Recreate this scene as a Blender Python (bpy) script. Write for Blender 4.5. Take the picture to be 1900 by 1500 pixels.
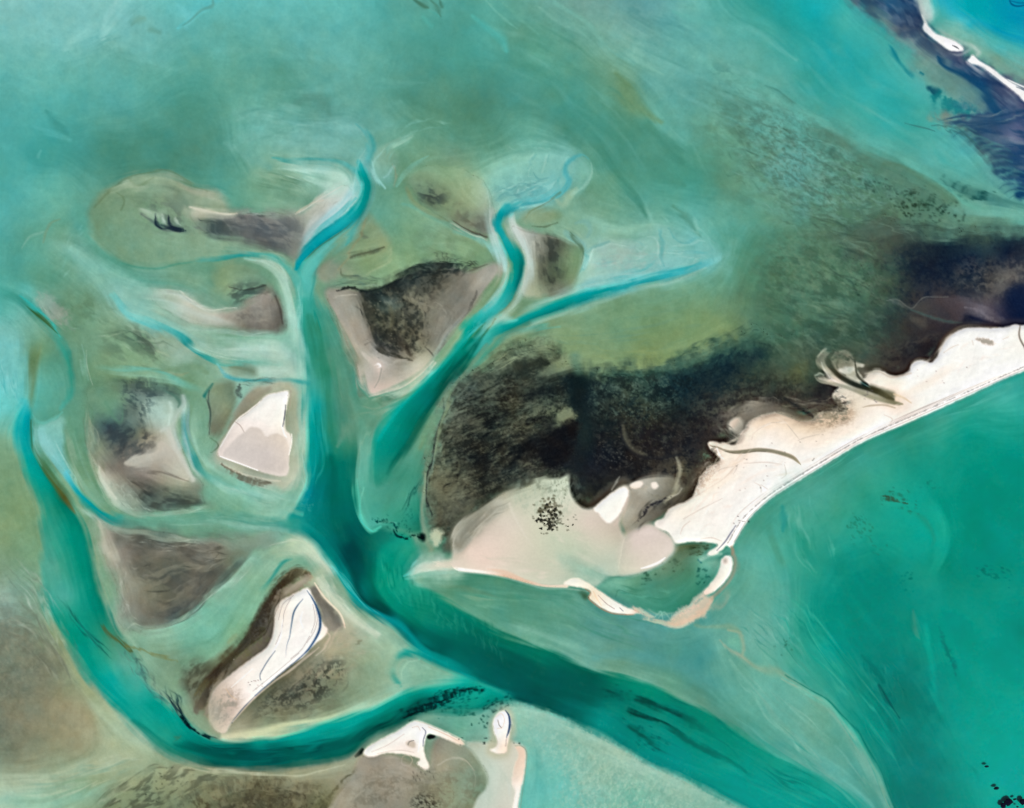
import bpy, math, random
import numpy as np
C = bpy.context
for o in list(bpy.data.objects): bpy.data.objects.remove(o)
# ---------------------------------------------------------------- camera, sky, sun, exposure
cam_d = bpy.data.cameras.new('camera'); cam = bpy.data.objects.new('camera', cam_d); C.scene.collection.objects.link(cam)
CAM_H = 2600.0
cam.location = (0, 0, CAM_H); cam.rotation_euler = (0, 0, 0)
cam_d.sensor_width = 36; cam_d.lens = 36*CAM_H/1900.0; cam_d.clip_start = 10; cam_d.clip_end = 200000
C.scene.camera = cam
SUN_EL, SUN_AZ = math.radians(54), math.radians(140)      # azimuth clockwise from north (+y)
w = bpy.data.worlds.new('World'); C.scene.world = w; w.use_nodes = True
nt = w.node_tree; nt.nodes.clear()
sky = nt.nodes.new('ShaderNodeTexSky'); sky.sky_type = 'NISHITA'; sky.sun_disc = False
sky.sun_elevation = SUN_EL; sky.sun_rotation = SUN_AZ
bg = nt.nodes.new('ShaderNodeBackground'); bg.inputs[1].default_value = 0.06
wo = nt.nodes.new('ShaderNodeOutputWorld')
nt.links.new(sky.outputs[0], bg.inputs[0]); nt.links.new(bg.outputs[0], wo.inputs[0])
sd = bpy.data.lights.new('sun', 'SUN'); sd.energy = 3.6; sd.angle = math.radians(.53); sd.color = (1.0, .955, .9)
sun = bpy.data.objects.new('sun', sd); C.scene.collection.objects.link(sun); sun.location = (0, 0, 900)
sun.rotation_euler = (math.pi/2 - SUN_EL, 0, math.pi - SUN_AZ)
C.scene.view_settings.view_transform = 'Standard'; C.scene.view_settings.look = 'None'
C.scene.view_settings.exposure = 0.0; C.scene.view_settings.gamma = 1.0
# ---------------------------------------------------------------- survey grid of the bank (metres, x east, v south)
STEP = 1.5
GX0, GY0 = -150.0, -150.0
NX, NY = 1468, 1201
GX = (GX0 + STEP*np.arange(NX)).astype(np.float32)
GY = (GY0 + STEP*np.arange(NY)).astype(np.float32)
IMG = np.zeros((NY, NX, 3), np.float32)
_nc = {}
PM = {}

def fnoise(seed, L, beta=2.0, ang=0.0, asp=1.0):
    """spectral noise, zero mean, unit deviation; L longest wavelength, asp > 1 stretches it along ang (degrees)"""
    key = (seed, L, beta, ang, asp)
    if key in _nc: return _nc[key]
    n = np.random.default_rng(seed).standard_normal((1216, 1536)).astype(np.float32)
    f = np.fft.rfft2(n)
    ky = np.fft.fftfreq(1216)[:, None]/STEP; kx = np.fft.rfftfreq(1536)[None, :]/STEP
    a = np.radians(ang); c, s = np.cos(a), np.sin(a)
    k1 = (kx*c + ky*s)*asp; k2 = (-kx*s + ky*c)
    q = (k1*k1 + k2*k2)*L*L
    w = np.where(q < .15, q/.15, 1.0)/(1 + q)**(beta/2)
    r = np.fft.irfft2(f*w, s=(1216, 1536))[:NY, :NX].astype(np.float32)
    r = (r - r.mean())/r.std()
    _nc[key] = r
    return r

def sst(a, b, x):
    t = np.clip((x - a)/(b - a + 1e-9), 0, 1)
    return t*t*(3 - 2*t)

def boxb(m, r, ax):
    if r < 1: return m
    p = [(0, 0), (0, 0)]; p[ax] = (r + 1, r)
    c = np.cumsum(np.pad(m, p, mode='edge'), axis=ax, dtype=np.float64)
    n = m.shape[ax]
    hi = np.take(c, range(2*r + 1, 2*r + 1 + n), axis=ax); lo = np.take(c, range(0, n), axis=ax)
    return ((hi - lo)/(2*r + 1)).astype(np.float32)

def blur(m, s):
    s = s/STEP
    if s < .4: return m
    r = max(1, int(round(np.sqrt(4*s*s + 1)/2 - .2)))
    for _ in range(3):
        m = boxb(boxb(m, r, 0), r, 1)
    return m

def crom(p, closed, step=3.0, extra=None):
    """Catmull-Rom through p (n,2+)"""
    p = np.asarray(p, float); n = len(p); out = []
    if closed: q = np.vstack([p[-1:], p, p[:2]]); m = n
    else: q = np.vstack([2*p[:1]-p[1:2], p, 2*p[-1:]-p[-2:-1]]); m = n - 1
    for i in range(m):
        a, b, c, d = q[i], q[i+1], q[i+2], q[i+3]
        k = max(2, int(np.hypot(*(c-b)[:2])/step))
        t = (np.arange(k)/k)[:, None]
        out.append(.5*((2*b) + (c-a)*t + (2*a-5*b+4*c-d)*t*t + (3*b-a-3*c+d)*t**3))
    if not closed: out.append(q[-2][None])
    return np.vstack(out)

def win(x0, y0, x1, y1):
    i0 = max(0, int((x0-GX0)/STEP)); i1 = min(NX, int((x1-GX0)/STEP)+2)
    j0 = max(0, int((y0-GY0)/STEP)); j1 = min(NY, int((y1-GY0)/STEP)+2)
    return j0, max(j1, j0+1), i0, max(i1, i0+1)

def polymask(pts, soft=6, rough=0.0, hard=1.0, seed=1, rl=60, sm=True):
    p = np.asarray(pts, float).reshape(-1, 2)
    if sm: p = crom(p, True)
    mg = 3*soft + 12 + 40*rough
    j0, j1, i0, i1 = win(p[:, 0].min()-mg, p[:, 1].min()-mg, p[:, 0].max()+mg, p[:, 1].max()+mg)
    x = GX[i0:i1]; y = GY[j0:j1]
    m = np.zeros((j1-j0, i1-i0), bool)
    for k in range(len(p)):
        xa, ya = p[k]; xb, yb = p[(k+1) % len(p)]
        if ya == yb: continue
        lo, hi = min(ya, yb), max(ya, yb)
        r0 = np.searchsorted(y, lo); r1 = np.searchsorted(y, hi)
        if r1 <= r0: continue
        xi = xa + (y[r0:r1]-ya)*(xb-xa)/(yb-ya)
        m[r0:r1] ^= x[None, :] < xi[:, None]
    m = blur(m.astype(np.float32), soft)
    if rough or hard != 1:
        n = fnoise(seed, rl, 2.2)[j0:j1, i0:i1] if rough else 0
        m = np.clip(.5 + (m - .5 + rough*n*np.clip(4*m*(1-m), 0, 1))*hard, 0, 1)
    return (j0, j1, i0, i1), m

def rbf(samples, j0, j1, i0, i1, smooth=0.0):
    s = np.asarray(samples, float).reshape(-1, 5)
    P = s[:, :2]; C = s[:, 2:]
    if len(s) == 1: return np.broadcast_to(C[0].astype(np.float32), (j1-j0, i1-i0, 3))
    D = np.hypot(P[:, None, 0]-P[None, :, 0], P[:, None, 1]-P[None, :, 1])
    c0 = C.mean(0)
    A = -D + np.eye(len(s))*smooth
    n = len(s); B = np.zeros((n+1, n+1)); B[:n, :n] = A; B[:n, n] = 1; B[n, :n] = 1
    wgt = np.linalg.solve(B + np.eye(n+1)*1e-9, np.vstack([C, np.zeros((1, 3))]))
    k = 5
    xs = GX[i0:i1:k]; ys = GY[j0:j1:k]
    xs = np.append(xs, xs[-1]+k*STEP); ys = np.append(ys, ys[-1]+k*STEP)
    out = np.zeros((len(ys), len(xs), 3))
    for a in range(n):
        out -= np.hypot(xs[None, :]-P[a, 0], ys[:, None]-P[a, 1])[..., None]*wgt[a]
    out += wgt[n]
    fx = np.arange(i1-i0)/k; fy = np.arange(j1-j0)/k
    ix = fx.astype(int); iy = fy.astype(int); tx = (fx-ix)[None, :, None]; ty = (fy-iy)[:, None, None]
    a = out[iy][:, ix]; b = out[iy][:, ix+1]; c = out[iy+1][:, ix]; d = out[iy+1][:, ix+1]
    r = (a*(1-tx)+b*tx)*(1-ty) + (c*(1-tx)+d*tx)*ty
    return np.clip(r, 0, 255).astype(np.float32)

def lay(w, m, col, alpha=1.0):
    j0, j1, i0, i1 = w
    a = (m*alpha)[..., None]
    IMG[j0:j1, i0:i1] = IMG[j0:j1, i0:i1]*(1-a) + np.asarray(col, np.float32)*a

def poly(pts, samples, soft=6, rough=0.0, hard=1.0, alpha=1.0, seed=1, rl=60, sm=True):
    """a patch of sea bed: outline and the colours surveyed in it"""
    w, m = polymask(pts, soft, rough, hard, seed, rl, sm)
    s = np.asarray(samples, float).ravel()
    col = s if len(s) == 3 else rbf(s, *w)
    lay(w, m, col, alpha)
    if seed > 1: PM[seed] = (w, m)
    return w, m

def strokefield(pts, widths, rough=0, seed=3, rl=30, tmax=False):
    p = np.asarray(pts, float).reshape(-1, 2)
    wd = np.interp(np.linspace(0, 1, len(p)), np.linspace(0, 1, len(np.atleast_1d(widths))), np.atleast_1d(widths))
    wd = wd*1.3; n = len(p)
    q = crom(np.column_stack([p, np.arange(n)/(n-1.0), wd]), False, 1.0 if wd.max() < 4 else 2.0)
    mw = max(q[:, 3].max(), 1)
    j0, j1, i0, i1 = win(q[:, 0].min()-mw-4, q[:, 1].min()-mw-4, q[:, 0].max()+mw+4, q[:, 1].max()+mw+4)
    U = np.full((j1-j0, i1-i0), 9.0, np.float32); T = np.zeros_like(U)
    for x, y, t, w in q:
        w = max(w, 1.5)
        a0 = max(j0, int((y-w-GY0)/STEP)); a1 = min(j1, int((y+w-GY0)/STEP)+2)
        b0 = max(i0, int((x-w-GX0)/STEP)); b1 = min(i1, int((x+w-GX0)/STEP)+2)
        if a1 <= a0 or b1 <= b0: continue
        d = np.hypot(GX[b0:b1][None, :]-x, GY[a0:a1][:, None]-y)/w
        u = U[a0-j0:a1-j0, b0-i0:b1-i0]; tt = T[a0-j0:a1-j0, b0-i0:b1-i0]
        k = d < u
        u[k] = d[k]; tt[k] = t
    if rough: U = U + rough*fnoise(seed, rl, 2.2)[j0:j1, i0:i1]
    return (j0, j1, i0, i1), U, T

def stroke(pts, widths, cols, core=.1, alpha=1.0, rough=0, seed=3, rl=30):
    """a drifted or scoured line: centre line, half widths, colours along it"""
    w, U, T = strokefield(pts, widths, rough, seed, rl)
    m = 1 - sst(core, 1.0, U)
    mw = 1.3*float(np.max(widths))
    if mw < 1.5: m = m*(.45 + .55*mw/1.5)
    c = np.asarray(cols, float).reshape(-1, 3)
    tk = np.linspace(0, 1, len(c))
    col = np.stack([np.interp(T, tk, c[:, k]) for k in range(3)], -1) if len(c) > 1 else c[0]
    al = np.atleast_1d(np.asarray(alpha, float))
    if len(al) > 1: m = m*np.interp(T, np.linspace(0, 1, len(al)), al)
    else: m = m*al[0]
    lay(w, m, col)
    return w, m

def tex(pts, col, alpha=.7, th=.3, wid=.5, L=30, beta=2.4, ang=0, asp=1, seed=11, soft=15, sm=True, L2=None):
    """mottling of weed or sand inside an outline"""
    w, m = polymask(pts, soft, sm=sm)
    j0, j1, i0, i1 = w
    n = fnoise(seed, L, beta, ang, asp)[j0:j1, i0:i1]
    if L2: n = .75*n + .6*fnoise(seed+50, L2, 2.4)[j0:j1, i0:i1]
    lay(w, m*sst(th-1.3*wid-.25, th+1.3*wid+.25, n), col, alpha)

def streaks(pts, n, spread, cols, width=(1, 2.5), alpha=(.2, .6), seed=5, frac=(.25, .7), wob=3):
    """many fine lines running along a line"""
    rng = np.random.default_rng(seed)
    p = crom(np.asarray(pts, float).reshape(-1, 2), False, 6.0)
    t = np.gradient(p, axis=0); nn = np.column_stack([-t[:, 1], t[:, 0]])/(np.hypot(t[:, 0], t[:, 1])[:, None]+1e-6)
    M = len(p); c = np.asarray(cols, float).reshape(-1, 3)
    wd = np.interp(np.linspace(0, 1, M), np.linspace(0, 1, len(np.atleast_1d(spread))), np.atleast_1d(spread))
    for _ in range(n):
        L = max(4, int(M*rng.uniform(*frac))); s = rng.integers(0, max(1, M-L+1))
        o = rng.uniform(-1, 1); k = np.arange(s, min(M, s+L))
        q = p[k] + nn[k]*(wd[k]*o + wob*np.sin(np.linspace(0, rng.uniform(2, 7), len(k))+rng.uniform(0, 6)))[:, None]
        q = q[::max(1, len(q)//8)]
        if len(q) < 3: continue
        ww = rng.uniform(*width)
        stroke(q, [.6, ww, .6], c[rng.integers(len(c))], core=0, alpha=[0, rng.uniform(*alpha), 0])

def specks(pts, n, r, col, alpha=.9, seed=7, elong=1.0, ang=0, bias=None):
    """weed heads scattered inside an outline"""
    rng = np.random.default_rng(seed)
    w, m = polymask(pts, 6)
    j0, j1, i0, i1 = w
    wt = m.ravel().astype(float)
    if bias is not None:
        wt = wt*sst(-.3, 1.2, fnoise(seed+90, bias, 2.2)[j0:j1, i0:i1]).ravel()
    idx = rng.choice(len(wt), n, p=wt/wt.sum())
    a = np.radians(ang)
    for k in idx:
        y = GY[j0 + k//(i1-i0)] + rng.uniform(-1, 1); x = GX[i0 + k % (i1-i0)] + rng.uniform(-1, 1)
        rr = rng.uniform(*r); L = rr*elong*rng.uniform(.5, 1.2)
        stroke([x-L*np.cos(a), y-L*np.sin(a), x+rng.uniform(-.6, .6)*rr, y+rng.uniform(-.6, .6)*rr, x+L*np.cos(a), y+L*np.sin(a)], [rr*.8, rr*1.3, rr*.7], col, core=0, alpha=alpha*rng.uniform(.35, .85))

def sample(a, y, x):
    y = np.clip(y, 0, NY-1.001); x = np.clip(x, 0, NX-1.001)
    iy = y.astype(np.int32); ix = x.astype(np.int32); ty = y-iy; tx = x-ix
    if a.ndim == 3: ty = ty[..., None]; tx = tx[..., None]
    return (a[iy, ix]*(1-tx)+a[iy, ix+1]*tx)*(1-ty) + (a[iy+1, ix]*(1-tx)+a[iy+1, ix+1]*tx)*ty

def flow(lum, s1=4, s2=14):
    """the set of the tide: along the edges of whatever it has laid down"""
    g = blur(lum, s1); gy, gx = np.gradient(g)
    jxx = blur(gx*gx, s2); jyy = blur(gy*gy, s2); jxy = blur(gx*gy, s2)
    th = .5*np.arctan2(2*jxy, jxx-jyy) + np.pi/2
    coh = np.sqrt((jxx-jyy)**2 + 4*jxy**2)/(jxx+jyy+.002)
    return np.cos(th).astype(np.float32), np.sin(th).astype(np.float32), coh.astype(np.float32)

def lic(a, vx, vy, n, h=1.4):
    yy, xx = np.mgrid[0:NY, 0:NX].astype(np.float32)
    acc = a.astype(np.float32).copy(); tot = 1.0
    for sg in (1, -1):
        y, x = yy.copy(), xx.copy(); px, py = vx*sg, vy*sg
        for k in range(n):
            x = x + h*px; y = y + h*py
            ix = np.clip(x+.5, 0, NX-1).astype(np.int32); iy = np.clip(y+.5, 0, NY-1).astype(np.int32)
            ux = vx[iy, ix]; uy = vy[iy, ix]
            f = np.sign(ux*px+uy*py); f[f == 0] = 1
            px, py = ux*f, uy*f
            wgt = .5+.5*np.cos(np.pi*(k+1)/(n+1))
            acc += wgt*sample(a, y, x); tot += wgt
    return acc/tot
# ---------------------------------------------------------------- survey of the sea bed, open bank first
BASE = [
0,0,135,196,190, 100,0,128,195,190, 220,0,128,196,190, 300,10,105,188,182, 380,0,92,190,192, 450,10,95,178,170, 520,10,98,182,175, 620,10,92,180,172, 700,5,85,172,163, 770,10,85,158,142, 850,10,80,160,145, 900,20,82,165,150, 960,10,95,165,145, 1020,5,108,168,152, 1080,10,115,165,152, 1150,5,100,160,155, 1220,10,95,160,158, 1290,0,100,178,165, 1350,10,72,162,150, 1400,20,55,160,150, 1470,10,25,160,158, 1520,20,15,165,170,
1400,80,90,170,155, 1460,60,45,155,148, 1500,30,20,165,165, 1560,40,60,170,160, 1550,90,35,165,165, 1600,130,30,160,160, 1500,150,60,165,155, 1450,150,90,170,155, 1650,200,40,165,162, 1600,200,60,170,160, 1500,220,85,170,155, 1430,200,95,170,155, 1680,100,82,172,158, 1700,230,60,165,155, 1650,260,80,172,158, 1600,280,85,170,155, 1720,300,85,170,158, 1780,320,85,172,160, 1850,370,100,165,150,
0,60,122,190,182, 60,60,120,188,180, 150,40,122,190,185, 230,40,125,190,185, 300,60,110,182,175, 400,50,95,172,160, 480,60,90,170,158, 0,120,105,182,172, 80,110,108,182,170, 200,110,105,178,165, 300,100,95,170,155, 400,110,92,168,150, 480,120,95,168,150, 0,160,85,168,160, 60,160,98,180,170, 150,160,90,172,160, 250,160,92,172,158, 350,170,80,158,140, 450,170,95,165,142, 0,220,82,168,160, 80,220,82,172,162, 160,210,80,165,155, 220,190,80,160,150, 300,190,78,155,138, 330,230,70,142,122, 250,250,75,148,130, 180,250,75,148,128, 90,270,62,155,145, 60,280,60,155,148, 0,260,80,168,160, 150,280,65,152,145, 200,280,70,142,122, 300,280,72,142,122, 360,280,75,138,115, 400,300,78,145,122, 0,320,75,165,155, 50,350,90,178,168, 100,340,92,172,152, 0,400,85,175,168, 450,260,95,165,148, 490,240,100,172,158, 440,220,90,162,142, 450,310,82,152,130, 410,350,80,158,140,
560,80,95,172,162, 620,60,92,172,162, 700,40,88,172,162, 780,40,80,165,150, 840,60,75,152,135, 900,60,78,165,150, 960,60,90,155,130, 550,140,100,172,155, 520,130,85,155,132, 620,140,98,172,158, 700,120,90,165,148, 780,120,78,152,135, 850,110,75,158,140, 920,110,72,155,140, 1000,100,85,158,130, 550,190,88,158,138, 620,180,95,165,148, 700,180,92,162,142, 760,180,82,148,125, 830,170,85,150,125, 900,180,75,140,118, 970,170,72,148,132, 600,200,84,150,135, 660,220,92,162,150, 720,230,98,165,148, 800,200,82,145,118, 850,220,78,140,112, 900,220,75,138,112, 960,200,72,145,125, 560,240,105,172,160, 640,240,108,172,162, 700,260,95,160,138, 760,250,95,158,130, 840,250,88,152,125, 900,240,82,145,115, 980,230,88,162,140, 840,290,112,152,118, 740,270,98,158,130,
1000,60,85,155,130, 1050,60,95,160,138, 1120,50,108,165,148, 1180,30,105,160,152, 1250,50,90,165,158, 1320,60,95,172,160, 1380,60,80,165,150, 1050,110,82,155,132, 1000,150,72,150,130, 1100,130,95,158,130, 1170,110,108,172,152, 1250,110,98,168,155, 1320,120,95,170,158, 1080,160,78,155,135, 1150,150,108,155,114, 1170,190,100,150,108, 1200,160,92,162,150, 1280,160,90,162,152, 1350,130,95,165,150, 1400,160,92,172,155, 1000,200,72,140,118, 1060,210,68,148,130, 1120,220,68,148,130, 1220,210,92,165,145, 1300,210,92,160,140, 1380,190,88,152,134, 1250,250,90,166,150, 1200,240,72,147,125, 1330,240,98,160,130, 1150,280,68,140,118, 1100,280,75,145,120, 1050,240,75,142,118, 1220,300,70,140,115, 1280,290,82,158,135, 1340,290,90,155,125, 1430,250,92,160,142,
1250,340,78,162,142, 1300,350,80,162,142, 1350,340,95,150,118, 1180,340,80,155,130, 1100,340,98,158,125, 1080,380,115,165,135, 1200,380,92,165,145, 1420,330,92,148,116, 1460,300,95,160,148, 1500,330,88,150,135, 1550,300,82,138,110, 1600,300,85,142,115, 1650,340,80,130,102, 1700,370,78,126,102, 1750,370,90,135,105, 1560,260,88,155,135, 1600,262,88,172,155,
0,430,85,170,160, 40,440,85,160,140, 60,480,95,172,150, 110,420,98,162,132, 150,420,78,155,140, 200,400,110,158,125, 150,470,115,175,155, 120,450,115,168,138, 200,480,85,152,125, 240,500,88,150,122, 330,500,105,158,125, 400,520,100,158,125, 250,520,120,175,150, 180,500,120,180,158, 200,530,118,178,162, 60,520,92,160,132, 100,520,88,152,120, 30,500,82,162,145, 0,520,78,165,150, 10,560,80,175,160, 50,540,90,178,165, 90,560,112,162,140, 130,560,100,148,112, 170,560,105,150,112, 220,540,125,182,170, 0,610,120,188,178, 30,640,110,178,170, 20,700,110,190,185, 40,740,80,187,180, 70,650,110,155,105, 100,660,90,150,118, 100,620,95,150,118, 120,680,80,155,130, 150,640,105,150,115, 170,600,115,162,125, 170,680,110,155,115, 200,640,122,165,125, 260,640,125,165,122, 230,600,125,165,130, 300,640,125,160,118, 330,660,145,185,160, 280,570,130,185,170, 350,560,150,182,160, 420,620,120,165,130, 450,640,130,185,160, 380,640,140,180,155, 220,700,120,160,118, 180,740,100,145,110, 280,700,125,168,130, 350,700,115,158,115,
530,330,112,160,126, 480,350,100,155,120, 480,320,120,168,135, 550,370,125,170,140, 700,400,90,160,138, 760,360,112,158,116, 820,330,122,162,115, 850,380,130,158,114, 800,420,115,165,130, 760,450,118,165,120, 720,470,128,165,118, 820,470,115,152,108, 650,480,115,155,115, 880,490,112,155,108,
950,330,125,185,170, 1000,310,120,190,170, 1050,300,110,180,170, 1000,360,115,180,175, 900,310,120,180,150, 870,350,125,165,125, 1000,400,125,168,130, 1080,410,115,165,128, 1130,430,130,180,150, 1180,420,105,165,140, 1230,400,95,165,142, 1080,450,130,175,155, 1150,480,138,185,168, 1250,460,115,180,165, 1300,460,100,178,168, 1350,450,85,162,140, 1340,500,92,162,135, 1380,420,85,160,138, 1400,480,82,145,112, 1250,560,105,155,112, 1150,560,115,160,115, 1100,600,112,158,115, 1200,600,110,155,108, 1300,600,115,152,98, 1350,620,122,150,90, 1380,590,98,142,102, 1450,560,85,135,98, 1450,500,78,135,100, 1420,630,72,120,92, 1500,520,90,145,110, 1550,560,75,125,98, 1550,500,80,130,92, 1100,650,125,155,108, 1200,660,128,150,92, 1150,630,112,155,112, 1000,600,110,155,118, 960,620,125,160,115, 1050,620,120,155,108,
0,760,95,190,185, 0,820,120,165,125, 20,870,112,155,112, 50,950,125,160,112, 20,1000,125,160,115, 60,1030,110,158,115, 0,1060,122,157,126, 0,1100,145,175,155, 30,1130,130,165,145, 60,1180,118,142,118, 20,1250,105,125,102, 80,1230,125,135,110, 50,1320,110,122,98, 100,1350,138,145,116, 150,1330,158,155,122, 150,1390,150,152,120, 30,1400,115,125,100, 50,1440,150,165,135, 0,1460,165,190,160, 60,1470,150,190,160, 150,1460,140,180,140, 200,1400,165,180,145, 250,1390,160,180,145, 200,1330,150,175,140, 130,1260,140,155,118, 100,1180,130,155,115, 280,1420,145,165,130, 200,1480,125,145,110, 300,1460,130,145,108, 350,1440,125,150,115,
450,900,130,190,165, 500,930,140,190,165, 450,950,108,168,132, 550,950,95,165,140, 400,960,110,165,132, 560,850,140,180,150, 560,700,130,190,170, 520,690,150,193,172, 450,690,140,188,168, 600,720,70,160,140, 500,1050,138,182,150, 520,1090,112,168,128, 420,1130,115,180,150, 400,1170,110,180,150, 350,1190,120,182,150, 450,1180,120,168,116, 300,1180,130,180,150, 320,1230,125,155,120, 340,1280,110,155,120, 260,1250,115,165,135, 600,1240,148,160,125, 680,1200,148,175,145, 720,1240,130,180,150, 650,1300,125,160,120, 560,1340,158,180,140, 660,1340,140,182,148, 800,1260,115,172,140, 760,1250,130,180,150,
850,1100,75,145,112, 950,1120,80,150,120, 1050,1120,90,160,135, 1000,1180,95,160,130, 1100,1180,90,155,140, 1200,1180,85,155,148, 1150,1230,95,150,120, 1250,1200,80,155,140, 1300,1230,65,145,135, 1300,1300,85,145,120, 1350,1330,80,150,125, 1400,1400,60,150,130, 1250,1270,85,150,120, 1450,1350,90,170,155, 1550,1450,105,170,150, 1500,1350,100,165,140, 1400,1250,100,175,150, 1420,1180,110,175,155, 1400,1050,90,175,155, 1380,1100,90,165,140, 1450,1000,60,160,135, 1450,1100,85,170,150,
1500,1150,20,150,130, 1550,1100,0,138,122, 1500,1050,35,150,130, 1550,1000,35,150,130, 1600,1000,20,150,130, 1480,960,60,160,135, 1500,900,75,160,138, 1600,900,50,155,130, 1600,850,60,160,140, 1700,850,30,150,130, 1800,800,10,150,130, 1850,740,50,162,148, 1750,780,65,165,145, 1800,900,0,140,120, 1850,850,0,145,125, 1700,930,10,155,135, 1720,1000,5,160,140, 1650,1000,10,150,130, 1650,1060,0,135,118, 1720,1080,20,150,130, 1760,1050,0,130,110, 1850,1050,0,138,120, 1850,1000,0,142,125, 1800,1150,0,145,128, 1850,1200,0,145,128, 1750,1200,0,150,132, 1650,1180,0,135,120, 1600,1200,0,130,115, 1550,1200,0,150,135, 1650,1300,0,120,108, 1700,1280,0,120,108, 1600,1350,0,140,125, 1700,1400,0,122,112, 1750,1350,0,140,125, 1800,1300,0,150,132, 1850,1350,0,155,138, 1850,1450,0,160,145, 1780,1450,0,140,125, 1700,1480,0,118,108, 1650,1450,0,130,118,
1000,1350,125,185,165, 1050,1400,130,185,165, 1100,1420,145,190,165, 1000,1450,115,190,175, 1050,1480,100,188,172, 1150,1450,140,185,160, 1200,1480,140,185,160, 1080,1360,110,175,155, 850,1350,90,165,138, 820,1420,150,160,135, 700,1480,140,135,118, 600,1440,140,145,115, 500,1450,120,130,98, 450,1480,98,98,74, 550,1480,108,108,84, 400,1480,112,118,92, 750,1450,135,135,115, 840,1440,130,140,115, 900,1420,180,200,180, 920,1480,185,203,182, 860,1480,140,165,130,
# colours carried past the frame
-140,-140,138,198,192, 400,-140,100,188,182, 900,-140,90,168,152, 1400,-140,40,160,160, 2040,740,30,155,140, 2040,1100,0,140,122, 2040,1450,0,158,142, 1900,1640,0,140,128, 1650,1640,0,120,110, 1300,1640,120,185,165, 1000,1640,105,188,172, 600,1640,120,120,95, 200,1640,135,160,125, -140,1500,150,180,150, -140,1250,110,130,105, -140,1000,120,158,115, -140,700,112,188,180, -140,400,85,172,162, -140,150,100,178,170]
IMG[:] = rbf([v for v in BASE], 0, NY, 0, NX, smooth=4)
j = lambda sd, L, b=2.6, a=0, s=1: fnoise(sd, L, b, a, s)[..., None]
W0 = (0, NY, 0, NX)
# ---- slow cloudiness of the open bank
IMG += j(1, 260)*np.array([2.5, 2.5, 2.5]) + j(2, 120, 2.6, 35, 2.0)*np.array([2.2, 2, 2])
# ---- top: pale drifts
for p, w, c, a in [
 ([190,70, 197,40, 215,10, 225,-20], [6,12,14,10], (150,205,198), .5), ([120,90, 150,60, 180,45], [8,14,6], (140,200,190), .4),
 ([330,10, 350,30, 345,50], [6,12,6], (110,195,195), .5), ([330,52, 365,25, 395,5, 410,-20], [4,9,10,10], (90,188,192), .7),
 ([395,0, 392,12, 372,18, 350,38, 332,50], [2,6,5,4,1], (95,140,118), .42), ([245,45, 255,38, 268,36], [6,10,5], (108,160,135), .45), ([280,55, 295,60], [8,7], (100,158,138), .5),
 ([170,70, 200,65, 222,58], [1,3,1], (85,165,165), .5), ([190,80, 215,70], [1,3], (80,160,160), .5),
 ([765,-5, 785,10, 795,12], [3,9,3], (66,110,82), .6), ([800,0, 812,15, 818,30], [3,6,2], (72,122,98), .5), ([815,0, 820,12], [2,5], (70,120,95), .6), ([790,15, 812,28, 815,32], [1,2,1], (70,165,150), .5),
 ([875,30, 905,50, 930,70, 940,92], [5,10,12,6], (75,175,165), .7), ([900,0, 930,30, 960,55], [2,4,1], (105,180,160), .5), ([930,0, 965,35, 1000,62], [2,5,2], (98,170,145), .5), ([785,30, 800,48], [4,7], (75,172,160), .5),
 ([1030,5, 1080,40, 1110,70, 1140,100, 1190,120, 1230,140], [6,9,8,7,8,3], (112,178,160), .65), ([1000,15, 1050,45, 1090,60], [3,5,2], (115,175,155), .4),
 ([1145,135, 1160,160, 1172,190, 1190,205, 1230,225], [8,16,20,16,5], (104,148,98), .6), ([1000,85, 1030,100, 1060,120], [6,12,5], (80,150,125), .5),
 ([1050,240, 1080,275, 1120,300, 1150,330, 1180,370, 1200,400], [10,16,16,14,10,6], (68,140,115), .7), ([1200,230, 1235,265, 1265,300], [10,18,10], (68,140,116), .6), ([1190,290, 1240,330, 1270,345], [6,18,6], (70,142,118), .5), ([1250,380, 1280,410, 1300,440], [4,9,3], (78,142,115), .6),
 ([1420,160, 1445,172, 1465,185, 1478,191], [1.4,3.4,4,1.4], (66,132,120), .6), ([1300,110, 1350,140, 1420,180, 1500,215, 1560,250], [8,14,18,14,6], (100,176,158), .4), ([1250,20, 1300,40, 1360,50, 1420,65, 1480,110], [4,9,10,8,4], (92,176,164), .5),
 ([85,205, 100,225, 125,248], [4,11,5], (62,148,140), .5), ([60,235, 95,245, 130,258], [4,8,4], (85,175,168), .5), ([70,290, 75,280], [5,3], (100,180,168), .4),
 ([505,95, 540,90, 600,100], [6,14,6], (95,165,145), .3), ([435,210, 480,215, 500,212], [10,18,10], (105,172,158), .5), ([420,265, 460,290, 500,310], [5,14,8], (108,172,155), .5),
 ([545,195, 575,185, 600,190, 610,205], [6,16,16,6], (82,145,130), .7), ([660,195, 690,200, 740,190], [4,9,5], (105,172,155), .35),
 ([770,310, 745,275, 770,255], [0,0,0], (95,160,140), .1),
]: stroke(p, w, c, 0, a)
tex([1240,-20, 1280,10, 1300,60, 1340,60, 1330,95, 1260,95, 1190,60, 1150,20, 1180,-20], (75,145,142), .4, .4, .5, 45, 2.4, 25, 2.5, 21, 18)
tex([1310,125, 1340,115, 1370,130, 1372,150, 1340,155], (70,135,128), .65, .2, .5, 22, 2.2, 20, 1.6, 22, 9)
streaks([1340,158, 1375,165, 1410,180], 14, 14, [(75,138,125)], (1, 3), (.4, .8), 31, (.2,.4))
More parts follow.
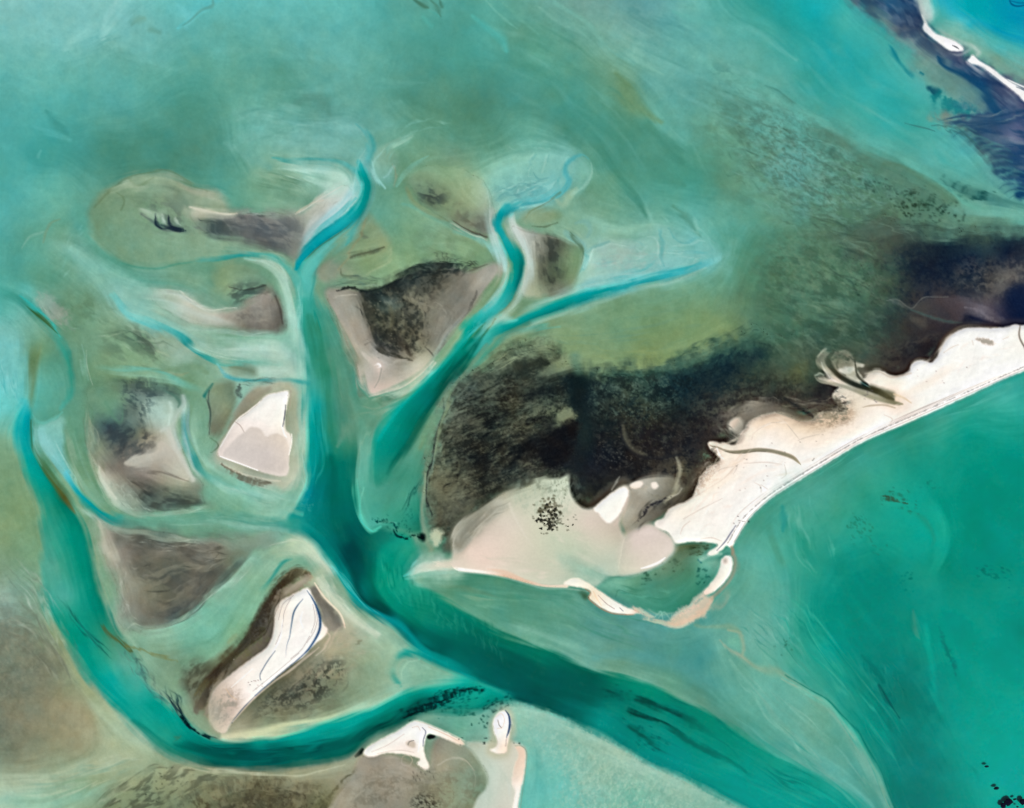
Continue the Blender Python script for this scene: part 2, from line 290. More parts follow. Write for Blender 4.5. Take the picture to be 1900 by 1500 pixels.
# rippled shoals toward the right
tex([1280,180, 1400,170, 1480,235, 1560,270, 1620,310, 1680,360, 1760,385, 1800,400, 1720,430, 1620,420, 1560,460, 1450,440, 1380,380, 1340,300], (80,126,102), .5, .15, .8, 40, 1.8, 22, 2.2, 23, 30)
tex([1340,190, 1480,235, 1580,285, 1640,330, 1560,400, 1430,400, 1380,300], (92,165,150), .5, .4, .5, 40, 2.2, 15, 2.4, 24, 25)
tex([1430,230, 1500,240, 1600,290, 1660,340, 1560,340, 1480,290, 1440,260], (70,118,102), .4, .35, .6, 18, 2.2, 25, 2.2, 25, 14)
poly([1425,285, 1480,280, 1512,300, 1505,335, 1460,340, 1425,325], [92,160,152], 14, .25, 1.4, .75, 26)
streaks([1330,270, 1420,310, 1520,360, 1640,420], 60, [60,80,90,50], [(70,120,95),(110,165,145),(65,105,85)], (1.2, 3), (.25, .6), 33, (.08,.2), 5)
stroke([1475,335, 1505,352, 1545,368], [2,5,2], (85,122,104), 0, .5); stroke([1410,300, 1440,285, 1455,275], [3,7,3], (95,140,112), 0, .4)
specks([1600,330, 1660,330, 1720,355, 1760,375, 1790,395, 1740,392, 1680,385, 1660,385, 1620,360], 150, (1.2, 2.6), (42,72,58), .6, 41, 1.2, 20, 30)
specks([1730,330, 1760,335, 1800,355, 1840,365, 1850,370, 1800,372, 1770,360], 90, (1.3, 2.8), (30,80,80), .55, 42, 1.5, 18, 20)
stroke([1725,325, 1760,340, 1800,358, 1860,372, 1900,385], [3,9,10,9,5], (50,110,108), 0, .5)
stroke([1680,300, 1740,335, 1780,372, 1830,392, 1920,405], [14,14,14,16,18], [(88,172,155),(88,172,155),(92,170,148),(95,165,142)], 0, .8)
stroke([1640,305, 1700,325, 1735,350, 1770,378, 1785,395], [5,10,13,10,5], (92,132,98), 0, .5)
# ---- top right: deep weed, sandy shoal, ocean
poly([1720,-150, 1760,30, 1840,60, 1910,90, 1980,120, 2060,140, 2060,-150], [1740,-20,30,170,190, 1800,20,0,170,195, 1860,50,0,152,182, 1895,30,0,146,178, 1780,60,90,190,190, 1840,90,20,170,185, 1880,110,50,185,195, 1900,150,80,175,175, 2040,60,0,130,170, 1820,-130,0,155,180, 2040,-130,0,145,176], 8)
poly([1735,60, 1780,35, 1830,70, 1880,95, 1930,120, 1930,185, 1880,150, 1810,110, 1770,85], [1750,45,120,190,175, 1800,55,110,185,175, 1800,80,120,175,150, 1850,110,120,170,145, 1900,150,125,165,145, 1860,90,70,180,185], 9, .1)
poly([1560,-20, 1600,-25, 1700,-20, 1722,30, 1712,50, 1740,72, 1790,95, 1800,110, 1880,150, 1960,190, 1960,265, 1880,225, 1810,205, 1760,160, 1720,120, 1690,85, 1640,50, 1600,15], [1580,0,70,120,115, 1620,10,60,95,110, 1650,15,30,85,125, 1690,15,40,80,120, 1640,40,110,140,130, 1670,50,85,95,110, 1700,50,70,75,100, 1720,75,100,110,120, 1700,70,120,145,145, 1750,90,95,105,125, 1770,125,45,80,120, 1740,110,100,130,140, 1800,130,15,65,110, 1790,110,70,70,105, 1830,150,20,70,115, 1840,130,80,85,115, 1850,170,60,75,110, 1880,180,110,115,140, 1890,200,70,80,120, 1860,195,40,60,100, 1820,165,20,90,130, 1760,150,30,95,130, 1650,-10,45,90,120], 9, .12, 1.3, 1, 51, 30)
tex([1570,-20, 1700,-20, 1740,90, 1800,110, 1880,150, 1900,210, 1840,200, 1760,140, 1690,80, 1620,30], (20,50,95), .5, .2, .6, 40, 2.2, 35, 2.2, 52, 10)
tex([1570,-20, 1700,-20, 1740,90, 1800,110, 1880,150, 1900,210, 1840,200, 1760,140, 1690,80, 1620,30], (125,140,155), .4, .7, .5, 30, 2.2, 38, 3.5, 53, 10)
poly([1690,105, 1720,105, 1770,125, 1810,165, 1840,205, 1850,210, 1800,205, 1760,175, 1720,150, 1700,130], [112,158,138], 9, .1, 1.2, .85, 54)
stroke([1668,70, 1700,85, 1740,115, 1770,140], [7,8,8,4], (112,158,148), 0, .6)
stroke([1740,105, 1760,125, 1790,140, 1820,160, 1835,185, 1850,208, 1885,212, 1920,208], [2,7,9,11,9,9,8,10], (8,70,115), 0, .85)
poly([1650,82, 1662,88, 1672,110, 1692,130, 1697,147, 1685,132, 1668,112, 1655,98], [15,130,145], 2.5, .1, 1.3, .85, 55)
poly([1720,158, 1735,160, 1748,170, 1740,177, 1728,172], [20,90,110], 3, .2, 1.6, .9, 56)
poly([1728,172, 1760,180, 1800,198, 1812,210, 1790,218, 1750,200], [15,130,135], 8, .25, 1.4, .8, 57, 20)
stroke([1708,134, 1714,138], [2,2], (20,125,140), 0, .9)
poly([1720,222, 1740,215, 1760,212, 1800,220, 1830,212, 1900,205, 1990,205, 1990,390, 1890,360, 1880,330, 1840,310, 1800,260, 1765,240], [1730,225,122,155,130, 1760,235,110,145,125, 1800,225,60,95,120, 1850,225,30,70,110, 1890,235,80,90,125, 1820,250,50,85,110, 1850,260,60,80,115, 1880,290,25,65,105, 1800,250,90,135,120, 1830,280,70,100,110, 1870,310,40,80,110, 1895,330,20,70,110, 1880,255,105,110,140, 1980,300,40,75,110], 10, .25, 1.4, 1, 58, 40)
tex([1740,215, 1830,208, 1960,200, 1960,360, 1890,360, 1850,310, 1800,260], (15,60,105), .7, .15, .5, 46, 2.2, 20, 3.0, 59, 14)
tex([1740,215, 1830,208, 1960,200, 1960,330, 1890,340, 1850,300, 1800,250], (130,145,150), .35, .5, .5, 36, 2.2, 15, 4.0, 60, 14)
for k, (x, y) in enumerate([(1765,232),(1778,240),(1800,255),(1815,262),(1825,275),(1835,285),(1845,297),(1850,310),(1858,322),(1862,335),(1872,345),(1880,355),(1830,268),(1842,278),(1868,318)]):
    stroke([x-14, y+8, x, y+2, x+16, y-1, x+34, y+4], [1, 3.2, 3.5, 2], [(85,160,145),(80,160,145),(60,130,130)], 0, .3 + .25*((k*7) % 5)/5)
    stroke([x-6, y+12, x+6, y+7, x+22, y+6, x+44, y+12], [1, 2.4, 3, 2], (30,75,95), 0, .22 + .25*((k*3) % 4)/4)
streaks([1730,228, 1780,225, 1840,222, 1920,210], 26, [4,8,12,12], [(20,60,100),(120,140,140),(35,80,115)], (1.5,3.5), (.3,.7), 61, (.3,.7))
for p in ([1730,232, 1770,238, 1800,262], [1755,240, 1790,255, 1820,280], [1680,228, 1710,235, 1735,243]): stroke(p, [1,3,1], (60,115,115), 0, .7)
# ---------------------------------------------------------------- tidal channels
# bulb and pool right of the trunk
poly([715,757, 683,799, 669,831, 661,863, 659,903, 663,938, 669,965, 685,986, 707,983, 735,985, 770,990, 790,980, 785,940, 775,900, 795,855, 808,810, 821,751, 827,725, 853,695, 800,700, 750,730],
 [675,840,90,165,140, 665,900,78,168,142, 668,950,75,168,142, 690,940,66,160,136, 720,930,65,150,125, 740,880,55,140,115, 760,850,75,152,122, 780,820,92,155,118, 800,770,96,160,120, 815,740,90,165,130, 720,960,50,150,125, 700,975,60,160,140, 755,920,60,150,125, 700,790,78,150,125, 770,960,30,138,115, 785,975,30,120,98], 4, .05, 1.2)
TR = poly([549,500, 549,540, 554,593, 560,640, 566,700, 568,783, 571,837, 573,890, 566,917, 549,938, 533,965, 540,985, 566,999, 587,1014, 602,1040, 623,1069, 650,1107, 690,1139, 730,1165, 757,1187, 787,1215, 827,1239, 867,1257, 907,1271, 933,1287, 960,1303, 1027,1324, 1100,1356, 1180,1401, 1287,1455, 1380,1500, 1600,1640, 1800,1640, 1690,1550, 1600,1487, 1527,1441, 1420,1388, 1327,1332, 1233,1281, 1180,1262, 1100,1245, 1017,1210, 910,1168, 857,1136, 803,1101, 762,1080, 757,1050, 765,1020, 760,995, 707,981, 685,986, 669,965, 661,930, 659,890, 663,850, 664,800, 656,757, 655,700, 642,647, 613,593, 583,540, 590,490, 600,470, 570,480],
 [565,540,80,180,165, 560,570,58,165,148, 575,560,45,155,140, 590,600,60,155,135, 570,600,42,152,132, 590,650,45,140,115, 620,650,85,150,120, 600,690,42,138,110, 640,690,88,150,120, 571,703,70,168,155, 587,757,10,152,145, 627,757,70,140,115, 587,810,0,148,140, 613,810,35,135,110, 640,805,82,145,115, 581,863,0,145,140, 608,863,0,120,105, 640,863,0,112,98, 656,877,20,125,108, 573,917,0,135,145, 613,917,0,105,95, 648,917,0,112,98, 549,970,30,148,136, 587,970,0,122,116, 627,970,0,100,92, 659,957,0,112,102, 587,1005,0,135,132, 640,1010,0,85,82, 667,991,0,95,88, 693,1010,10,110,95, 715,990,20,118,102, 653,1037,0,62,62, 680,1030,0,92,84, 720,1025,0,140,118, 745,1015,10,150,125,
 610,1040,0,150,140, 640,1075,0,150,145, 661,1067,0,80,78, 690,1090,0,105,88, 671,1101,0,120,115, 690,1128,0,78,74, 717,1149,0,72,70, 757,1181,0,75,72, 720,1080,0,140,115, 757,1133,0,128,106, 783,1107,30,142,116, 797,1173,0,112,96, 740,1060,10,150,125, 700,1060,0,120,98, 725,1162,0,140,140, 770,1200,0,140,138, 830,1232,0,140,135,
 850,1160,0,125,105, 900,1205,0,95,82, 820,1205,0,88,78, 870,1235,0,105,98, 950,1240,0,82,75, 1000,1280,0,78,72, 940,1270,0,95,90, 1010,1220,0,115,95, 1050,1250,0,95,82, 1080,1330,0,108,100, 1100,1280,0,90,80, 1150,1275,0,125,105, 1110,1345,0,140,130, 1180,1340,0,118,105, 1200,1290,0,135,112, 1250,1330,0,125,108, 1200,1395,0,142,132, 1250,1400,0,140,130, 1300,1355,0,132,112, 1350,1400,0,138,120, 1340,1460,0,150,138, 1450,1425,10,148,128, 1450,1480,0,150,138, 1550,1500,0,148,135, 1700,1600,0,140,128], 5, .03, 1.3, 1, 71, 30)
# far left channel
LC = poly([30,775, 22,810, 38,850, 48,881, 67,921, 77,953, 77,1007, 75,1047, 80,1120, 93,1153, 120,1193, 160,1249, 197,1297, 240,1340, 293,1388, 347,1410, 400,1423, 500,1427, 600,1412, 653,1399, 688,1369, 733,1348, 771,1329, 808,1319, 867,1321, 899,1320, 933,1303, 960,1300, 907,1268, 867,1257, 840,1263, 787,1274, 743,1287, 677,1317, 597,1343, 517,1362, 437,1374, 413,1374, 373,1361, 347,1340, 307,1305, 275,1270, 253,1225, 230,1185, 205,1150, 190,1110, 178,1073, 166,1020, 157,980, 139,948, 107,903, 80,860, 64,828, 57,785, 48,755],
 [42,790,0,162,166, 50,850,0,160,155, 75,900,0,150,135, 40,830,60,175,168, 75,940,50,155,130, 115,940,0,125,105, 90,1000,60,155,130, 130,1000,0,145,125, 100,1050,75,162,138, 150,1060,0,140,118, 120,1110,72,165,145, 165,1110,0,140,120, 100,1140,20,150,130, 190,1130,0,135,115, 140,1180,0,145,122, 170,1200,15,150,130, 210,1190,75,145,110, 170,1235,0,150,130, 200,1260,0,162,152, 230,1300,12,162,150, 225,1235,85,165,140, 255,1275,60,165,148, 260,1330,20,160,145, 280,1310,0,148,132, 310,1340,0,152,138, 300,1375,45,155,130, 340,1360,0,145,130, 345,1390,0,122,108, 400,1385,0,130,120, 400,1405,0,85,80, 450,1400,0,80,75, 450,1418,0,115,105, 500,1400,0,82,78, 480,1382,0,138,126, 550,1375,0,142,130, 550,1405,0,110,100, 600,1362,0,148,138, 600,1395,0,112,100, 650,1340,0,152,140, 660,1378,0,112,98, 700,1325,0,142,128, 715,1345,0,105,92, 750,1300,0,148,132, 780,1310,0,95,88, 800,1282,0,152,136, 830,1305,10,140,125, 860,1270,0,155,140, 880,1300,10,150,130, 920,1290,0,145,130], 6, .035, 1.2, 1, 72, 30)
# merged right branch
poly([880,592, 905,612, 908,638, 880,664, 850,692, 822,722, 795,765, 765,805, 745,850, 722,884, 702,902, 688,885, 690,835, 700,800, 720,770, 760,730, 800,690, 840,645, 860,618],
 [870,620,0,150,140, 850,650,0,140,125, 875,650,0,135,120, 840,690,0,102,86, 800,700,0,145,135, 822,712,0,105,90, 780,740,0,132,122, 800,750,0,108,95, 750,760,0,140,125, 770,790,0,112,96, 720,800,0,145,130, 740,830,0,125,108, 700,850,10,142,124, 700,880,35,145,125, 720,870,30,140,118], 6, .03, 1.3, 1, 73, 30)
def chan(p, w, c, core=.35, a=1.0, r=.06, sd=74): return stroke(p, w, c, core, a, r, sd)
def fade(p, w, c, a=.6): return stroke(p, w, c, 0, [0, a, a, a*.9, 0] if not isinstance(a, list) else a)
# pale aprons beside the branches
fade([675,255, 685,290, 670,340, 648,380, 600,425, 555,480], [12,26,30,30,30,14], (118,188,188), .75)
fade([500,300, 560,312, 620,320, 650,345], [6,12,18,16], (160,205,190), .7)
fade([505,325, 560,330, 610,345, 640,350], [3,5,8,8], (170,210,190), .7)
fade([500,275, 560,265, 620,275, 680,300], [10,22,24,14], (118,180,170), .6)
fade([515,225, 570,228, 640,235, 675,240], [4,9,12,8], (112,178,170), .5)
stroke([505,294, 540,299, 590,298, 640,305, 665,318], [2,5,6,7,8], [(70,170,165),(50,155,150),(60,160,155),(80,175,172),(60,170,170)], 0, .9)
fade([675,235, 690,258, 692,285, 680,310], [4,6,8,9], (50,155,155), .8)
chan([668,300, 676,320, 684,343, 678,364, 664,385, 647,404, 623,418, 599,439, 578,457, 557,481, 547,500], [6,9,11,10,10,11,12,10,9,8,4], [(60,170,170),(0,155,150),(0,150,145),(0,155,150),(10,155,150),(30,165,170),(20,160,168),(0,148,158),(0,145,155),(0,150,160),(0,150,165)])
stroke([679,369, 668,399, 655,428, 641,453], [6,6,6,3], (45,155,145), 0, .8)
fade([640,420, 615,445, 592,470, 575,510, 568,560], [8,14,16,18,16], (78,180,170), .8)
stroke([649,407, 621,434, 589,456, 566,484], [1,3,2.5,1], (92,122,72), 0, .7)
stroke([556,482, 552,510, 562,545, 568,580], [5,7,7,4], [(0,160,168),(40,170,165),(50,165,150),(45,155,135)], 0, .6)
stroke([590,498, 582,525, 575,555], [1,3,1], (40,150,145), 0, .5)
# upper left creek
chan([365,482, 400,475, 450,470, 490,475, 520,488, 545,512, 560,545], [5,6,6,7,9,10,10], [(80,165,150),(45,155,150),(25,150,150),(70,170,155),(85,175,158),(88,178,160),(85,178,160)], .1, .9)
stroke([225,490, 260,498, 300,500, 340,492, 370,480], [3,4,3,3,3], (70,150,125), 0, .7)
fade([70,450, 130,475, 190,500, 260,520, 340,530, 400,540], [14,16,16,14,14,10], (88,165,140), .55)
fade([135,365, 150,400, 165,450, 215,490, 260,510], [10,12,12,12,8], (85,160,135), .6)
stroke([455,478, 490,488, 515,505, 532,535, 540,580, 545,640], [4,10,14,14,13,10], [(150,195,175),(165,200,180),(165,200,180),(160,200,180),(155,198,178),(145,195,172)], 0, .85)
# middle left creek
fade([190,540, 240,575, 290,600, 340,620, 380,660], [10,20,22,16,10], (125,190,180), .75)
stroke([205,548, 240,585, 280,598, 320,615, 345,635, 365,655, 385,665, 420,675, 470,672, 530,668], [5,8,8,7,6,5,5,7,9,10], [(110,190,180),(105,190,185),(85,185,182),(60,175,175),(10,150,155),(10,150,155),(40,160,155),(95,175,155),(115,182,160),(130,190,168)], 0, .9)
stroke([404,672, 412,690, 430,702, 460,706, 500,707, 540,706, 570,712], [3,4,5,4,4,5,6], [(110,190,185),(80,170,180),(70,165,175),(60,165,168),(55,160,165),(60,165,160),(50,160,155)], 0, .9)
fade([400,688, 440,694, 500,690, 560,690], [5,8,12,12], (160,200,180), .7)
fade([170,680, 230,688, 290,690, 340,712, 380,728], [5,8,8,9,8], (100,182,165), .7); fade([190,690, 250,700, 310,705, 350,720], [3,5,5,4], (135,190,160), .6)
stroke([378,735, 388,722, 394,712], [5,5,3], (30,120,115), 0, .8)
fade([380,735, 386,760, 384,800], [2,3,2], (75,90,80), .7)
# far left loops
fade([-20,560, 20,552, 55,570, 90,610], [10,12,12,10], (70,155,138), .7)
chan([-20,535, 15,548, 45,566, 70,592, 95,616, 115,643, 127,672, 132,705, 127,735, 112,758], [10,11,12,13,12,11,9,9,8,5], [(75,165,150),(65,158,142),(60,150,132),(65,140,112),(75,155,130),(55,155,135),(45,150,132),(50,150,130),(60,158,138),(75,168,150)], 0, .85)
stroke([36,550, 62,573, 88,600, 108,628], [3,6,5,2], (45,178,172), 0, .85)
stroke([48,570, 70,588, 84,602, 103,622], [1,4,4,1.5], (72,108,50), .1, .8)
fade([72,632, 62,670, 54,720, 56,770], [8,12,10,6], (112,140,85), .7)
fade([20,600, 20,660, 30,720, 40,770], [22,28,24,16], (110,190,185), .6)
stroke([45,745, 42,772, 40,800, 46,835], [7,12,13,12], [(60,180,180),(10,165,172),(0,160,165),(0,160,160)], 0, .8)
streaks([5,640, 15,700, 35,770], 12, [14,16,14], [(140,205,200),(70,170,170)], (1,3), (.2,.5), 75, (.3,.7))
stroke([57,780, 60,815, 75,850, 95,890, 118,925, 138,950], [2,4,6,8,9,5], [(90,120,70),(60,130,95),(70,120,70),(95,110,45),(100,85,30),(110,110,60)], 0, .85)
stroke([62,790, 68,800, 66,830, 80,862], [1,2,3,2], (120,200,190), 0, .5)
poly([70,795, 112,771, 118,800, 122,850, 140,895, 152,920, 135,912, 108,875, 78,838], [75,800,120,188,178, 110,790,125,185,170, 90,840,115,185,182, 125,890,90,180,182, 140,908,95,178,160], 5, .08, 1.2, .9, 76)
chan([122,878, 141,911, 166,939, 194,959, 228,971, 270,968, 347,964, 427,968, 500,974, 545,978], [5,8,9,9,12,18,20,18,16,14], [(85,180,188),(20,165,175),(0,160,165),(0,160,160),(75,165,140),(95,165,135),(97,160,130),(95,165,140),(82,165,145),(45,155,142)], .1, .95)
fade([130,850, 150,890, 175,925, 205,945], [5,8,9,5], (125,180,150), .6)
fade([140,935, 165,955, 195,972, 250,985], [4,6,6,3], (150,190,170), .7)
stroke([338,745, 343,790, 347,826, 360,853, 378,880, 413,897, 480,921], [10,9,8,7,8,9,9], [(150,190,180),(95,165,168),(65,160,165),(50,155,150),(85,170,152),(110,180,158),(115,182,160)], 0, .9)
fade([362,745, 365,800, 372,840, 400,870, 440,890], [8,9,8,8,6], (150,198,172), .7)
stroke([420,905, 470,920, 520,940, 560,955], [6,8,8,5], (125,178,150), 0, .6)
fade([380,965, 440,978, 500,980, 560,990], [4,6,7,6], (140,192,170), .6)
streaks([260,970, 350,966, 450,970, 540,980], 20, [10,12,12,10], [(120,175,145),(80,150,125),(130,180,155)], (1.5,4), (.15,.4), 77)
# fork A and B
poly([905,325, 940,300, 1000,285, 1060,280, 1090,290, 1090,320, 1060,350, 1020,375, 960,395, 930,410, 905,380], [920,330,130,190,170, 960,310,128,192,175, 1000,320,115,182,175, 1060,300,110,178,172, 1080,310,105,180,165, 1030,350,110,182,180, 960,360,110,182,180, 930,390,120,185,180, 1060,340,105,170,155], 12, .15, 1.1, .8, 78)
stroke([1078,288, 1055,300, 1050,320, 1055,345, 1030,362, 990,372, 955,382, 935,395], [3,6,6,7,10,13,13,10], [(85,178,175),(70,168,175),(65,165,172),(85,178,182),(80,178,182),(70,172,178),(55,168,172),(20,160,165)], 0, .85)
tex([915,345, 960,330, 1010,335, 1020,355, 980,370, 930,375], (95,155,155), .5, .3, .5, 20, 2.2, 10, 1.5, 79, 8)
for p in ([980,325, 985,300, 990,288], [1005,320, 1012,300, 1016,288], [985,335, 1000,340, 1015,338], [912,362, 925,352, 950,345, 970,340], [1000,345, 1020,350, 1030,340]): stroke(p, [1.4,3.4,1.8], (160,208,192), 0, .4)
for p in ([980,315, 988,300, 995,290], [1016,300, 1018,290]): stroke(p, [1,4,2], (75,155,160), 0, .5)
stroke([958,388, 985,382, 1010,378, 1030,365], [2,4,4,1], (182,214,198), 0, .5)
stroke([975,405, 985,392, 1010,380, 1025,368, 1040,355], [1,2,2,2,1], (100,120,75), 0, .6)
stroke([1030,370, 1045,380, 1055,365, 1070,350], [3,9,9,4], (150,185,150), 0, .6)
poly([968,400, 1000,388, 1035,392, 1042,405, 1020,415, 985,418], [985,408,140,168,130, 1015,402,132,155,115, 1035,405,115,150,105], 5, .1, 1.2, .8, 80)
stroke([985,421, 1015,420, 1035,412], [1,2,1], (85,105,75), 0, .6)
stroke([912,390, 915,420, 918,445, 930,470, 935,500], [6,8,8,9,7], (178,200,192), 0, .85)
stroke([948,395, 952,415, 968,440, 980,480, 972,520, 962,545], [7,9,9,9,9,6], [(185,205,195),(195,205,198),(185,200,190),(175,195,185),(165,190,170),(165,195,175)], 0, .8)
stroke([845,428, 880,440, 910,455, 935,470], [6,8,10,10], [(110,170,145),(110,175,155),(125,185,170),(130,190,178)], 0, .85)
chan([940,385, 927,402, 925,421, 938,443, 953,469, 962,490, 959,517, 946,543, 922,567, 895,591, 872,615], [9,9,10,11,12,12,12,11,12,15,18], [(40,165,170),(10,158,165),(20,160,165),(40,170,170),(10,160,155),(0,148,142),(0,150,145),(35,165,158),(50,175,170),(30,170,160),(0,155,140)])
fade([925,455, 940,490, 938,520, 915,555, 885,585], [6,9,9,9,8], (110,190,180), .55)
fade([935,470, 943,490, 936,520, 915,545], [3,4,4,3], (140,155,105), .7)
stroke([960,548, 945,575, 920,600, 895,625], [5,6,7,5], (140,180,150), 0, .7)
poly([1084,474, 1108,456, 1160,455, 1200,440, 1240,430, 1300,440, 1340,470, 1330,495, 1290,505, 1220,520, 1150,535, 1090,545, 1070,530, 1080,500], [1100,470,160,200,188, 1150,480,150,188,178, 1200,460,145,190,175, 1240,470,130,188,180, 1280,460,110,180,172, 1320,470,105,180,178, 1300,490,110,185,182, 1220,500,110,180,180, 1150,510,135,188,182, 1100,520,145,190,178, 1090,495,150,195,175], 13, .18, 1.1, .8, 81)
tex([1110,465, 1160,458, 1220,460, 1220,490, 1160,500, 1100,500], (155,180,170), .5, .2, .5, 18, 2.2, 0, 1.5, 82, 8)
stroke([1335,480, 1290,497, 1250,504, 1210,516, 1157,530, 1103,544, 1063,559, 1023,575, 978,589, 938,605, 903,629, 880,650], [6,9,10,12,13,14,14,13,13,14,15,14], [(110,188,185),(85,180,182),(45,170,175),(30,160,168),(50,168,170),(20,160,162),(0,150,148),(0,152,150),(0,148,145),(10,155,148),(60,175,165),(40,165,150)], .25, .95)
stroke([1310,497, 1270,515, 1230,527, 1170,533, 1120,545, 1085,558, 1040,580, 990,600], [3,5,6,6,6,6,7,6], (150,194,172), 0, .55)
stroke([1085,470, 1092,478, 1086,495, 1078,505], [3,4,4,2], (90,165,160), 0, .7); stroke([1050,430, 1062,440, 1082,452, 1090,468, 1100,460, 1130,450], [6,9,8,5,4,4], (110,170,165), 0, .6)
stroke([1102,465, 1095,480, 1085,498], [3,4,2], (188,216,204), 0, .45); stroke([1102,464, 1130,456, 1160,458], [2,3,1], (178,212,200), 0, .3)
for p in ([1220,440, 1222,470, 1225,490], [1250,455, 1280,452, 1305,450], [1230,470, 1260,475, 1270,465], [1200,438, 1215,440, 1220,455], [1255,480, 1290,480], [1180,460, 1190,465, 1200,455]): stroke(p, [1.5,3,1.5], (172,210,200), 0, .35)
for p in ([1226,430, 1228,460, 1230,480], [1310,440, 1320,465, 1325,485], [1240,425, 1250,440]): stroke(p, [2,5,2], (85,165,165), 0, .5)
fade([1060,390, 1100,410, 1140,430, 1190,440], [10,18,18,10], (135,188,165), .5); fade([1195,380, 1210,410, 1215,430], [4,6,3], (120,185,165), .6); fade([1285,400, 1295,420, 1295,440], [3,5,3], (125,190,172), .6)
stroke([1068,415, 1085,412, 1095,425, 1090,440], [3,7,7,3], (110,165,160), 0, .5)
stroke([955,590, 930,592, 900,605, 880,625], [5,12,12,6], (150,195,180), 0, .7)
stroke([1040,610, 1000,607, 960,615, 930,635, 895,662, 865,690], [3,4,6,6,6,5], [(100,175,150),(80,160,135),(70,158,135),(60,155,130),(55,155,130),(60,160,135)], 0, .8)
stroke([900,598, 885,615, 870,632], [2,4,2], (85,135,70), 0, .6)
stroke([895,605, 880,625, 850,665, 810,705], [2,5,4,2], (0,120,100), 0, .5)
stroke([852,690, 835,712, 815,745, 795,790, 780,830], [4,7,8,8,8], [(75,165,140),(80,165,135),(90,160,122),(100,155,112),(110,150,105)], 0, .7)
# curls at the head of the trunk
fade([770,250, 740,262, 705,282, 695,305, 700,335], [3,8,10,10,5], (125,178,155), .75); poly([700,285, 725,275, 735,305, 730,335, 715,345, 700,325], [710,300,135,175,150, 725,310,125,170,145, 720,330,120,180,170], 6, .1, 1.1, .6, 83)
stroke([692,300, 696,325, 712,350], [2,5,2], (130,195,190), 0, .8); stroke([735,345, 750,325, 770,305, 795,290], [3,6,6,2], (110,180,160), 0, .6); stroke([745,380, 780,395, 830,415, 880,440], [3,7,8,6], (100,168,142), 0, .6)
stroke([755,350, 765,375, 790,395, 830,410], [5,8,7,3], (135,145,100), 0, .5)
# trunk detail
streaks([575,720, 588,780, 592,850, 585,920], 18, [8,12,14,16], [(0,165,165),(60,180,170),(0,125,120)], (2,5), (.15,.4), 84)
streaks([615,600, 630,700, 645,780, 650,850], 14, [12,16,14,8], [(95,150,118),(50,135,105)], (2,6), (.15,.35), 85)
stroke([575,585, 590,640, 600,700, 612,780, 622,840], [5,9,10,10,6], (40,130,102), 0, .5)
stroke([655,740, 660,770, 640,800, 625,830], [10,14,10,4], (95,148,118), 0, .5)
stroke([640,985, 650,1020, 660,1060, 668,1095, 688,1127, 717,1150, 757,1183, 800,1207], [16,18,14,9,7,6,7,9], [(0,80,80),(0,62,64),(0,78,76),(0,88,82),(0,72,70),(0,68,66),(0,70,68),(0,78,74)], 0, .85)
stroke([585,1015, 602,1038, 625,1068, 655,1105, 695,1138, 740,1168, 785,1205, 830,1235, 880,1258], [3,5,7,8,8,9,9,9,8], [(60,175,155),(40,165,150),(20,160,155),(0,155,155),(0,155,160),(0,155,155),(0,150,145),(0,150,142),(0,140,132)], 0, .85)
stroke([660,890, 659,915, 664,945, 674,970, 688,986, 706,980], [3,5,6,6,5,3], (70,190,160), 0, .8)
poly([700,1040, 715,1015, 745,1005, 775,1015, 775,1060, 765,1085, 800,1100, 857,1138, 905,1170, 895,1200, 830,1190, 760,1160, 720,1130, 700,1090], [720,1030,0,140,118, 755,1020,30,155,130, 760,1080,25,160,135, 720,1080,0,145,118, 760,1130,0,132,108, 800,1120,10,135,110, 850,1160,0,118,100, 890,1185,0,100,85, 800,1175,0,115,98], 7, .05, 1.2, .9, 86)
rng = np.random.default_rng(8)
for t in np.linspace(0, 1, 70):
    x = np.interp(t, [0, .3, .6, 1], [712, 760, 850, 930]) + rng.uniform(-10, 10); y = np.interp(t, [0, .3, .6, 1], [1062, 1105, 1160, 1205]) + rng.uniform(-26, 22)
    L = rng.uniform(8, 22); a = np.radians(rng.uniform(62, 84)); dx, dy = L*np.cos(a), L*np.sin(a)
    stroke([x-dx*.9, y-dy, x-dx*.2, y-dy*.3, x+dx*.2, y+dy*.3, x+dx*.5, y+dy], [1,1.9,1.9,1], (55,165,138), 0, [0, rng.uniform(.12,.34), rng.uniform(.12,.34), 0])
    stroke([x-dx*.9+5, y-dy, x-dx*.2+5, y-dy*.3, x+dx*.2+5, y+dy*.3, x+dx*.5+5, y+dy], [1,1.9,1.9,1], (0,95,80), 0, [0, .2, .2, 0])
streaks([860,1200, 960,1240, 1080,1280, 1200,1330, 1340,1410], 34, [26,34,36,40,44], [(0,75,70),(0,120,100),(0,140,125),(0,90,80)], (3,8), (.12,.3), 87, (.15,.4))
for p, w in (([1125,1283, 1140,1288, 1160,1292], [4,7,3]), ([1182,1299, 1210,1306, 1250,1325, 1290,1345, 1340,1370], [5,8,9,10,6]), ([1167,1321, 1185,1328, 1215,1338, 1250,1358, 1300,1385, 1350,1415, 1410,1450], [5,7,5,6,7,6,3]), ([1166,1352, 1182,1360, 1205,1374, 1225,1388, 1258,1405], [4,6,4,4,2])):
    stroke(p, w, (0,88,78), .1, [.9, .95, .8, .5, 0], .12, 88, 9)
specks([1120,1278, 1165,1285, 1165,1296, 1125,1292], 24, (1,2.2), (0,55,52), .7, 89, 2, 20); specks([1165,1350, 1215,1372, 1230,1392, 1200,1382], 26, (1,2), (0,60,58), .7, 90, 1.5, 30)
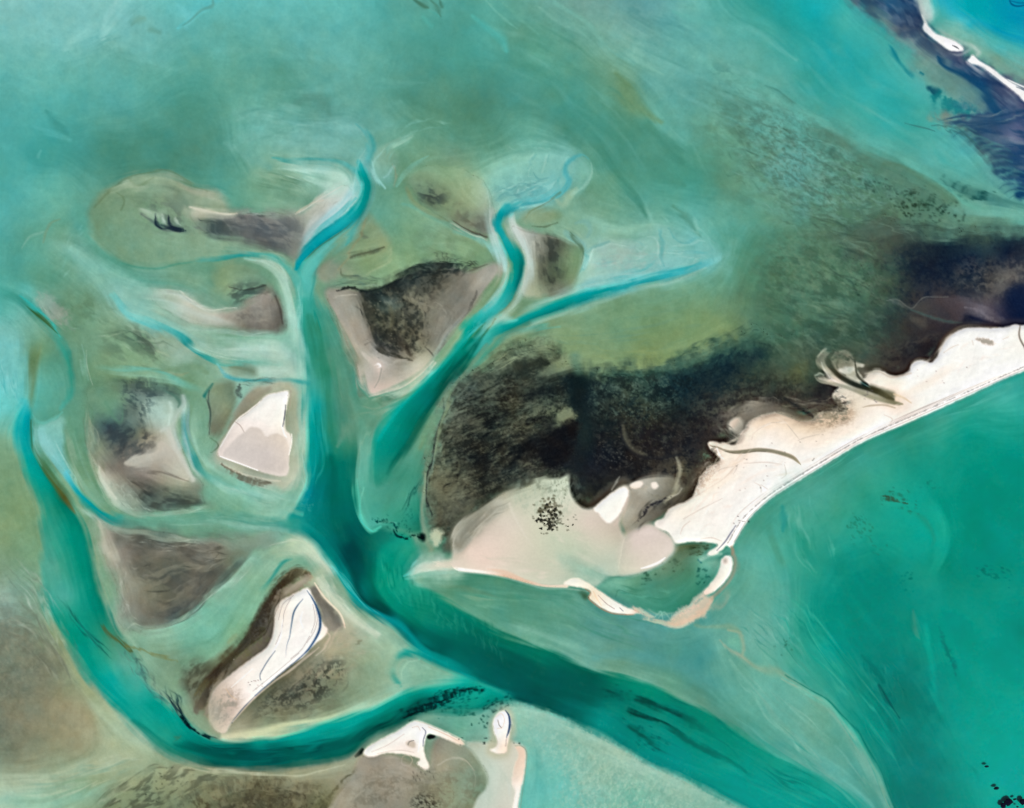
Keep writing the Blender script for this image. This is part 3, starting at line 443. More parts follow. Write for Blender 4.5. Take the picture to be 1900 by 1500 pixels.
streaks([1300,1395, 1400,1440, 1520,1490, 1620,1550], 26, [28,28,30,30], [(0,170,150),(0,125,115),(40,160,140)], (2,5), (.15,.4), 91)
# sand sheet south of the trunk
poly([950,1310, 1030,1330, 1100,1362, 1180,1407, 1290,1462, 1380,1510, 1500,1640, 1000,1640, 960,1500, 965,1420, 945,1340], [960,1340,135,190,165, 1000,1340,130,185,165, 1060,1370,130,182,160, 1110,1400,145,188,162, 1180,1430,148,188,162, 1250,1470,140,185,160, 1330,1510,120,180,158, 1100,1450,140,188,165, 1180,1480,110,185,160, 1000,1400,120,188,170, 1040,1450,105,190,175, 990,1480,105,188,172, 1080,1490,120,190,172, 1200,1620,130,185,160, 1020,1630,100,188,172], 5, .35, 1.3, 1, 92, 9)
fade([985,1380, 1000,1430, 1010,1490, 1030,1560], [8,14,16,16], (95,185,172), .5); fade([1030,1370, 1080,1440, 1110,1520], [6,12,10], (150,195,172), .4)
tex([950,1325, 1050,1350, 1180,1410, 1320,1490, 1320,1560, 1050,1560, 1040,1440], (165,198,172), .45, .5, .8, 9, 2.0, -60, 1.4, 93, 20)
tex([1060,1390, 1180,1420, 1320,1500, 1320,1560, 1120,1560], (115,170,148), .45, .5, .8, 9, 2.0, -60, 1.4, 94, 20)
# curl pool
stroke([800,1222, 775,1212, 750,1213, 731,1226, 725,1250, 742,1270], [6,8,9,10,10,4], [(0,150,145),(10,155,145),(20,155,145),(20,155,142),(20,155,140),(60,165,145)], 0, .9)
stroke([745,1262, 746,1245, 758,1232, 778,1224], [1,3,3,2], (150,198,165), 0, .6)
# right-hand water
stroke([1105,1218, 1180,1215, 1260,1235, 1310,1260, 1350,1280], [8,16,20,20,6], (80,155,150), 0, .5)
poly([1270,1215, 1300,1205, 1350,1235, 1380,1280, 1360,1300, 1310,1270], [1300,1230,62,145,140, 1340,1260,62,145,138, 1360,1285,75,155,140], 14, 0, 1, .7)
stroke([1355,1225, 1375,1255, 1410,1290, 1450,1330, 1500,1385, 1560,1440, 1620,1500], [3,5,7,9,10,10,8], [(125,190,165),(120,185,165),(110,185,168),(105,185,170),(100,182,170),(85,178,165),(75,170,155)], 0, .75)
stroke([1337,1188, 1352,1205, 1372,1218, 1400,1237, 1440,1250, 1490,1280, 1540,1320, 1580,1370, 1615,1430, 1650,1500, 1690,1600], [2,4,7,8,9,12,14,14,14,14,14], [(150,165,135),(160,165,135),(165,165,135),(140,165,130),(125,165,130),(120,162,130),(115,165,138),(108,165,140),(105,168,148),(100,168,150),(95,165,148)], 0, .85)
stroke([1352,1170, 1372,1175, 1380,1200, 1378,1215], [3,5,6,4], (150,170,135), 0, .7); stroke([1290,1160, 1330,1163, 1360,1165, 1375,1172], [4,6,7,3], (125,165,130), 0, .6)
poly([1350,1190, 1370,1182, 1376,1200, 1374,1210, 1362,1205], (105,180,150), 3, 0, 1, .8)
stroke([1450,1262, 1500,1285, 1545,1318, 1585,1362, 1620,1425, 1652,1495, 1700,1600], [4,9,9,7,4,2.5,2.5], [(95,185,165),(80,190,165),(60,185,160),(30,180,155),(0,160,145),(0,135,125),(0,125,115)], 0, .85)
streaks([1410,1090, 1460,1130, 1520,1200, 1600,1290, 1660,1370, 1720,1470], 44, [34,34,34,34,36,40], [(40,170,145),(0,125,112),(70,180,155),(0,160,140)], (1.5,5), (.2,.55), 95, (.15,.5))
streaks([1380,1130, 1420,1160, 1470,1220, 1530,1290], 24, [40,38,26,14], [(40,140,125),(60,150,130),(120,185,165)], (1,2.6), (.3,.6), 96, (.2,.6))
streaks([1480,900, 1490,960, 1510,1030, 1540,1080], 26, [30,36,40,30], [(90,180,155),(25,140,120),(110,185,160)], (1.5,4.5), (.25,.55), 97, (.25,.7))
fade([1430,955, 1432,990, 1445,1030, 1470,1070], [7,9,9,5], (70,150,120), .6); stroke([1452,940, 1456,965, 1455,985], [4,9,4], (20,140,140), 0, .7); fade([1470,965, 1490,1010, 1515,1050], [8,14,8], (15,140,120), .6)
streaks([1640,1230, 1680,1290, 1720,1360, 1780,1480], 30, [50,50,50,60], [(0,105,95),(0,155,138),(0,130,115)], (2,7), (.15,.4), 98, (.15,.4))
streaks([1620,1210, 1650,1260, 1680,1310], 26, [24,30,24], [(0,95,88),(40,150,135)], (1,2.4), (.35,.7), 99, (.2,.5))
stroke([1632,1272, 1648,1300, 1660,1318, 1671,1335], [2,4,2,1.6], (5,70,70), .1, .9); stroke([1600,1218, 1625,1245, 1640,1268], [3,6,4], (0,100,92), 0, .6)
stroke([1694,1135, 1697,1155, 1703,1175, 1710,1185], [3,7,7,2], (85,140,120), 0, .6)
fade([1715,1130, 1725,1200, 1735,1280, 1760,1350], [6,8,9,8], (0,165,145), .6)
stroke([1745,1165, 1758,1200, 1770,1230, 1775,1255], [2,5,4,2], (0,105,98), 0, .6, .4, 100, 10)
fade([1700,905, 1735,945, 1750,1000, 1745,1040, 1722,1080], [8,14,14,12,8], (15,168,145), .65)
fade([1690,945, 1720,970, 1735,1000, 1728,1020], [5,7,6,3], (30,135,110), .6)
stroke([1635,921, 1650,923, 1665,928, 1685,936], [1,4,2.5,1], (58,85,62), .1, .9, .3, 101, 8); specks([1630,918, 1690,912, 1695,950, 1660,935], 34, (1,2), (40,100,80), .7, 102, 1.5, 20)
specks([1570,975, 1605,955, 1615,985, 1640,1030, 1600,1010, 1575,990], 46, (1,2.2), (35,115,90), .7, 103, 1.5, 40)
specks([1720,895, 1740,895, 1740,905, 1722,905], 8, (1,2), (20,100,85), .6, 104, 1.5); specks([1800,1045, 1825,1048, 1875,1070, 1870,1085, 1830,1065], 36, (1,2.2), (0,95,82), .6, 105, 1.8, 25)
specks([1675,1068, 1695,1072, 1692,1092, 1680,1088], 12, (1.2,2.4), (0,92,80), .6, 106, 1.2); specks([1450,1190, 1466,1190, 1464,1205, 1450,1205], 12, (1,2), (45,95,75), .8, 107)
specks([1570,1170, 1590,1165, 1600,1200, 1580,1205], 12, (1,2), (20,110,95), .4, 108)
# under the long beach
streaks([1440,930, 1540,870, 1660,800, 1800,745, 1900,705], 20, 14, [(95,190,170),(60,160,145)], (1,2.5), (.2,.5), 109, (.1,.3), 2)
# between spit and trunk
streaks([790,1085, 900,1100, 1020,1120, 1120,1160, 1240,1200], 36, [20,30,34,34,30], [(110,175,145),(65,145,115),(95,165,130)], (2,5.5), (.15,.45), 110, (.15,.45))
fade([800,1082, 860,1090, 900,1100, 930,1112], [4,8,6,2], (95,145,108), .6); fade([850,1100, 890,1112, 925,1116], [2,4,1], (115,165,128), .6)
fade([920,1160, 980,1170, 1060,1195, 1100,1215], [6,10,10,5], (115,175,150), .6)
poly([755,1066, 765,1043, 782,1033, 838,1036, 870,1062, 840,1075, 800,1082, 770,1085], [765,1060,140,195,170, 800,1045,175,200,180, 830,1050,200,205,185, 790,1070,130,190,165, 850,1070,150,190,165], 11, .12, 1.15, .75, 111); fade([755,1072, 775,1058, 800,1052, 840,1052], [4,8,9,6], (205,210,190), .6); fade([760,1056, 768,1046, 778,1040], [2,4,3], (185,205,188), .6)
# ---------------------------------------------------------------- drying flats, weed beds
# upper left lobe and its grey strip
poly([163,400, 170,380, 200,350, 240,330, 290,320, 330,330, 365,350, 400,352, 425,375, 435,392, 545,400, 555,440, 540,470, 500,464, 470,460, 430,466, 380,478, 330,490, 270,496, 220,478, 180,450],
 [180,400,112,148,108, 230,350,125,155,120, 280,335,130,160,128, 340,345,140,158,128, 400,370,150,165,135, 250,430,122,160,126, 330,450,128,165,130, 320,380,120,148,120, 280,400,122,160,122, 430,450,128,162,128, 210,440,110,155,122, 500,455,112,135,115], 6, .08, 1.2, .9, 121)
for p in ([175,385, 205,352, 245,330, 300,318, 345,338, 385,358], [240,335, 255,345, 285,330], [225,390, 230,370, 215,355]): stroke(p, [2,3,3,1.5], (98,128,88), 0, .45)
stroke([205,355, 250,338, 300,332, 340,352], [5,9,9,4], (150,175,140), 0, .4); tex([250,390, 300,370, 350,400, 345,430, 300,425, 265,405], (95,115,105), .6, .2, .5, 26, 2.2, 30, 2, 122, 12)
for p in ([288,398, 292,412, 302,422, 318,420], [312,405, 316,418, 330,424, 345,428], [300,415, 325,425, 340,427]): stroke(p, [2,4,4,1], (45,58,72), 0, .75)
for p in ([300,400, 308,414], [325,405, 335,418], [262,388, 280,396]): stroke(p, [3,5,2], (165,190,168), 0, .55)
poly([345,385, 380,386, 430,396, 470,392, 545,398, 590,372, 640,338, 652,368, 622,412, 585,440, 562,462, 550,488, 530,472, 470,456, 425,440, 395,438, 375,425, 355,405],
 [360,387,190,190,170, 385,392,185,185,165, 420,402,165,168,152, 470,415,95,100,100, 440,420,110,118,115, 400,425,100,115,108, 510,430,115,118,112, 540,450,120,125,115, 545,420,140,145,132, 570,405,165,172,155, 600,388,188,192,178, 620,385,178,192,184, 640,355,190,205,195, 590,420,165,180,172, 380,410,120,140,118, 555,475,135,145,130], 8, .1, 1.25, 1, 123)
tex([440,402, 500,396, 550,410, 550,450, 520,466, 470,450, 425,438, 400,432], (70,78,84), .6, .2, .6, 40, 2.2, 20, 1.8, 124, 9)
tex([380,415, 410,412, 440,430, 420,440, 395,436], (62,76,78), .6, .0, .5, 24, 2.2, 25, 2, 125, 6)
streaks([455,396, 480,394, 515,398], 26, 4, [(150,165,150),(70,78,80)], (.8,1.4), (.4,.7), 126, (.1,.2), 2)
stroke([352,383, 385,392, 420,400, 440,398], [3,5,4,2], (205,200,182), 0, .7); stroke([548,398, 585,372, 615,350, 640,335], [2,3,4,4], (200,192,178), 0, .6)
poly([600,330, 625,325, 650,332, 652,352, 630,362, 605,352], (178,212,196), 9, 0, 1, .6)
streaks([460,325, 520,340, 570,362, 600,372], 14, [12,16,14,8], [(80,130,100),(140,178,145)], (2,5), (.25,.5), 127, (.4,.8))
# left middle flat
poly([395,505, 410,485, 440,483, 480,500, 500,530, 480,550, 440,562, 405,548, 395,525], [410,500,138,158,112, 440,500,135,155,112, 420,535,145,165,115, 470,530,112,138,108, 440,545,120,150,118], 9, .1, 1.1, .6, 128)
poly([270,545, 333,540, 362,562, 390,574, 440,572, 467,558, 482,543, 496,530, 517,553, 527,580, 529,612, 503,618, 453,614, 400,606, 347,596, 307,575],
 [285,552,150,185,160, 330,552,175,190,168, 345,565,195,198,180, 370,585,178,182,162, 330,575,160,188,165, 400,580,190,185,170, 420,592,160,155,142, 460,580,135,130,118, 485,555,165,150,138, 505,555,150,135,122, 520,590,92,88,80, 500,600,125,118,108, 450,605,132,132,118, 485,592,150,145,130, 470,600,120,112,104], 8, .07, 1.25, 1, 129)
tex([420,560, 460,556, 500,535, 515,560, 480,556, 445,568], (75,78,72), .5, .1, .5, 20, 2.2, -25, 2, 130, 5)
tex([425,535, 460,525, 495,530, 480,548, 445,560, 420,555], (70,85,78), .7, .1, .5, 22, 2.2, -25, 2.2, 131, 7)
stroke([425,533, 455,538, 480,530, 494,528], [1,2,3,3], (70,75,68), 0, .7); tex([440,580, 500,570, 525,600, 500,615, 450,608], (110,102,95), .5, .3, .5, 18, 2.2, 10, 1.3, 132, 8)
stroke([512,550, 519,575, 526,600], [3,5,4], (78,74,68), 0, .8)
stroke([333,540, 362,562, 390,575, 440,571], [2,3,2,1], (210,210,195), 0, .6)
# centre triangle
poly([670,400, 690,405, 715,430, 722,455, 705,490, 680,515, 640,515, 625,495, 640,470, 655,440], [690,420,125,150,112, 700,440,140,162,122, 660,480,125,155,112, 680,500,125,158,112, 640,500,135,150,122, 705,460,138,155,112], 6, .1, 1.2, .8, 133)
poly([600,490, 620,480, 632,500, 622,520, 605,525, 592,512], [610,500,140,142,125], 7, .1, 1.2, .7)
stroke([650,476, 675,470, 695,464, 712,458], [3,6,7,3], (78,86,68), 0, .7, .08, 134, 18); stroke([668,430, 675,437, 682,440], [2,6,3], (100,118,98), 0, .6)
stroke([627,500, 650,470, 672,425, 680,405], [2,3,3,2], (150,140,105), 0, .4)
stroke([632,498, 635,512, 655,514], [1,3,1], (95,112,85), 0, .6)
stroke([725,460, 722,485, 700,500, 680,512], [3,5,5,2], (150,172,130), 0, .5); tex([770,430, 830,445, 900,480, 880,500, 830,480, 780,460], (98,125,92), .5, .1, .5, 40, 2.2, 35, 2, 135, 15)
poly([605,528, 650,522, 700,522, 730,512, 780,505, 740,535, 700,545, 640,545, 605,545], [620,535,110,150,122, 680,532,125,155,115, 720,520,125,160,115], 5, .1, 1.2, .7, 136)
CT = poly([604,542, 623,534, 668,538, 697,538, 725,528, 745,512, 783,496, 812,485, 837,491, 866,503, 903,493, 925,485, 932,503, 903,537, 877,569, 850,603, 823,637, 805,660, 801,672, 787,687, 747,711, 720,724, 688,734, 670,700, 655,662, 637,620, 617,582],
 [618,556,158,148,134, 645,552,160,150,132, 640,590,155,148,132, 662,570,150,140,120, 665,610,165,150,135, 675,640,178,162,145, 690,660,202,187,172, 700,680,225,210,200, 668,670,150,148,125, 678,700,190,175,160, 740,690,165,155,140, 710,700,182,167,152, 730,705,192,180,164, 775,682,190,185,165, 690,728,212,192,180, 790,660,165,165,140, 760,665,155,150,130,
 682,556,40,50,48, 690,580,60,62,52, 700,600,72,75,60, 740,600,60,62,52, 730,570,72,80,68, 760,580,95,95,80, 700,630,58,58,54, 740,640,65,65,58, 760,620,82,82,68, 780,640,118,118,98, 710,538,30,40,42, 730,530,42,50,50, 760,510,52,60,56, 790,500,60,70,65, 820,500,70,78,70, 830,530,105,105,92, 800,560,115,112,95, 850,512,112,110,98, 870,540,138,132,120, 905,508,162,160,148, 860,570,122,117,107, 830,600,130,124,110, 810,630,127,122,107], 5, .06, 1.3, 1, 137)
tex([675,540, 740,520, 810,490, 840,500, 800,560, 790,640, 760,660, 710,655, 690,620], (32,38,36), .65, .25, .6, 34, 2.0, 70, 1.5, 138, 8, L2=10)
tex([675,545, 740,525, 800,520, 800,600, 780,650, 710,650, 690,610], (140,140,112), .4, .8, .5, 34, 1.9, 60, 1.3, 139, 8)
tex([720,525, 745,508, 790,492, 835,485, 870,500, 830,515, 780,525, 740,540], (32,42,42), .75, .1, .5, 16, 1.9, -15, 2.2, 140, 5)
stroke([625,540, 650,534, 675,540, 695,538, 722,531, 745,520], [2,4,4,4,5,3], (28,36,38), 0, .8, .15, 141, 10)
stroke([674,545, 680,570, 688,600, 692,625, 700,650, 730,660, 765,670], [3,5,6,5,4,4,2], (50,55,48), 0, .6, .2, 142, 12)
stroke([752,560, 755,585, 765,605], [2,5,2], (55,60,55), 0, .5); tex([800,540, 860,520, 870,560, 830,610, 800,640, 790,600], (95,92,82), .45, .3, .6, 26, 2.0, -60, 2, 143, 12)
stroke([885,540, 878,558, 860,585, 845,605, 825,635, 810,655], [1.5,2,2,2,2,2], (75,75,70), 0, .65, .2, 144, 8); stroke([790,645, 800,655, 804,662], [1,2,1], (60,60,55), 0, .7)
stroke([695,678, 702,676, 706,680, 700,683], [1,3,2,1], (255,250,248), .2, .95); stroke([672,655, 690,672, 705,690, 700,712], [4,5,4,2], (222,205,192), 0, .6)
stroke([708,685, 703,705, 695,720], [2,2,1], (150,138,125), 0, .6); stroke([712,690, 735,672, 770,672], [2,3,2], (175,165,150), 0, .5)
stroke([684,738, 720,727, 750,712, 780,695, 805,672], [2,3.5,4,4,3], (215,200,188), 0, .7); stroke([690,745, 725,735, 760,715, 795,690], [3,5,6,4], (165,195,168), 0, .6); stroke([608,555, 620,585, 640,622, 655,655, 672,700], [2,2.5,3,4,4], (125,135,112), 0, .6)
streaks([665,680, 675,720, 690,745], 14, [10,9,8], [(120,125,100),(185,180,160)], (1,2.5), (.3,.6), 145, (.4,.8), 2)
streaks([660,745, 700,755, 740,740, 790,700], 16, [16,18,14,8], [(110,140,112),(160,185,158),(140,160,130)], (2,4), (.3,.55), 146, (.3,.7))
# upper middle flat
poly([758,322, 800,306, 860,318, 900,340, 917,380, 920,432, 907,441, 877,432, 839,413, 800,392, 770,362], [785,340,120,152,116, 830,325,130,165,120, 805,365,92,108,90, 850,360,142,164,122, 860,400,120,135,108, 890,412,125,130,115, 905,428,138,140,127, 880,380,148,172,132, 905,365,162,188,158, 820,385,122,148,108], 9, .1, 1.2, .9, 147)
tex([775,350, 800,345, 830,365, 820,378, 790,375], (62,75,72), .75, .1, .5, 20, 2.2, 20, 1.6, 148, 7); tex([830,380, 870,390, 910,420, 900,436, 860,420], (95,98,85), .5, .2, .5, 26, 2.2, 30, 1.5, 149, 8)
stroke([840,411, 858,423, 880,433, 905,440], [1.5,2.5,3,2], (85,80,72), 0, .8); stroke([835,415, 858,428, 882,438, 906,445], [1,1.5,1.5,1], (190,190,170), 0, .6)
# right middle flat
poly([951,418, 997,432, 1042,446, 1077,456, 1084,477, 1073,503, 1063,533, 1037,549, 999,552, 968,550, 970,517, 977,477, 962,447], [958,428,198,200,192, 970,460,188,196,184, 988,452,170,174,160, 1010,445,118,122,108, 1032,458,78,86,76, 1025,480,72,80,70, 1010,490,105,112,92, 985,500,158,162,138, 1020,520,75,85,70, 1050,480,120,145,105, 1072,468,115,150,105, 1050,510,112,138,98, 1040,535,120,125,105, 1000,540,152,162,130, 975,535,165,175,150], 5, .08, 1.3, .95, 150)
tex([995,440, 1035,445, 1045,480, 1030,530, 1010,535, 1005,490], (60,68,62), .65, .2, .5, 26, 2.1, 60, 1.6, 151, 8); stroke([953,420, 985,432, 1010,438, 1035,446], [1,2,2,1], (140,140,125), 0, .5)
stroke([1058,430, 1075,452, 1084,472, 1080,490], [2,3,2,1], (85,118,85), 0, .6)
# left lower flat
poly([157,732, 171,767, 165,807, 171,849, 186,871, 184,892, 208,932, 227,948, 267,957, 293,947, 373,941, 398,935, 365,915, 385,905, 362,881, 347,855, 333,820, 322,793, 343,748, 327,722, 293,714, 232,711, 187,714],
 [180,740,105,148,112, 200,765,98,146,112, 225,740,108,150,115, 245,720,92,112,102, 290,720,80,98,94, 240,760,95,115,105, 280,755,155,185,165, 310,745,120,150,130, 325,735,90,125,105, 310,775,168,198,182, 200,793,62,78,86, 240,785,95,120,110, 270,800,120,125,105, 185,830,122,140,115, 230,820,72,82,82, 250,810,98,108,92, 205,850,120,125,110, 298,808,175,170,152, 318,815,192,196,180, 322,840,190,188,175, 300,845,187,180,164, 330,870,187,188,170, 270,838,162,152,140, 250,860,150,140,128, 270,882,140,125,115, 205,870,130,120,108, 225,872,135,122,110, 190,882,190,192,174, 205,895,172,178,158, 230,893,130,128,115, 260,905,105,105,95, 222,932,165,185,160, 280,918,82,94,85, 320,910,125,135,112, 340,890,165,170,148, 290,940,95,112,98, 340,928,90,106,90, 385,933,102,122,100, 250,942,140,165,140], 8, .09, 1.25, 1, 152)
tex([230,710, 300,712, 330,730, 300,740, 270,780, 240,790], (62,80,82), .6, .3, .5, 16, 1.9, 30, 1.8, 153, 7); tex([185,780, 230,790, 280,800, 280,830, 240,850, 200,830], (55,65,70), .7, .15, .5, 26, 2.0, -30, 1.8, 154, 9)
tex([225,830, 250,815, 285,825, 255,845, 235,860], (82,92,90), .6, .1, .5, 14, 2, -60, 2.5, 155, 5); tex([230,890, 300,910, 380,935, 330,945, 280,945, 240,915], (62,68,64), .65, .1, .6, 24, 2.1, 12, 2.5, 156, 6)
poly([230,862, 247,848, 262,844, 290,838, 292,824, 300,818, 315,830, 335,850, 352,880, 345,892, 310,882, 280,870, 255,866], [250,855,182,174,158, 280,845,188,180,164, 310,845,188,180,165, 330,875,182,182,165, 290,868,165,152,138], 2, .05, 1.5, .85, 157)
stroke([300,800, 310,798, 325,830, 342,860, 358,890], [4,7,6,6,6], (195,198,185), 0, .75); stroke([275,872, 310,880, 350,892], [2,2.5,1], (115,105,95), 0, .6); stroke([186,865, 185,885, 200,905, 215,925], [3,4,5,4], (195,200,180), 0, .65)
poly([285,750, 315,735, 325,770, 310,795, 290,790, 270,770], (170,200,184), 10, .1, 1, .6); stroke([310,790, 318,765, 315,750], [3,6,5], (185,212,200), 0, .5)
stroke([340,735, 342,755, 330,768, 322,790, 335,830], [6,10,9,6,8], (175,195,182), 0, .65); stroke([306,722, 322,735, 333,748, 330,757], [2,4,4,2], (80,125,105), 0, .6)
streaks([205,890, 240,925, 285,950], 26, [14,16,8], [(175,195,172),(120,135,118)], (1,2.5), (.3,.6), 158, (.1,.25)); streaks([160,740, 165,800, 180,860, 200,910], 18, [8,10,10,10], [(150,160,130),(110,125,100),(170,180,155)], (1,2.6), (.3,.5), 159, (.2,.5))
stroke([195,745, 205,765, 222,785, 228,770, 226,750], [3,5,4,2,1], (90,140,105), 0, .5)
# left creek lobe with fine lines
tex([190,620, 250,610, 290,630, 330,660, 300,680, 250,675, 200,660], (88,118,92), .6, .2, .6, 34, 2.1, 30, 2.5, 160, 14); tex([240,605, 280,620, 310,650, 290,665, 260,640], (78,92,84), .6, .1, .5, 20, 2.2, 40, 2.2, 161, 8)
poly([280,615, 320,625, 355,655, 350,675, 320,670, 290,645], (150,180,160), 8, .1, 1.1, .6); stroke([280,690, 320,685, 360,680, 385,692], [3,6,8,4], (115,155,115), 0, .6); stroke([300,690, 330,694, 350,690], [1,4,1], (160,150,110), 0, .3)
poly([65,555, 85,545, 115,570, 130,590, 105,600, 82,585], [85,560,135,168,152, 105,575,140,152,138], 7, .25, 1.3, .8, 162, 16); streaks([70,560, 100,595, 150,630], 24, [14,18,16], [(145,185,168),(95,130,108),(120,150,130)], (1,2.6), (.3,.6), 163, (.15,.4))
tex([130,545, 170,560, 190,590, 175,600, 140,575], (90,125,90), .6, .0, .5, 40, 2.2, 40, 1.6, 164, 14); stroke([80,450, 85,430, 95,412, 110,405], [3,4,4,2], (125,145,105), 0, .4); poly([90,440, 130,455, 170,490, 200,520, 170,520, 130,490, 100,470], (130,182,160), 14, .1, 1, .5)
for p in ([40,460, 55,440, 80,430], [150,668, 156,690, 162,705], [150,640, 155,670, 160,690]): stroke(p, [2,4,2], (130,180,160), 0, .4)
stroke([60,770, 75,785, 95,778, 115,765], [2,4,4,3], (95,185,168), 0, .6)
# lower left flat
poly([172,962, 190,967, 240,980, 320,993, 373,1000, 453,998, 500,988, 535,990, 530,1004, 500,1015, 458,1030, 447,1042, 410,1081, 370,1120, 333,1150, 300,1160, 267,1168, 240,1170, 219,1147, 222,1113, 214,1070, 198,1042, 187,1015, 177,985],
 [180,980,165,170,150, 200,1000,162,154,140, 200,1022,180,180,160, 220,1000,112,112,100, 240,990,130,142,126, 262,1005,98,100,90, 300,1000,85,100,90, 350,1005,90,102,92, 240,1018,125,115,105, 222,1028,152,142,130, 260,1030,85,85,78, 300,1020,120,112,100, 350,1020,142,132,120, 400,1020,137,132,117, 440,1008,120,140,114, 480,995,125,152,130, 520,995,130,170,145, 300,1045,85,88,75, 340,1050,74,77,64, 380,1050,95,92,80, 400,1060,84,84,74, 430,1040,105,120,96, 260,1060,115,118,100, 290,1080,95,98,80, 330,1080,78,80,68, 360,1090,125,118,105, 240,1090,148,150,132, 280,1110,105,108,88, 320,1110,84,84,70, 350,1110,68,74,68, 300,1140,95,95,85, 330,1130,72,80,78, 260,1140,122,122,110, 240,1130,135,136,122, 240,1155,125,148,126], 9, .08, 1.2, 1, 165)
tex([240,985, 330,995, 390,1005, 420,1050, 380,1100, 330,1140, 280,1120, 250,1060], (55,58,55), .55, .2, .6, 46, 2.1, 15, 3.2, 166, 14); tex([260,1040, 400,1040, 390,1080, 320,1130, 270,1110], (135,130,108), .4, .5, .5, 24, 2.1, -20, 3, 167, 12)
streaks([410,1045, 385,1085, 350,1130, 310,1155, 270,1165], 30, [12,14,14,12,8], [(60,68,66),(95,98,88),(120,125,110)], (1.2,3), (.3,.65), 168, (.2,.6)); streaks([215,1075, 225,1110, 235,1150], 16, [7,7,10], [(180,190,172),(110,120,105)], (.8,2), (.3,.6), 169, (.2,.5))
stroke([180,970, 190,1000, 205,1025, 215,1040], [4,7,9,5], (180,180,160), 0, .6); streaks([190,975, 240,995, 320,1010, 400,1008], 24, [6,8,8,6], [(70,75,72),(150,165,148),(180,185,165)], (.8,2), (.3,.6), 170, (.1,.3))
stroke([236,1168, 245,1160, 260,1163], [1,2.5,1], (175,195,165), 0, .6)
poly([530,1003, 545,992, 575,1000, 600,1030, 620,1065, 600,1070, 580,1045, 555,1030, 500,1035, 480,1030], [540,1010,175,195,160, 570,1010,180,198,168, 600,1045,185,198,175, 510,1025,140,175,140, 610,1062,170,190,165], 6, .06, 1.2, .9, 171)
stroke([500,1012, 520,1008, 540,1003, 560,1004], [1,2,3,1], (190,205,178), 0, .6); fade([545,1036, 525,1045, 505,1070, 480,1100], [4,6,5,3], (35,150,140), .75)
# west bank
for p, s, a in (([-160,1100, 20,1110, 60,1140, 100,1200, 120,1250, 80,1330, 30,1390, -160,1400], 171, 8), ([-160,1180, 20,1170, 70,1190, 110,1240, 60,1330, 0,1360, -160,1360], 172, 20)):
    tex(p, (98,102,86), .32, .25, .8, 60, 2.0, a, 1.5, s, 25, L2=14); tex(p, (158,158,132), .2, .55, .6, 30, 2.0, a+20, 1.6, s+20, 25, L2=9)
streaks([0,1040, 40,1075, 80,1120, 110,1180, 140,1250], 30, [20,22,22,20,18], [(175,195,178),(105,120,105),(150,170,150)], (1.2,3.5), (.25,.55), 173, (.15,.4))
fade([80,1100, 90,1150, 120,1200, 150,1255, 190,1310, 240,1355], [10,11,12,14,14,10], (150,165,118), .55); stroke([70,1140, 90,1190, 115,1230, 125,1260], [3,8,8,3], (105,115,100), 0, .45)
fade([150,1290, 200,1330, 250,1370, 300,1400], [14,18,18,10], (165,185,152), .5); fade([60,1300, 110,1310, 160,1340, 170,1380], [14,24,24,12], (160,152,122), .45)
fade([-40,1450, 60,1450, 140,1430, 220,1410, 290,1410], [14,20,18,18,10], (175,190,158), .6); fade([-40,1480, 60,1490, 150,1480, 230,1440], [12,16,14,8], (140,190,160), .6); streaks([0,1465, 100,1460, 200,1430, 290,1405], 26, [26,24,18,10], [(190,200,172),(130,170,140)], (2,5), (.2,.5), 174, (.2,.6))
fade([200,1120, 215,1160, 232,1185], [2,4,3], (0,125,105), .5); stroke([190,1160, 205,1180, 225,1195, 245,1210, 230,1190, 215,1180], [2,4,4,2,2,1], (95,100,45), 0, .75); stroke([235,1198, 265,1210, 300,1222, 330,1228], [3,2.5,2,1], (125,130,75), 0, .6)
streaks([225,1205, 245,1230, 275,1265, 310,1305], 30, [9,11,9,6], [(70,90,95),(90,125,112),(55,75,85)], (.8,2.2), (.3,.65), 175, (.15,.4)); streaks([100,1095, 140,1155, 190,1205, 215,1225], 14, [5,6,6,4], [(20,90,85),(25,105,95)], (1,2.2), (.4,.75), 176, (.3,.7))
streaks([300,1275, 325,1310, 350,1350, 362,1358], 22, [10,12,5,2], [(20,45,60),(40,75,85)], (1,2.4), (.5,.9), 177, (.3,.7)); stroke([335,1330, 350,1347, 365,1358, 385,1365, 402,1368], [2,3,2.5,2,1], (10,30,40), .1, .85, .3, 178, 8)
stroke([245,1340, 300,1380, 350,1400, 420,1412, 500,1412], [8,9,9,9,6], (10,130,115), 0, .5); streaks([330,1385, 420,1402, 520,1400, 620,1380, 720,1335], 26, [14,16,16,16,14], [(0,70,68),(0,150,140),(0,105,95)], (1.5,4), (.2,.45), 179, (.15,.4)); stroke([322,1370, 330,1372, 322,1376], [2,3,1], (70,110,80), 0, .6)
streaks([640,1385, 690,1358, 740,1330, 790,1306, 840,1300], 22, [5,6,6,6,5], [(0,60,58),(0,85,80)], (1,3), (.3,.6), 180, (.2,.5))
stroke([748,1330, 770,1320, 790,1313, 812,1303, 828,1294, 850,1284, 872,1281, 896,1280], [2,4,5.5,7,6,4.5,4,1.5], (2,36,40), .1, .8, .45, 181, 8); specks([752,1326, 790,1308, 825,1292, 850,1281, 890,1278, 896,1282, 870,1286, 840,1296, 825,1308, 790,1316, 760,1328], 110, (.9,2.0), (2,30,36), .75, 181, 1.5, -24); specks([820,1312, 870,1310, 875,1318, 825,1318], 40, (1,1.8), (10,80,72), .7, 182, 1.6)
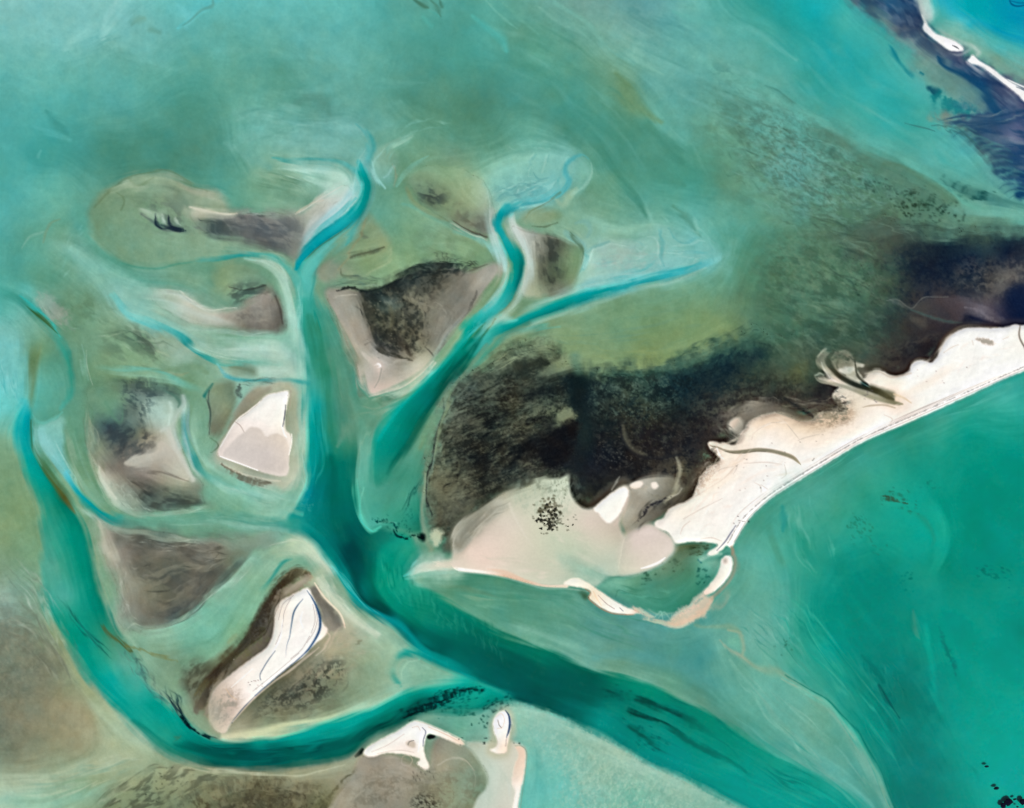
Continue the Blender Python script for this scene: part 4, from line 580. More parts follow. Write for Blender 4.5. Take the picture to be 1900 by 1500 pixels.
specks([905,1308, 940,1292, 948,1302, 925,1310, 908,1322], 40, (1,2), (2,45,48), .9, 183, 1.3, -30); specks([890,1330, 905,1330, 898,1348, 888,1352], 14, (1,2), (5,55,52), .85, 184); stroke([660,1405, 668,1400, 674,1392], [2,4,3], (15,30,30), .1, .9)
# bottom flats
poly([-20,1560, 180,1500, 240,1450, 320,1420, 420,1428, 520,1432, 620,1418, 668,1405, 690,1440, 640,1500, 560,1560, 300,1640, 0,1640], [200,1490,125,145,108, 260,1450,140,155,118, 330,1435,150,160,125, 300,1480,125,140,105, 420,1440,140,150,118, 480,1440,125,130,100, 540,1440,145,148,118, 600,1430,155,158,130, 640,1425,150,155,128, 420,1480,95,98,72, 470,1470,90,88,66, 500,1460,98,98,74, 560,1475,108,106,84, 520,1495,92,90,66, 620,1470,130,130,100, 600,1490,110,112,78, 640,1460,145,138,118, 350,1490,120,130,96, 400,1620,90,90,68], 7, .08, 1.2, .95, 185)
tex([330,1490, 400,1460, 470,1440, 530,1448, 600,1480, 620,1600, 300,1600], (66,60,46), .5, .35, .6, 30, 1.9, 10, 1.3, 186, 12, L2=8); tex([400,1450, 560,1440, 640,1470, 620,1560, 420,1560], (150,146,112), .28, .6, .6, 20, 1.9, 0, 1.2, 187, 12)
tex([200,1480, 260,1440, 340,1425, 420,1440, 350,1480, 260,1520, 200,1520], (75,82,66), .55, .3, .5, 22, 2, -28, 3, 188, 9); specks([280,1430, 380,1435, 360,1470, 280,1490], 30, (.8,1.4), (55,62,50), .7, 189)
streaks([180,1500, 220,1465, 270,1430, 330,1415], 14, [10,10,9,6], [(80,88,72),(175,185,150)], (1,2.4), (.3,.6), 190, (.2,.5)); stroke([345,1425, 400,1432, 480,1437, 560,1434, 640,1418], [2,3,3,3,2], (175,180,150), 0, .6); stroke([600,1490, 630,1460, 660,1432, 675,1405], [2,3,3,2], (90,88,62), 0, .6, .3, 191, 12)
# weed bed east
DB = poly([793,887, 797,855, 804,833, 815,793, 825,753, 829,727, 847,705, 870,695, 892,690, 913,677, 927,660, 967,640, 1007,625, 1025,635, 1031,657, 1030,675, 1057,684, 1089,687, 1100,695, 1153,686, 1233,680, 1260,670, 1307,652, 1360,628, 1400,608, 1450,632, 1500,612, 1560,588, 1612,560, 1608,500, 1555,455, 1613,412, 1645,398, 1682,425, 1747,438, 1800,426, 1900,430, 2080,440, 2080,620, 1888,606, 1840,614, 1795,613, 1752,640, 1730,676, 1691,682, 1653,700, 1600,708, 1560,700, 1550,740, 1500,760, 1440,775, 1381,800, 1320,830, 1300,880, 1285,915, 1240,925, 1165,900, 1105,948, 1080,945, 1060,905, 1050,888, 1003,895, 977,909, 937,919, 899,941, 865,967, 843,995, 838,1020, 822,1015, 815,978, 804,964, 796,940],
 [830,760,105,118,100, 870,730,80,92,80, 900,700,62,72,60, 950,690,42,52,48, 980,650,130,150,110, 1000,640,128,148,108, 960,660,90,108,80, 1000,700,52,60,50, 1060,700,15,30,35, 1070,740,14,27,34, 1080,800,14,27,34, 1050,830,18,22,28, 850,800,72,80,68, 900,780,68,74,58, 950,760,38,44,38, 980,770,82,92,72, 1040,770,105,115,82, 850,850,58,60,50, 900,820,30,35,32, 960,810,60,60,48, 1000,830,26,26,28, 818,860,105,112,84, 808,900,108,115,86, 830,930,80,85,68, 880,900,53,56,46, 950,880,62,65,55, 870,940,92,94,76, 830,965,75,78,65, 1000,870,60,62,55, 1120,720,40,58,55, 1160,730,55,68,55, 1180,700,50,80,70, 1200,760,55,62,48, 1130,800,35,38,35, 1180,820,40,36,32, 1230,700,35,62,60, 1250,730,18,40,46, 1270,760,20,38,44, 1230,800,45,45,38, 1250,830,48,38,36, 1150,850,18,20,26, 1100,870,30,35,42, 1090,910,38,42,38, 1120,910,45,40,32, 1200,860,40,36,34, 1250,885,72,58,48, 1240,900,115,105,90, 1268,870,98,96,75, 1290,860,55,42,38, 1300,690,22,48,54, 1350,670,18,38,46, 1400,660,24,40,48, 1350,720,45,55,50, 1400,700,45,58,48, 1450,680,70,80,60, 1480,690,75,82,50, 1430,720,50,55,48, 1300,760,30,35,38, 1310,800,52,38,34, 1350,770,95,85,75, 1370,785,120,108,95, 1400,740,60,58,52, 1440,730,35,32,32, 1480,738,70,52,45, 1520,732,30,24,30, 1545,715,35,30,38, 1480,765,45,40,35, 1430,755,90,78,66, 1500,650,75,90,75, 1540,630,55,75,65, 1590,640,60,75,58, 1600,610,45,65,60, 1640,600,42,48,46, 1650,660,60,50,48, 1600,680,110,100,85, 1720,650,50,40,40, 1700,580,55,52,54, 1760,570,78,58,58, 1800,595,30,32,48, 1825,572,110,90,95, 1700,500,22,36,50, 1800,480,12,28,50, 1760,460,18,36,50, 1870,470,10,26,50, 1650,480,50,60,55, 1650,430,75,85,72, 1690,450,45,58,56, 1820,438,68,92,76, 1860,520,88,82,76, 1885,500,75,72,72, 1830,540,62,62,62, 1880,560,10,25,55, 1780,530,42,50,56, 1600,490,88,105,78, 1620,540,60,85,68, 1380,640,42,75,68, 1460,640,65,90,70, 1410,620,70,115,90, 2060,500,20,40,55], 16, .15, 1.3, 1, 195, 36)
fade([1090,690, 1150,692, 1220,688, 1300,662, 1370,632], [8,12,12,12,8], (50,92,82), .5)
# weed bed: mottling, clearings, channels through it
WB = [800,880, 810,820, 830,740, 850,705, 900,690, 960,645, 1020,640, 1058,690, 1070,760, 1060,870, 1000,890, 930,915, 860,965, 835,1010, 805,950]
tex(WB, (18,22,23), .6, .35, .8, 48, 1.9, -22, 2.4, 201, 10, L2=12); tex(WB, (112,122,96), .45, .75, .7, 34, 1.9, -20, 2.6, 202, 14, L2=7); tex(WB, (22,26,24), .55, .4, .6, 11, 1.5, -25, 3.2, 203, 14)
tex([860,780, 930,760, 1000,740, 1060,780, 1050,850, 960,870, 880,860], (8,12,16), .75, .3, .5, 40, 2.0, -30, 3, 204, 14); tex([840,700, 920,690, 1000,720, 1000,790, 900,800, 840,770], (100,115,92), .4, .5, .5, 16, 1.7, -15, 3, 205, 14)
tex([910,670, 970,640, 1030,655, 1030,685, 960,700, 920,695], (30,38,32), .8, .0, .5, 22, 1.9, -15, 2.6, 206, 8, L2=7); poly([995,690, 1030,664, 1058,662, 1062,686, 1030,696, 1005,702], [1040,670,135,155,112, 1010,696,95,110,85], 5, .1, 1.3, .8, 207)
tex([800,850, 850,840, 870,900, 860,960, 830,990, 805,950], (118,125,98), .5, .2, .6, 22, 1.8, -10, 1.5, 208, 12)
tex([880,690, 1000,700, 1060,720, 1050,880, 930,905, 850,960, 820,900, 830,780], (132,138,116), .22, 1.1, .4, 9, 1.4, -22, 3.8, 209, 14)
tex([1090,700, 1160,695, 1240,695, 1260,740, 1220,800, 1150,800, 1100,770], (95,118,100), .5, .7, .5, 18, 1.7, -20, 1.6, 210, 14, L2=6); tex([1090,700, 1240,690, 1300,690, 1280,780, 1200,820, 1120,830], (10,20,24), .6, .3, .6, 30, 1.9, 10, 1.5, 211, 16, L2=9)
tex([1080,800, 1300,780, 1290,900, 1180,890, 1110,930], (16,18,24), .6, .3, .6, 34, 1.9, -10, 1.6, 212, 16, L2=9); tex([1090,800, 1280,790, 1260,860, 1120,870], (100,95,82), .35, .9, .4, 12, 1.6, 0, 1.5, 213, 14)
poly([1056,690, 1088,692, 1090,760, 1098,800, 1092,860, 1075,900, 1062,860, 1075,800, 1072,770, 1054,755, 1052,710], [1070,700,14,30,32, 1075,760,12,24,28, 1080,800,24,42,42, 1085,850,20,27,30, 1070,880,24,28,30], 9, .1, 1.2, .9, 214)
fade([1066,650, 1068,670, 1076,700], [10,14,10], (90,135,110), .7); poly([1035,765, 1052,755, 1068,768, 1070,778, 1050,784, 1030,782], (112,122,88), 4, .15, 1.4, .85, 215, 10); poly([1000,840, 1040,790, 1074,778, 1060,830, 1030,870, 1000,850], (16,14,18), 6, .15, 1.4, .8, 216, 16)
stroke([1155,790, 1160,815, 1175,835, 1200,845], [3,5,6,3], (100,98,80), 0, .6); stroke([1150,790, 1158,822, 1180,845, 1220,850, 1260,845], [2,4,5,5,3], (30,32,36), 0, .7); tex([1175,790, 1245,795, 1250,835, 1190,835], (32,24,26), .8, .0, .5, 20, 2, 0, 1.3, 217, 7, L2=7); specks([1125,840, 1180,838, 1190,860, 1140,862], 24, (.7,1.1), (130,130,115), .7, 218)
tex([1255,680, 1400,625, 1440,640, 1420,690, 1340,740, 1270,740], (8,26,36), .6, .15, .6, 36, 1.9, -25, 2, 219, 14, L2=9); tex([1250,665, 1380,620, 1400,640, 1290,685], (72,118,98), .45, .35, .5, 20, 1.7, -55, 2.6, 220, 12)
streaks([1255,672, 1310,655, 1370,628], 50, 14, [(20,48,52),(60,110,92)], (1.2,3), (.2,.5), 221, (.06,.14)); tex([1270,740, 1420,690, 1520,680, 1500,740, 1380,780, 1300,800], (88,96,78), .4, .5, .6, 30, 1.8, -20, 2.2, 222, 16, L2=9); tex([1270,760, 1420,700, 1540,700, 1540,740, 1400,770, 1320,820], (20,18,22), .55, .3, .6, 34, 1.9, -15, 2.4, 223, 14, L2=9)
fade([1425,585, 1418,610, 1430,630, 1445,645], [10,12,10,6], (78,125,100), .6); fade([1395,640, 1410,650, 1430,645], [5,8,4], (18,38,46), .6); poly([1470,680, 1490,676, 1498,692, 1480,700], (98,105,62), 8, .1, 1, .6)
tex([1480,620, 1560,590, 1640,570, 1660,650, 1560,670, 1490,680], (36,50,48), .55, .2, .6, 46, 1.9, -15, 2, 224, 18, L2=10); tex([1500,600, 1620,570, 1640,600, 1560,650], (105,130,110), .35, .7, .5, 40, 1.9, 30, 2, 225, 16)
tex([1560,450, 1640,405, 1700,440, 1690,500, 1640,570, 1600,520], (62,66,62), .6, .2, .7, 28, 1.7, 35, 2, 226, 16, L2=7); tex([1640,480, 1760,450, 1890,455, 1880,520, 1760,560, 1660,590], (8,20,40), .6, .1, .8, 60, 2, 0, 2, 227, 24, L2=14); tex([1500,420, 1620,430, 1640,560, 1520,600, 1420,560, 1420,460], (72,112,80), .5, .2, .7, 40, 1.8, 30, 2, 228, 24, L2=10); tex([1450,440, 1560,470, 1600,540, 1500,560, 1440,500], (112,150,112), .4, .6, .6, 22, 1.7, 30, 2.4, 229, 20, L2=8)
specks([1655,365, 1720,370, 1790,395, 1770,400, 1720,395, 1690,400], 90, (1,2.2), (38,58,46), .85, 230, 1.1, 20, 26); specks([1680,400, 1750,405, 1745,425, 1690,425], 26, (1,2.4), (42,62,50), .7, 231, 1.2, 30); fade([1740,380, 1800,395, 1860,395, 1960,400], [8,12,16,18], (100,165,148), .6); fade([1740,425, 1800,412, 1860,418, 1950,430], [6,10,14,14], (92,140,112), .6)
tex([1790,480, 1850,500, 1900,480, 1960,520, 1960,580, 1890,560, 1820,545, 1780,530], (120,112,102), .5, .2, .7, 40, 1.9, 20, 2, 232, 14, L2=10); poly([1868,535, 1900,530, 1980,540, 1980,600, 1900,600, 1870,580], (10,26,56), 10, .1, 1.2, .8)
stroke([1570,515, 1582,525, 1588,540, 1598,552], [1.5,3,4,2], (45,78,70), 0, .8); specks([1583,530, 1592,530, 1600,552, 1592,550], 8, (1.2,2), (28,48,48), .9, 233)
poly([1643,556, 1668,556, 1690,568, 1720,553, 1770,550, 1810,560, 1860,590, 1880,604, 1850,600, 1800,585, 1790,580, 1780,600, 1740,595, 1695,578, 1665,565], [1655,558,95,100,98, 1690,566,62,68,68, 1740,565,75,58,58, 1790,572,98,72,75, 1760,585,68,52,52, 1820,580,118,98,102, 1850,595,90,78,88], 3, .08, 1.4, .85, 234, 14)
stroke([1645,558, 1668,556, 1692,572, 1715,552, 1760,550], [1,1.5,1,1.5,1], (118,118,112), 0, .6); stroke([1690,575, 1730,590, 1770,598, 1785,600], [2,4,4,2], (60,82,80), 0, .8); stroke([1790,570, 1820,582, 1850,598, 1868,605], [2,4,4,2], (135,112,115), 0, .6, .2, 235, 8); stroke([1800,590, 1830,600, 1860,606], [3,6,3], (25,28,50), 0, .8)
poly([1688,584, 1700,588, 1718,592, 1712,612, 1700,602, 1690,600], (92,84,74), 3, .2, 1.2, .5)
stroke([1650,655, 1690,635, 1730,625, 1745,620], [8,9,9,5], (72,60,55), 0, .6); tex([1640,650, 1730,620, 1748,640, 1728,668, 1690,674, 1650,690], (34,26,32), .7, .1, .6, 24, 1.9, -30, 1.8, 236, 8)
poly([800,890, 835,880, 870,905, 880,950, 850,985, 825,1000, 805,965], [810,900,112,116,92, 840,930,98,100,82, 830,970,92,94,78, 865,935,95,96,80], 14, .12, 1.1, .6)
poly([905,690, 927,662, 967,642, 1010,628, 1030,650, 1015,668, 985,672, 950,682], [930,675,120,138,106, 980,648,128,148,110, 1020,640,130,152,112], 9, .12, 1.1, .7)
streaks([905,692, 945,668, 990,652, 1028,648], 40, [7,12,13,8], [(48,58,48),(84,100,78),(150,165,122)], (.9,2.4), (.3,.7), 244, (.2,.5), 2); poly([945,690, 960,672, 990,664, 1018,662, 1020,676, 995,686, 965,697], [960,685,42,50,44, 1000,672,34,42,38], 6, .2, 1.2, .8, 243, 16)
# west edge of the bed
stroke([853,695, 835,715, 826,745, 818,780, 806,830, 800,880, 790,925], [3,4,4,4,4,4,3], (110,135,118), 0, .45); stroke([824,740, 822,760, 812,800, 803,835, 797,870, 793,910, 795,940, 800,960], [1,1.4,1.6,1.8,1.8,2,2,1.5], (45,52,52), 0, .75, .2, 237, 10)
stroke([790,880, 785,920, 784,960, 792,1000, 800,1020], [4,6,7,9,8], (135,158,125), 0, .75); poly([800,985, 818,983, 820,1000, 810,1016, 800,1008], (172,182,152), 2.5, .1, 1.4, .9, 238, 10)
stroke([690,966, 705,968, 722,968, 733,977, 737,988], [1,2,2.5,3,2], (5,72,70), 0, .8, .5, 239, 7); specks([690,965, 720,965, 736,978, 738,995, 725,990, 700,975], 22, (.7,1.3), (5,75,70), .7, 239, 1.4, 15); specks([742,960, 762,940, 772,960, 768,985, 750,990], 40, (.7,1.3), (10,85,78), .6, 240, 1.4, -50); stroke([742,997, 755,1000, 768,994, 780,998], [1,2,2,2], (8,45,46), 0, .75, .5, 241, 7); poly([778,992, 788,990, 788,1002, 780,1004], (8,25,28), 2.5, .2, 1.4, .9); stroke([730,985, 736,994, 745,998], [1.5,2.5,2], (5,40,44), 0, .9)
streaks([740,955, 760,920, 782,880], 8, 5, [(20,80,75)], (.9,1.6), (.4,.7), 242, (.5,.9), 2); stroke([700,975, 715,967, 735,972], [2,3,2], (90,175,145), 0, .5)
stroke([835,1015, 850,985, 880,955, 930,925, 985,900, 1030,893], [14]*6, [(110,110,94),(118,116,100),(108,108,92),(92,94,80),(80,84,72),(60,64,56)], .2, .8)
stroke([1050,890, 1062,915, 1072,938, 1100,945, 1130,920, 1160,900], [16]*6, [(40,42,40),(38,40,36),(45,42,34),(80,70,60),(75,66,58),(90,80,70)], .45, .9)
stroke([1255,950, 1285,925, 1296,895, 1312,870, 1335,850, 1320,826, 1362,822, 1385,795], [20,18,16,16,16,14,14,14], [(110,96,84),(70,58,48),(66,52,44),(70,54,46),(75,60,50),(48,38,36),(60,48,42),(95,82,72)], .45, .95)
stroke([1385,795, 1415,772, 1450,768, 1490,784, 1520,772, 1552,755, 1545,735, 1555,718], [14]*8, [(95,82,72),(120,105,92),(120,104,90),(100,86,70),(130,108,88),(90,72,60),(45,36,40),(45,36,38)], .45, .95)
stroke([1600,705, 1630,692, 1655,702, 1690,690, 1705,670, 1728,676, 1745,655, 1760,628, 1795,613, 1840,614, 1890,606, 1980,608], [16]*12, [(70,60,52),(66,56,50),(60,48,48),(70,56,52),(52,40,42),(50,38,40),(50,40,42),(58,48,50),(62,52,54),(66,60,70),(40,42,60),(40,42,60)], .45, .95)
# ---------------------------------------------------------------- big sand flat behind the spit
MF = poly([846,1055, 834,1046, 838,1037, 839,1012, 842,994, 865,965, 899,939, 937,917, 977,907, 1003,893, 1033,891, 1054,878, 1057,901, 1065,928, 1081,942, 1102,942, 1123,925, 1145,908, 1163,900, 1172,925, 1150,965, 1163,1003, 1175,985, 1203,971, 1230,985, 1249,1001, 1247,1027, 1217,1053, 1177,1067, 1145,1069, 1125,1075, 1105,1090, 1081,1078, 1051,1088, 1003,1087, 977,1079, 937,1069, 897,1063, 851,1059],
 [800,1048,178,198,178, 780,1055,160,196,175, 830,1047,205,202,182, 870,1020,226,206,190, 900,1000,222,205,190, 950,1000,220,208,190, 880,960,152,147,132, 860,985,142,137,122, 848,1010,165,158,140, 870,990,165,160,142, 910,945,165,160,142, 935,935,196,192,172, 925,955,205,198,180, 1000,930,200,205,182, 1000,905,168,178,152, 1030,910,198,208,184, 1052,888,170,185,160, 960,925,185,190,165, 950,970,216,206,190, 1000,980,206,206,182, 1050,960,210,205,185, 1090,970,216,202,187, 1130,1000,205,198,178, 1100,1030,205,205,185, 1060,1025,188,202,174, 1040,1000,200,205,180, 1000,1050,202,202,180, 950,1050,214,206,187, 1040,1065,196,201,178, 900,1045,228,206,190, 1150,985,192,180,162, 1090,1060,160,192,165, 1140,1020,200,200,180, 1140,940,205,195,182], 2.5, .05, 1.3, 1, 245)
poly([845,1008, 850,990, 875,965, 905,945, 940,930, 950,940, 920,960, 890,985, 862,1015, 848,1025], [860,1000,140,135,118, 890,965,138,133,118, 930,940,160,155,138], 6, .12, 1.2, .75, 246); stroke([842,1020, 845,995, 868,968, 900,943, 930,925], [2,3,4,4,2], (195,188,168), 0, .6)
stroke([945,935, 955,960, 975,995, 990,1015], [4,3,2,1], (222,216,200), 0, .4); poly([1035,1025, 1080,1045, 1120,1065, 1150,1072, 1130,1085, 1100,1070, 1060,1055], [1060,1040,160,195,168, 1100,1060,130,185,158, 1130,1074,105,165,135], 8, .1, 1.1, .8); poly([1005,990, 1060,1000, 1110,1020, 1150,1040, 1120,1050, 1060,1035, 1020,1015], (188,202,175), 12, 0, 1, .45)
tex([960,900, 1060,885, 1070,940, 1020,960, 960,940], (165,180,155), .5, .3, .5, 18, 1.9, -70, 1.8, 247, 8); tex([980,890, 1050,880, 1058,905, 1000,915], (110,120,100), .45, .7, .4, 10, 1.7, -40, 1.6, 248, 5)
specks([1005,935, 1020,925, 1035,940, 1036,965, 1025,982, 1008,972, 995,968, 1000,950], 60, (1.2,2.6), (92,90,72), .85, 249, 1.2); specks([1035,950, 1075,965, 1060,985, 1035,980], 12, (.9,1.6), (95,98,84), .8, 251); specks([1033,900, 1042,895, 1046,920, 1036,922], 14, (1,2), (100,115,92), .7, 252, 1.2, 80)
# muddy hollow with sand patches
poly([1165,902, 1195,884, 1240,884, 1266,898, 1272,925, 1248,943, 1230,960, 1205,972, 1180,990, 1166,1004, 1150,965, 1166,918], [1180,920,162,148,134, 1200,905,178,165,150, 1225,945,122,108,96, 1190,985,150,140,122, 1168,990,165,157,140, 1250,900,118,112,95, 1260,925,105,95,82, 1215,925,150,138,122, 1165,950,190,180,164, 1195,960,140,126,112], 4, .08, 1.3, .95, 253)
streaks([1170,1000, 1185,970, 1215,940, 1250,925, 1275,905], 22, [10,12,10,8,8], [(70,66,60),(170,158,140),(95,88,78)], (1.5,4), (.3,.7), 254, (.2,.4)); stroke([1185,968, 1205,945, 1225,934, 1240,926], [2,3,4,2], (52,52,58), 0, .8, .3, 255, 8); stroke([1235,935, 1252,915, 1258,895, 1262,872, 1255,850], [4,6,6,6,3], (165,160,135), 0, .65); stroke([1240,925, 1258,918, 1264,905], [2,3,1], (190,185,165), 0, .6)
for p in ([1168,902, 1178,894, 1192,892, 1193,902, 1180,908], [1208,900, 1216,896, 1222,902, 1214,908]): poly(p, (240,228,215), 2, .1, 1.4, .9)
poly([1161,904, 1167,915, 1160,935, 1145,960, 1131,972, 1118,963, 1110,952, 1101,945, 1123,925, 1145,909], (249,240,230), 1.8, .06, 1.4, 1, 256, 14); stroke([1135,910, 1145,895, 1150,885], [1,2,1], (205,195,178), 0, .6); stroke([1165,925, 1155,955, 1140,975], [3,5,3], (215,195,180), 0, .5)
# ---------------------------------------------------------------- lagoon and its bars
poly([1108,1090, 1130,1080, 1177,1068, 1217,1055, 1247,1030, 1256,1012, 1290,1008, 1325,1010, 1305,1028, 1306,1040, 1335,1040, 1340,1055, 1325,1078, 1305,1100, 1285,1120, 1262,1136, 1232,1137, 1190,1128, 1158,1118, 1130,1102], [1180,1082,88,155,120, 1150,1080,120,185,155, 1250,1070,78,138,104, 1280,1060,72,132,98, 1250,1108,62,142,116, 1200,1110,72,150,122, 1310,1070,78,162,132, 1320,1048,120,185,160, 1290,1018,88,110,76, 1270,1020,108,130,95, 1300,1035,100,170,140, 1140,1095,100,170,142, 1230,1045,120,150,118, 1250,1128,60,145,118], 3, .05, 1.3, 1, 260)
streaks([1140,1095, 1200,1105, 1280,1108], 14, [8,14,10], [(90,175,145),(50,125,98)], (1.5,4), (.3,.6), 261, (.3,.6)); specks([1272,1015, 1305,1014, 1300,1026, 1276,1024], 30, (1,2.2), (70,88,62), .8, 262, 1.4); specks([1195,1070, 1214,1072, 1206,1082, 1197,1080], 14, (1.2,2.4), (42,85,62), .85, 263); specks([1298,1066, 1310,1062, 1306,1078, 1296,1080], 14, (1.4,2.6), (15,72,70), .85, 264); specks([1252,1050, 1264,1050, 1260,1058, 1252,1058], 10, (1.2,2), (62,95,68), .75, 265); stroke([1296,1040, 1302,1045], [2,2], (10,95,110), 0, .8); specks([1232,1045, 1246,1040, 1240,1054], 8, (1,2), (75,105,80), .7, 266)
stroke([1142,1108, 1146,1098, 1160,1098, 1190,1105], [1,1.5,1.5,1], (60,125,100), 0, .6); stroke([1300,1040, 1320,1030, 1338,1028], [5,7,4], (150,195,172), 0, .7)
stroke([838,1047, 851,1056, 897,1062, 937,1068, 977,1079, 1010,1087, 1051,1088], [2,4,3.5,4,4,3,4], [(235,225,210),(255,248,242),(250,238,228),(228,190,165),(225,190,165),(225,200,180),(235,215,195)], .25, .9); stroke([905,1056, 937,1062, 970,1074], [2,5,2], (226,188,162), 0, .7); stroke([851,1062, 897,1066, 937,1073, 977,1084, 1010,1092, 1055,1093, 1090,1098], [1.5,2,2,2,2,2,2], (150,185,165), 0, .6)
LS = poly([1045,1084, 1054,1077, 1066,1073, 1081,1076, 1105,1091, 1131,1109, 1158,1125, 1179,1133, 1190,1138, 1177,1140, 1160,1140, 1137,1137, 1115,1128, 1100,1116, 1091,1109, 1097,1099, 1086,1092, 1068,1089], [1066,1080,250,236,222, 1090,1090,250,232,210, 1100,1105,248,220,190, 1120,1115,248,232,215, 1140,1128,252,238,228, 1170,1134,248,230,215, 1185,1138,235,200,178], 1.6, .04, 1.4, 1, 267, 14)
stroke([1086,1093, 1096,1101, 1092,1110, 1102,1120, 1118,1131, 1140,1139, 1175,1141], [1.2,1.5,1.8,1.8,1.8,1.8,1.5], (196,138,112), 0, .75); stroke([1101,1098, 1108,1112, 1116,1124], [1,1.6,1], (235,205,165), 0, .7); stroke([1110,1105, 1125,1120, 1140,1130], [.8,1.2,.8], (130,120,115), 0, .6); stroke([1150,1128, 1156,1134], [1,1], (90,100,120), 0, .8); poly([1072,1098, 1085,1100, 1092,1108, 1084,1112], (70,110,80), 3, .2, 1.3, .8)
stroke([1175,1128, 1190,1136, 1203,1143, 1212,1146], [4,7,6,3], (222,188,165), 0, .85, .15, 268, 10); stroke([1195,1150, 1225,1156, 1250,1160, 1275,1152, 1300,1140, 1315,1125, 1322,1108], [4,6,7,9,9,7,4], [(185,185,155),(205,180,155),(225,195,172),(222,192,170),(208,178,150),(200,175,148),(195,175,150)], 0, .9, .12, 269, 14); stroke([1250,1148, 1262,1136, 1280,1128, 1295,1124], [5,8,8,4], (225,200,180), 0, .85, .12, 270, 10)
for p in ([1222,1148, 1232,1134, 1245,1152], [1215,1146, 1226,1132, 1230,1150], [1245,1154, 1247,1138]): stroke(p, [1.2,1.8,1.2], (150,195,170), 0, .7)
stroke([1205,1128, 1225,1138, 1250,1137], [2,4,2], (130,180,152), 0, .6)
stroke([1357,1008, 1360,1025, 1364,1040, 1362,1058, 1352,1080, 1335,1098, 1318,1112], [4,5,6,6,6,6,4], (165,150,125), 0, .65); stroke([1312,1100, 1300,1108, 1290,1115, 1282,1124], [4,6,6,3], (225,200,182), 0, .85, .1, 271, 10)
HK = poly([1348,1031, 1356,1032, 1359,1042, 1358,1057, 1350,1073, 1332,1092, 1319,1101, 1306,1104, 1304,1100, 1313,1089, 1328,1071, 1336,1053, 1338,1040, 1343,1033], [1350,1036,252,240,230, 1345,1060,250,235,222, 1325,1088,248,228,212, 1310,1100,240,212,195], 1.5, .04, 1.4, 1, 272, 12); poly([1342,1038, 1348,1036, 1350,1043, 1344,1046], (190,178,165), 1.4); stroke([1354,1036, 1356,1055, 1345,1076, 1325,1097], [1,1.4,1.4,1], (255,250,246), 0, .8)
# ---------------------------------------------------------------- the long spit
poly([1158,1003, 1170,988, 1203,971, 1217,975, 1230,986, 1252,1002, 1252,1020, 1242,1034, 1216,1050, 1178,1062, 1148,1060], [1180,1010,222,206,196, 1210,985,224,208,200, 1230,1010,220,206,194, 1190,1045,218,206,190, 1160,1040,206,202,182, 1240,1020,224,210,200], 7, .06, 1.2, .9, 275); stroke([1190,1055, 1205,1051, 1222,1044, 1234,1035], [1.5,3,3,1.5], (252,244,240), .1, .9)
SP = poly([1311,1030, 1318,1022, 1329,1015, 1330,1009, 1287,1005, 1255,1009, 1249,1002, 1241,990, 1230,984, 1216,978, 1214,970, 1220,966, 1230,962, 1236,952, 1244,943, 1258,936, 1271,932, 1285,922, 1290,912, 1292,903, 1299,888, 1307,876, 1315,867, 1326,860, 1336,853, 1328,842, 1316,832, 1313,824, 1323,819, 1334,822, 1346,822, 1362,826, 1368,818, 1373,811, 1381,797, 1385,786, 1398,777, 1413,771, 1440,765, 1459,771, 1480,781, 1505,782, 1515,772, 1530,760, 1552,752, 1547,741, 1544,736, 1548,726, 1557,719, 1545,714, 1530,706, 1517,702, 1520,698, 1535,702, 1550,708, 1535,695, 1520,684, 1514,673, 1518,661, 1530,648, 1537,655, 1552,655, 1570,652, 1580,660, 1590,672, 1604,677, 1602,683, 1588,682, 1600,700, 1605,702, 1613,692, 1627,686, 1640,690, 1653,697, 1670,697, 1686,690, 1691,678, 1701,669, 1715,669, 1728,673, 1738,663, 1742,650, 1749,637, 1757,626, 1767,619, 1780,613, 1796,608, 1840,609, 1867,607, 1888,601, 1900,604, 2100,610, 2100,590, 2100,640, 2000,655, 1900,689, 1850,709, 1800,733, 1700,778, 1600,821, 1533,861, 1467,902, 1427,928, 1397,955, 1381,976, 1366,1000, 1360,1012, 1354,1018, 1348,1012, 1340,1020, 1326,1030],
 [1320,1022,248,235,222, 1290,990,252,243,236, 1240,975,250,240,230, 1225,968,245,230,220, 1270,950,250,236,220, 1300,930,252,242,230, 1310,890,246,226,205, 1330,870,248,230,212, 1350,920,252,243,236, 1380,940,252,244,238, 1330,960,252,243,235, 1400,880,252,244,238, 1350,835,246,230,212, 1380,840,246,228,210, 1400,800,246,230,212, 1420,820,250,240,232, 1440,775,242,222,198, 1480,795,242,224,200, 1510,790,232,210,182, 1540,775,222,198,168, 1560,765,215,190,162, 1580,775,240,222,198, 1500,850,252,244,238, 1560,815,252,244,237, 1600,790,252,243,236, 1640,770,252,242,234, 1560,735,245,232,215, 1600,740,235,222,202, 1540,680,195,178,158, 1525,690,185,170,150, 1560,665,120,112,98, 1580,680,185,165,145, 1630,700,252,243,234, 1680,720,252,245,238, 1720,690,252,244,238, 1780,640,252,245,238, 1850,630,253,246,240, 1800,690,253,246,240, 1740,720,253,246,240, 1660,740,230,205,178, 1890,620,250,240,230, 2060,620,250,240,230], 1.8, .05, 1.4, 1, 276, 16)
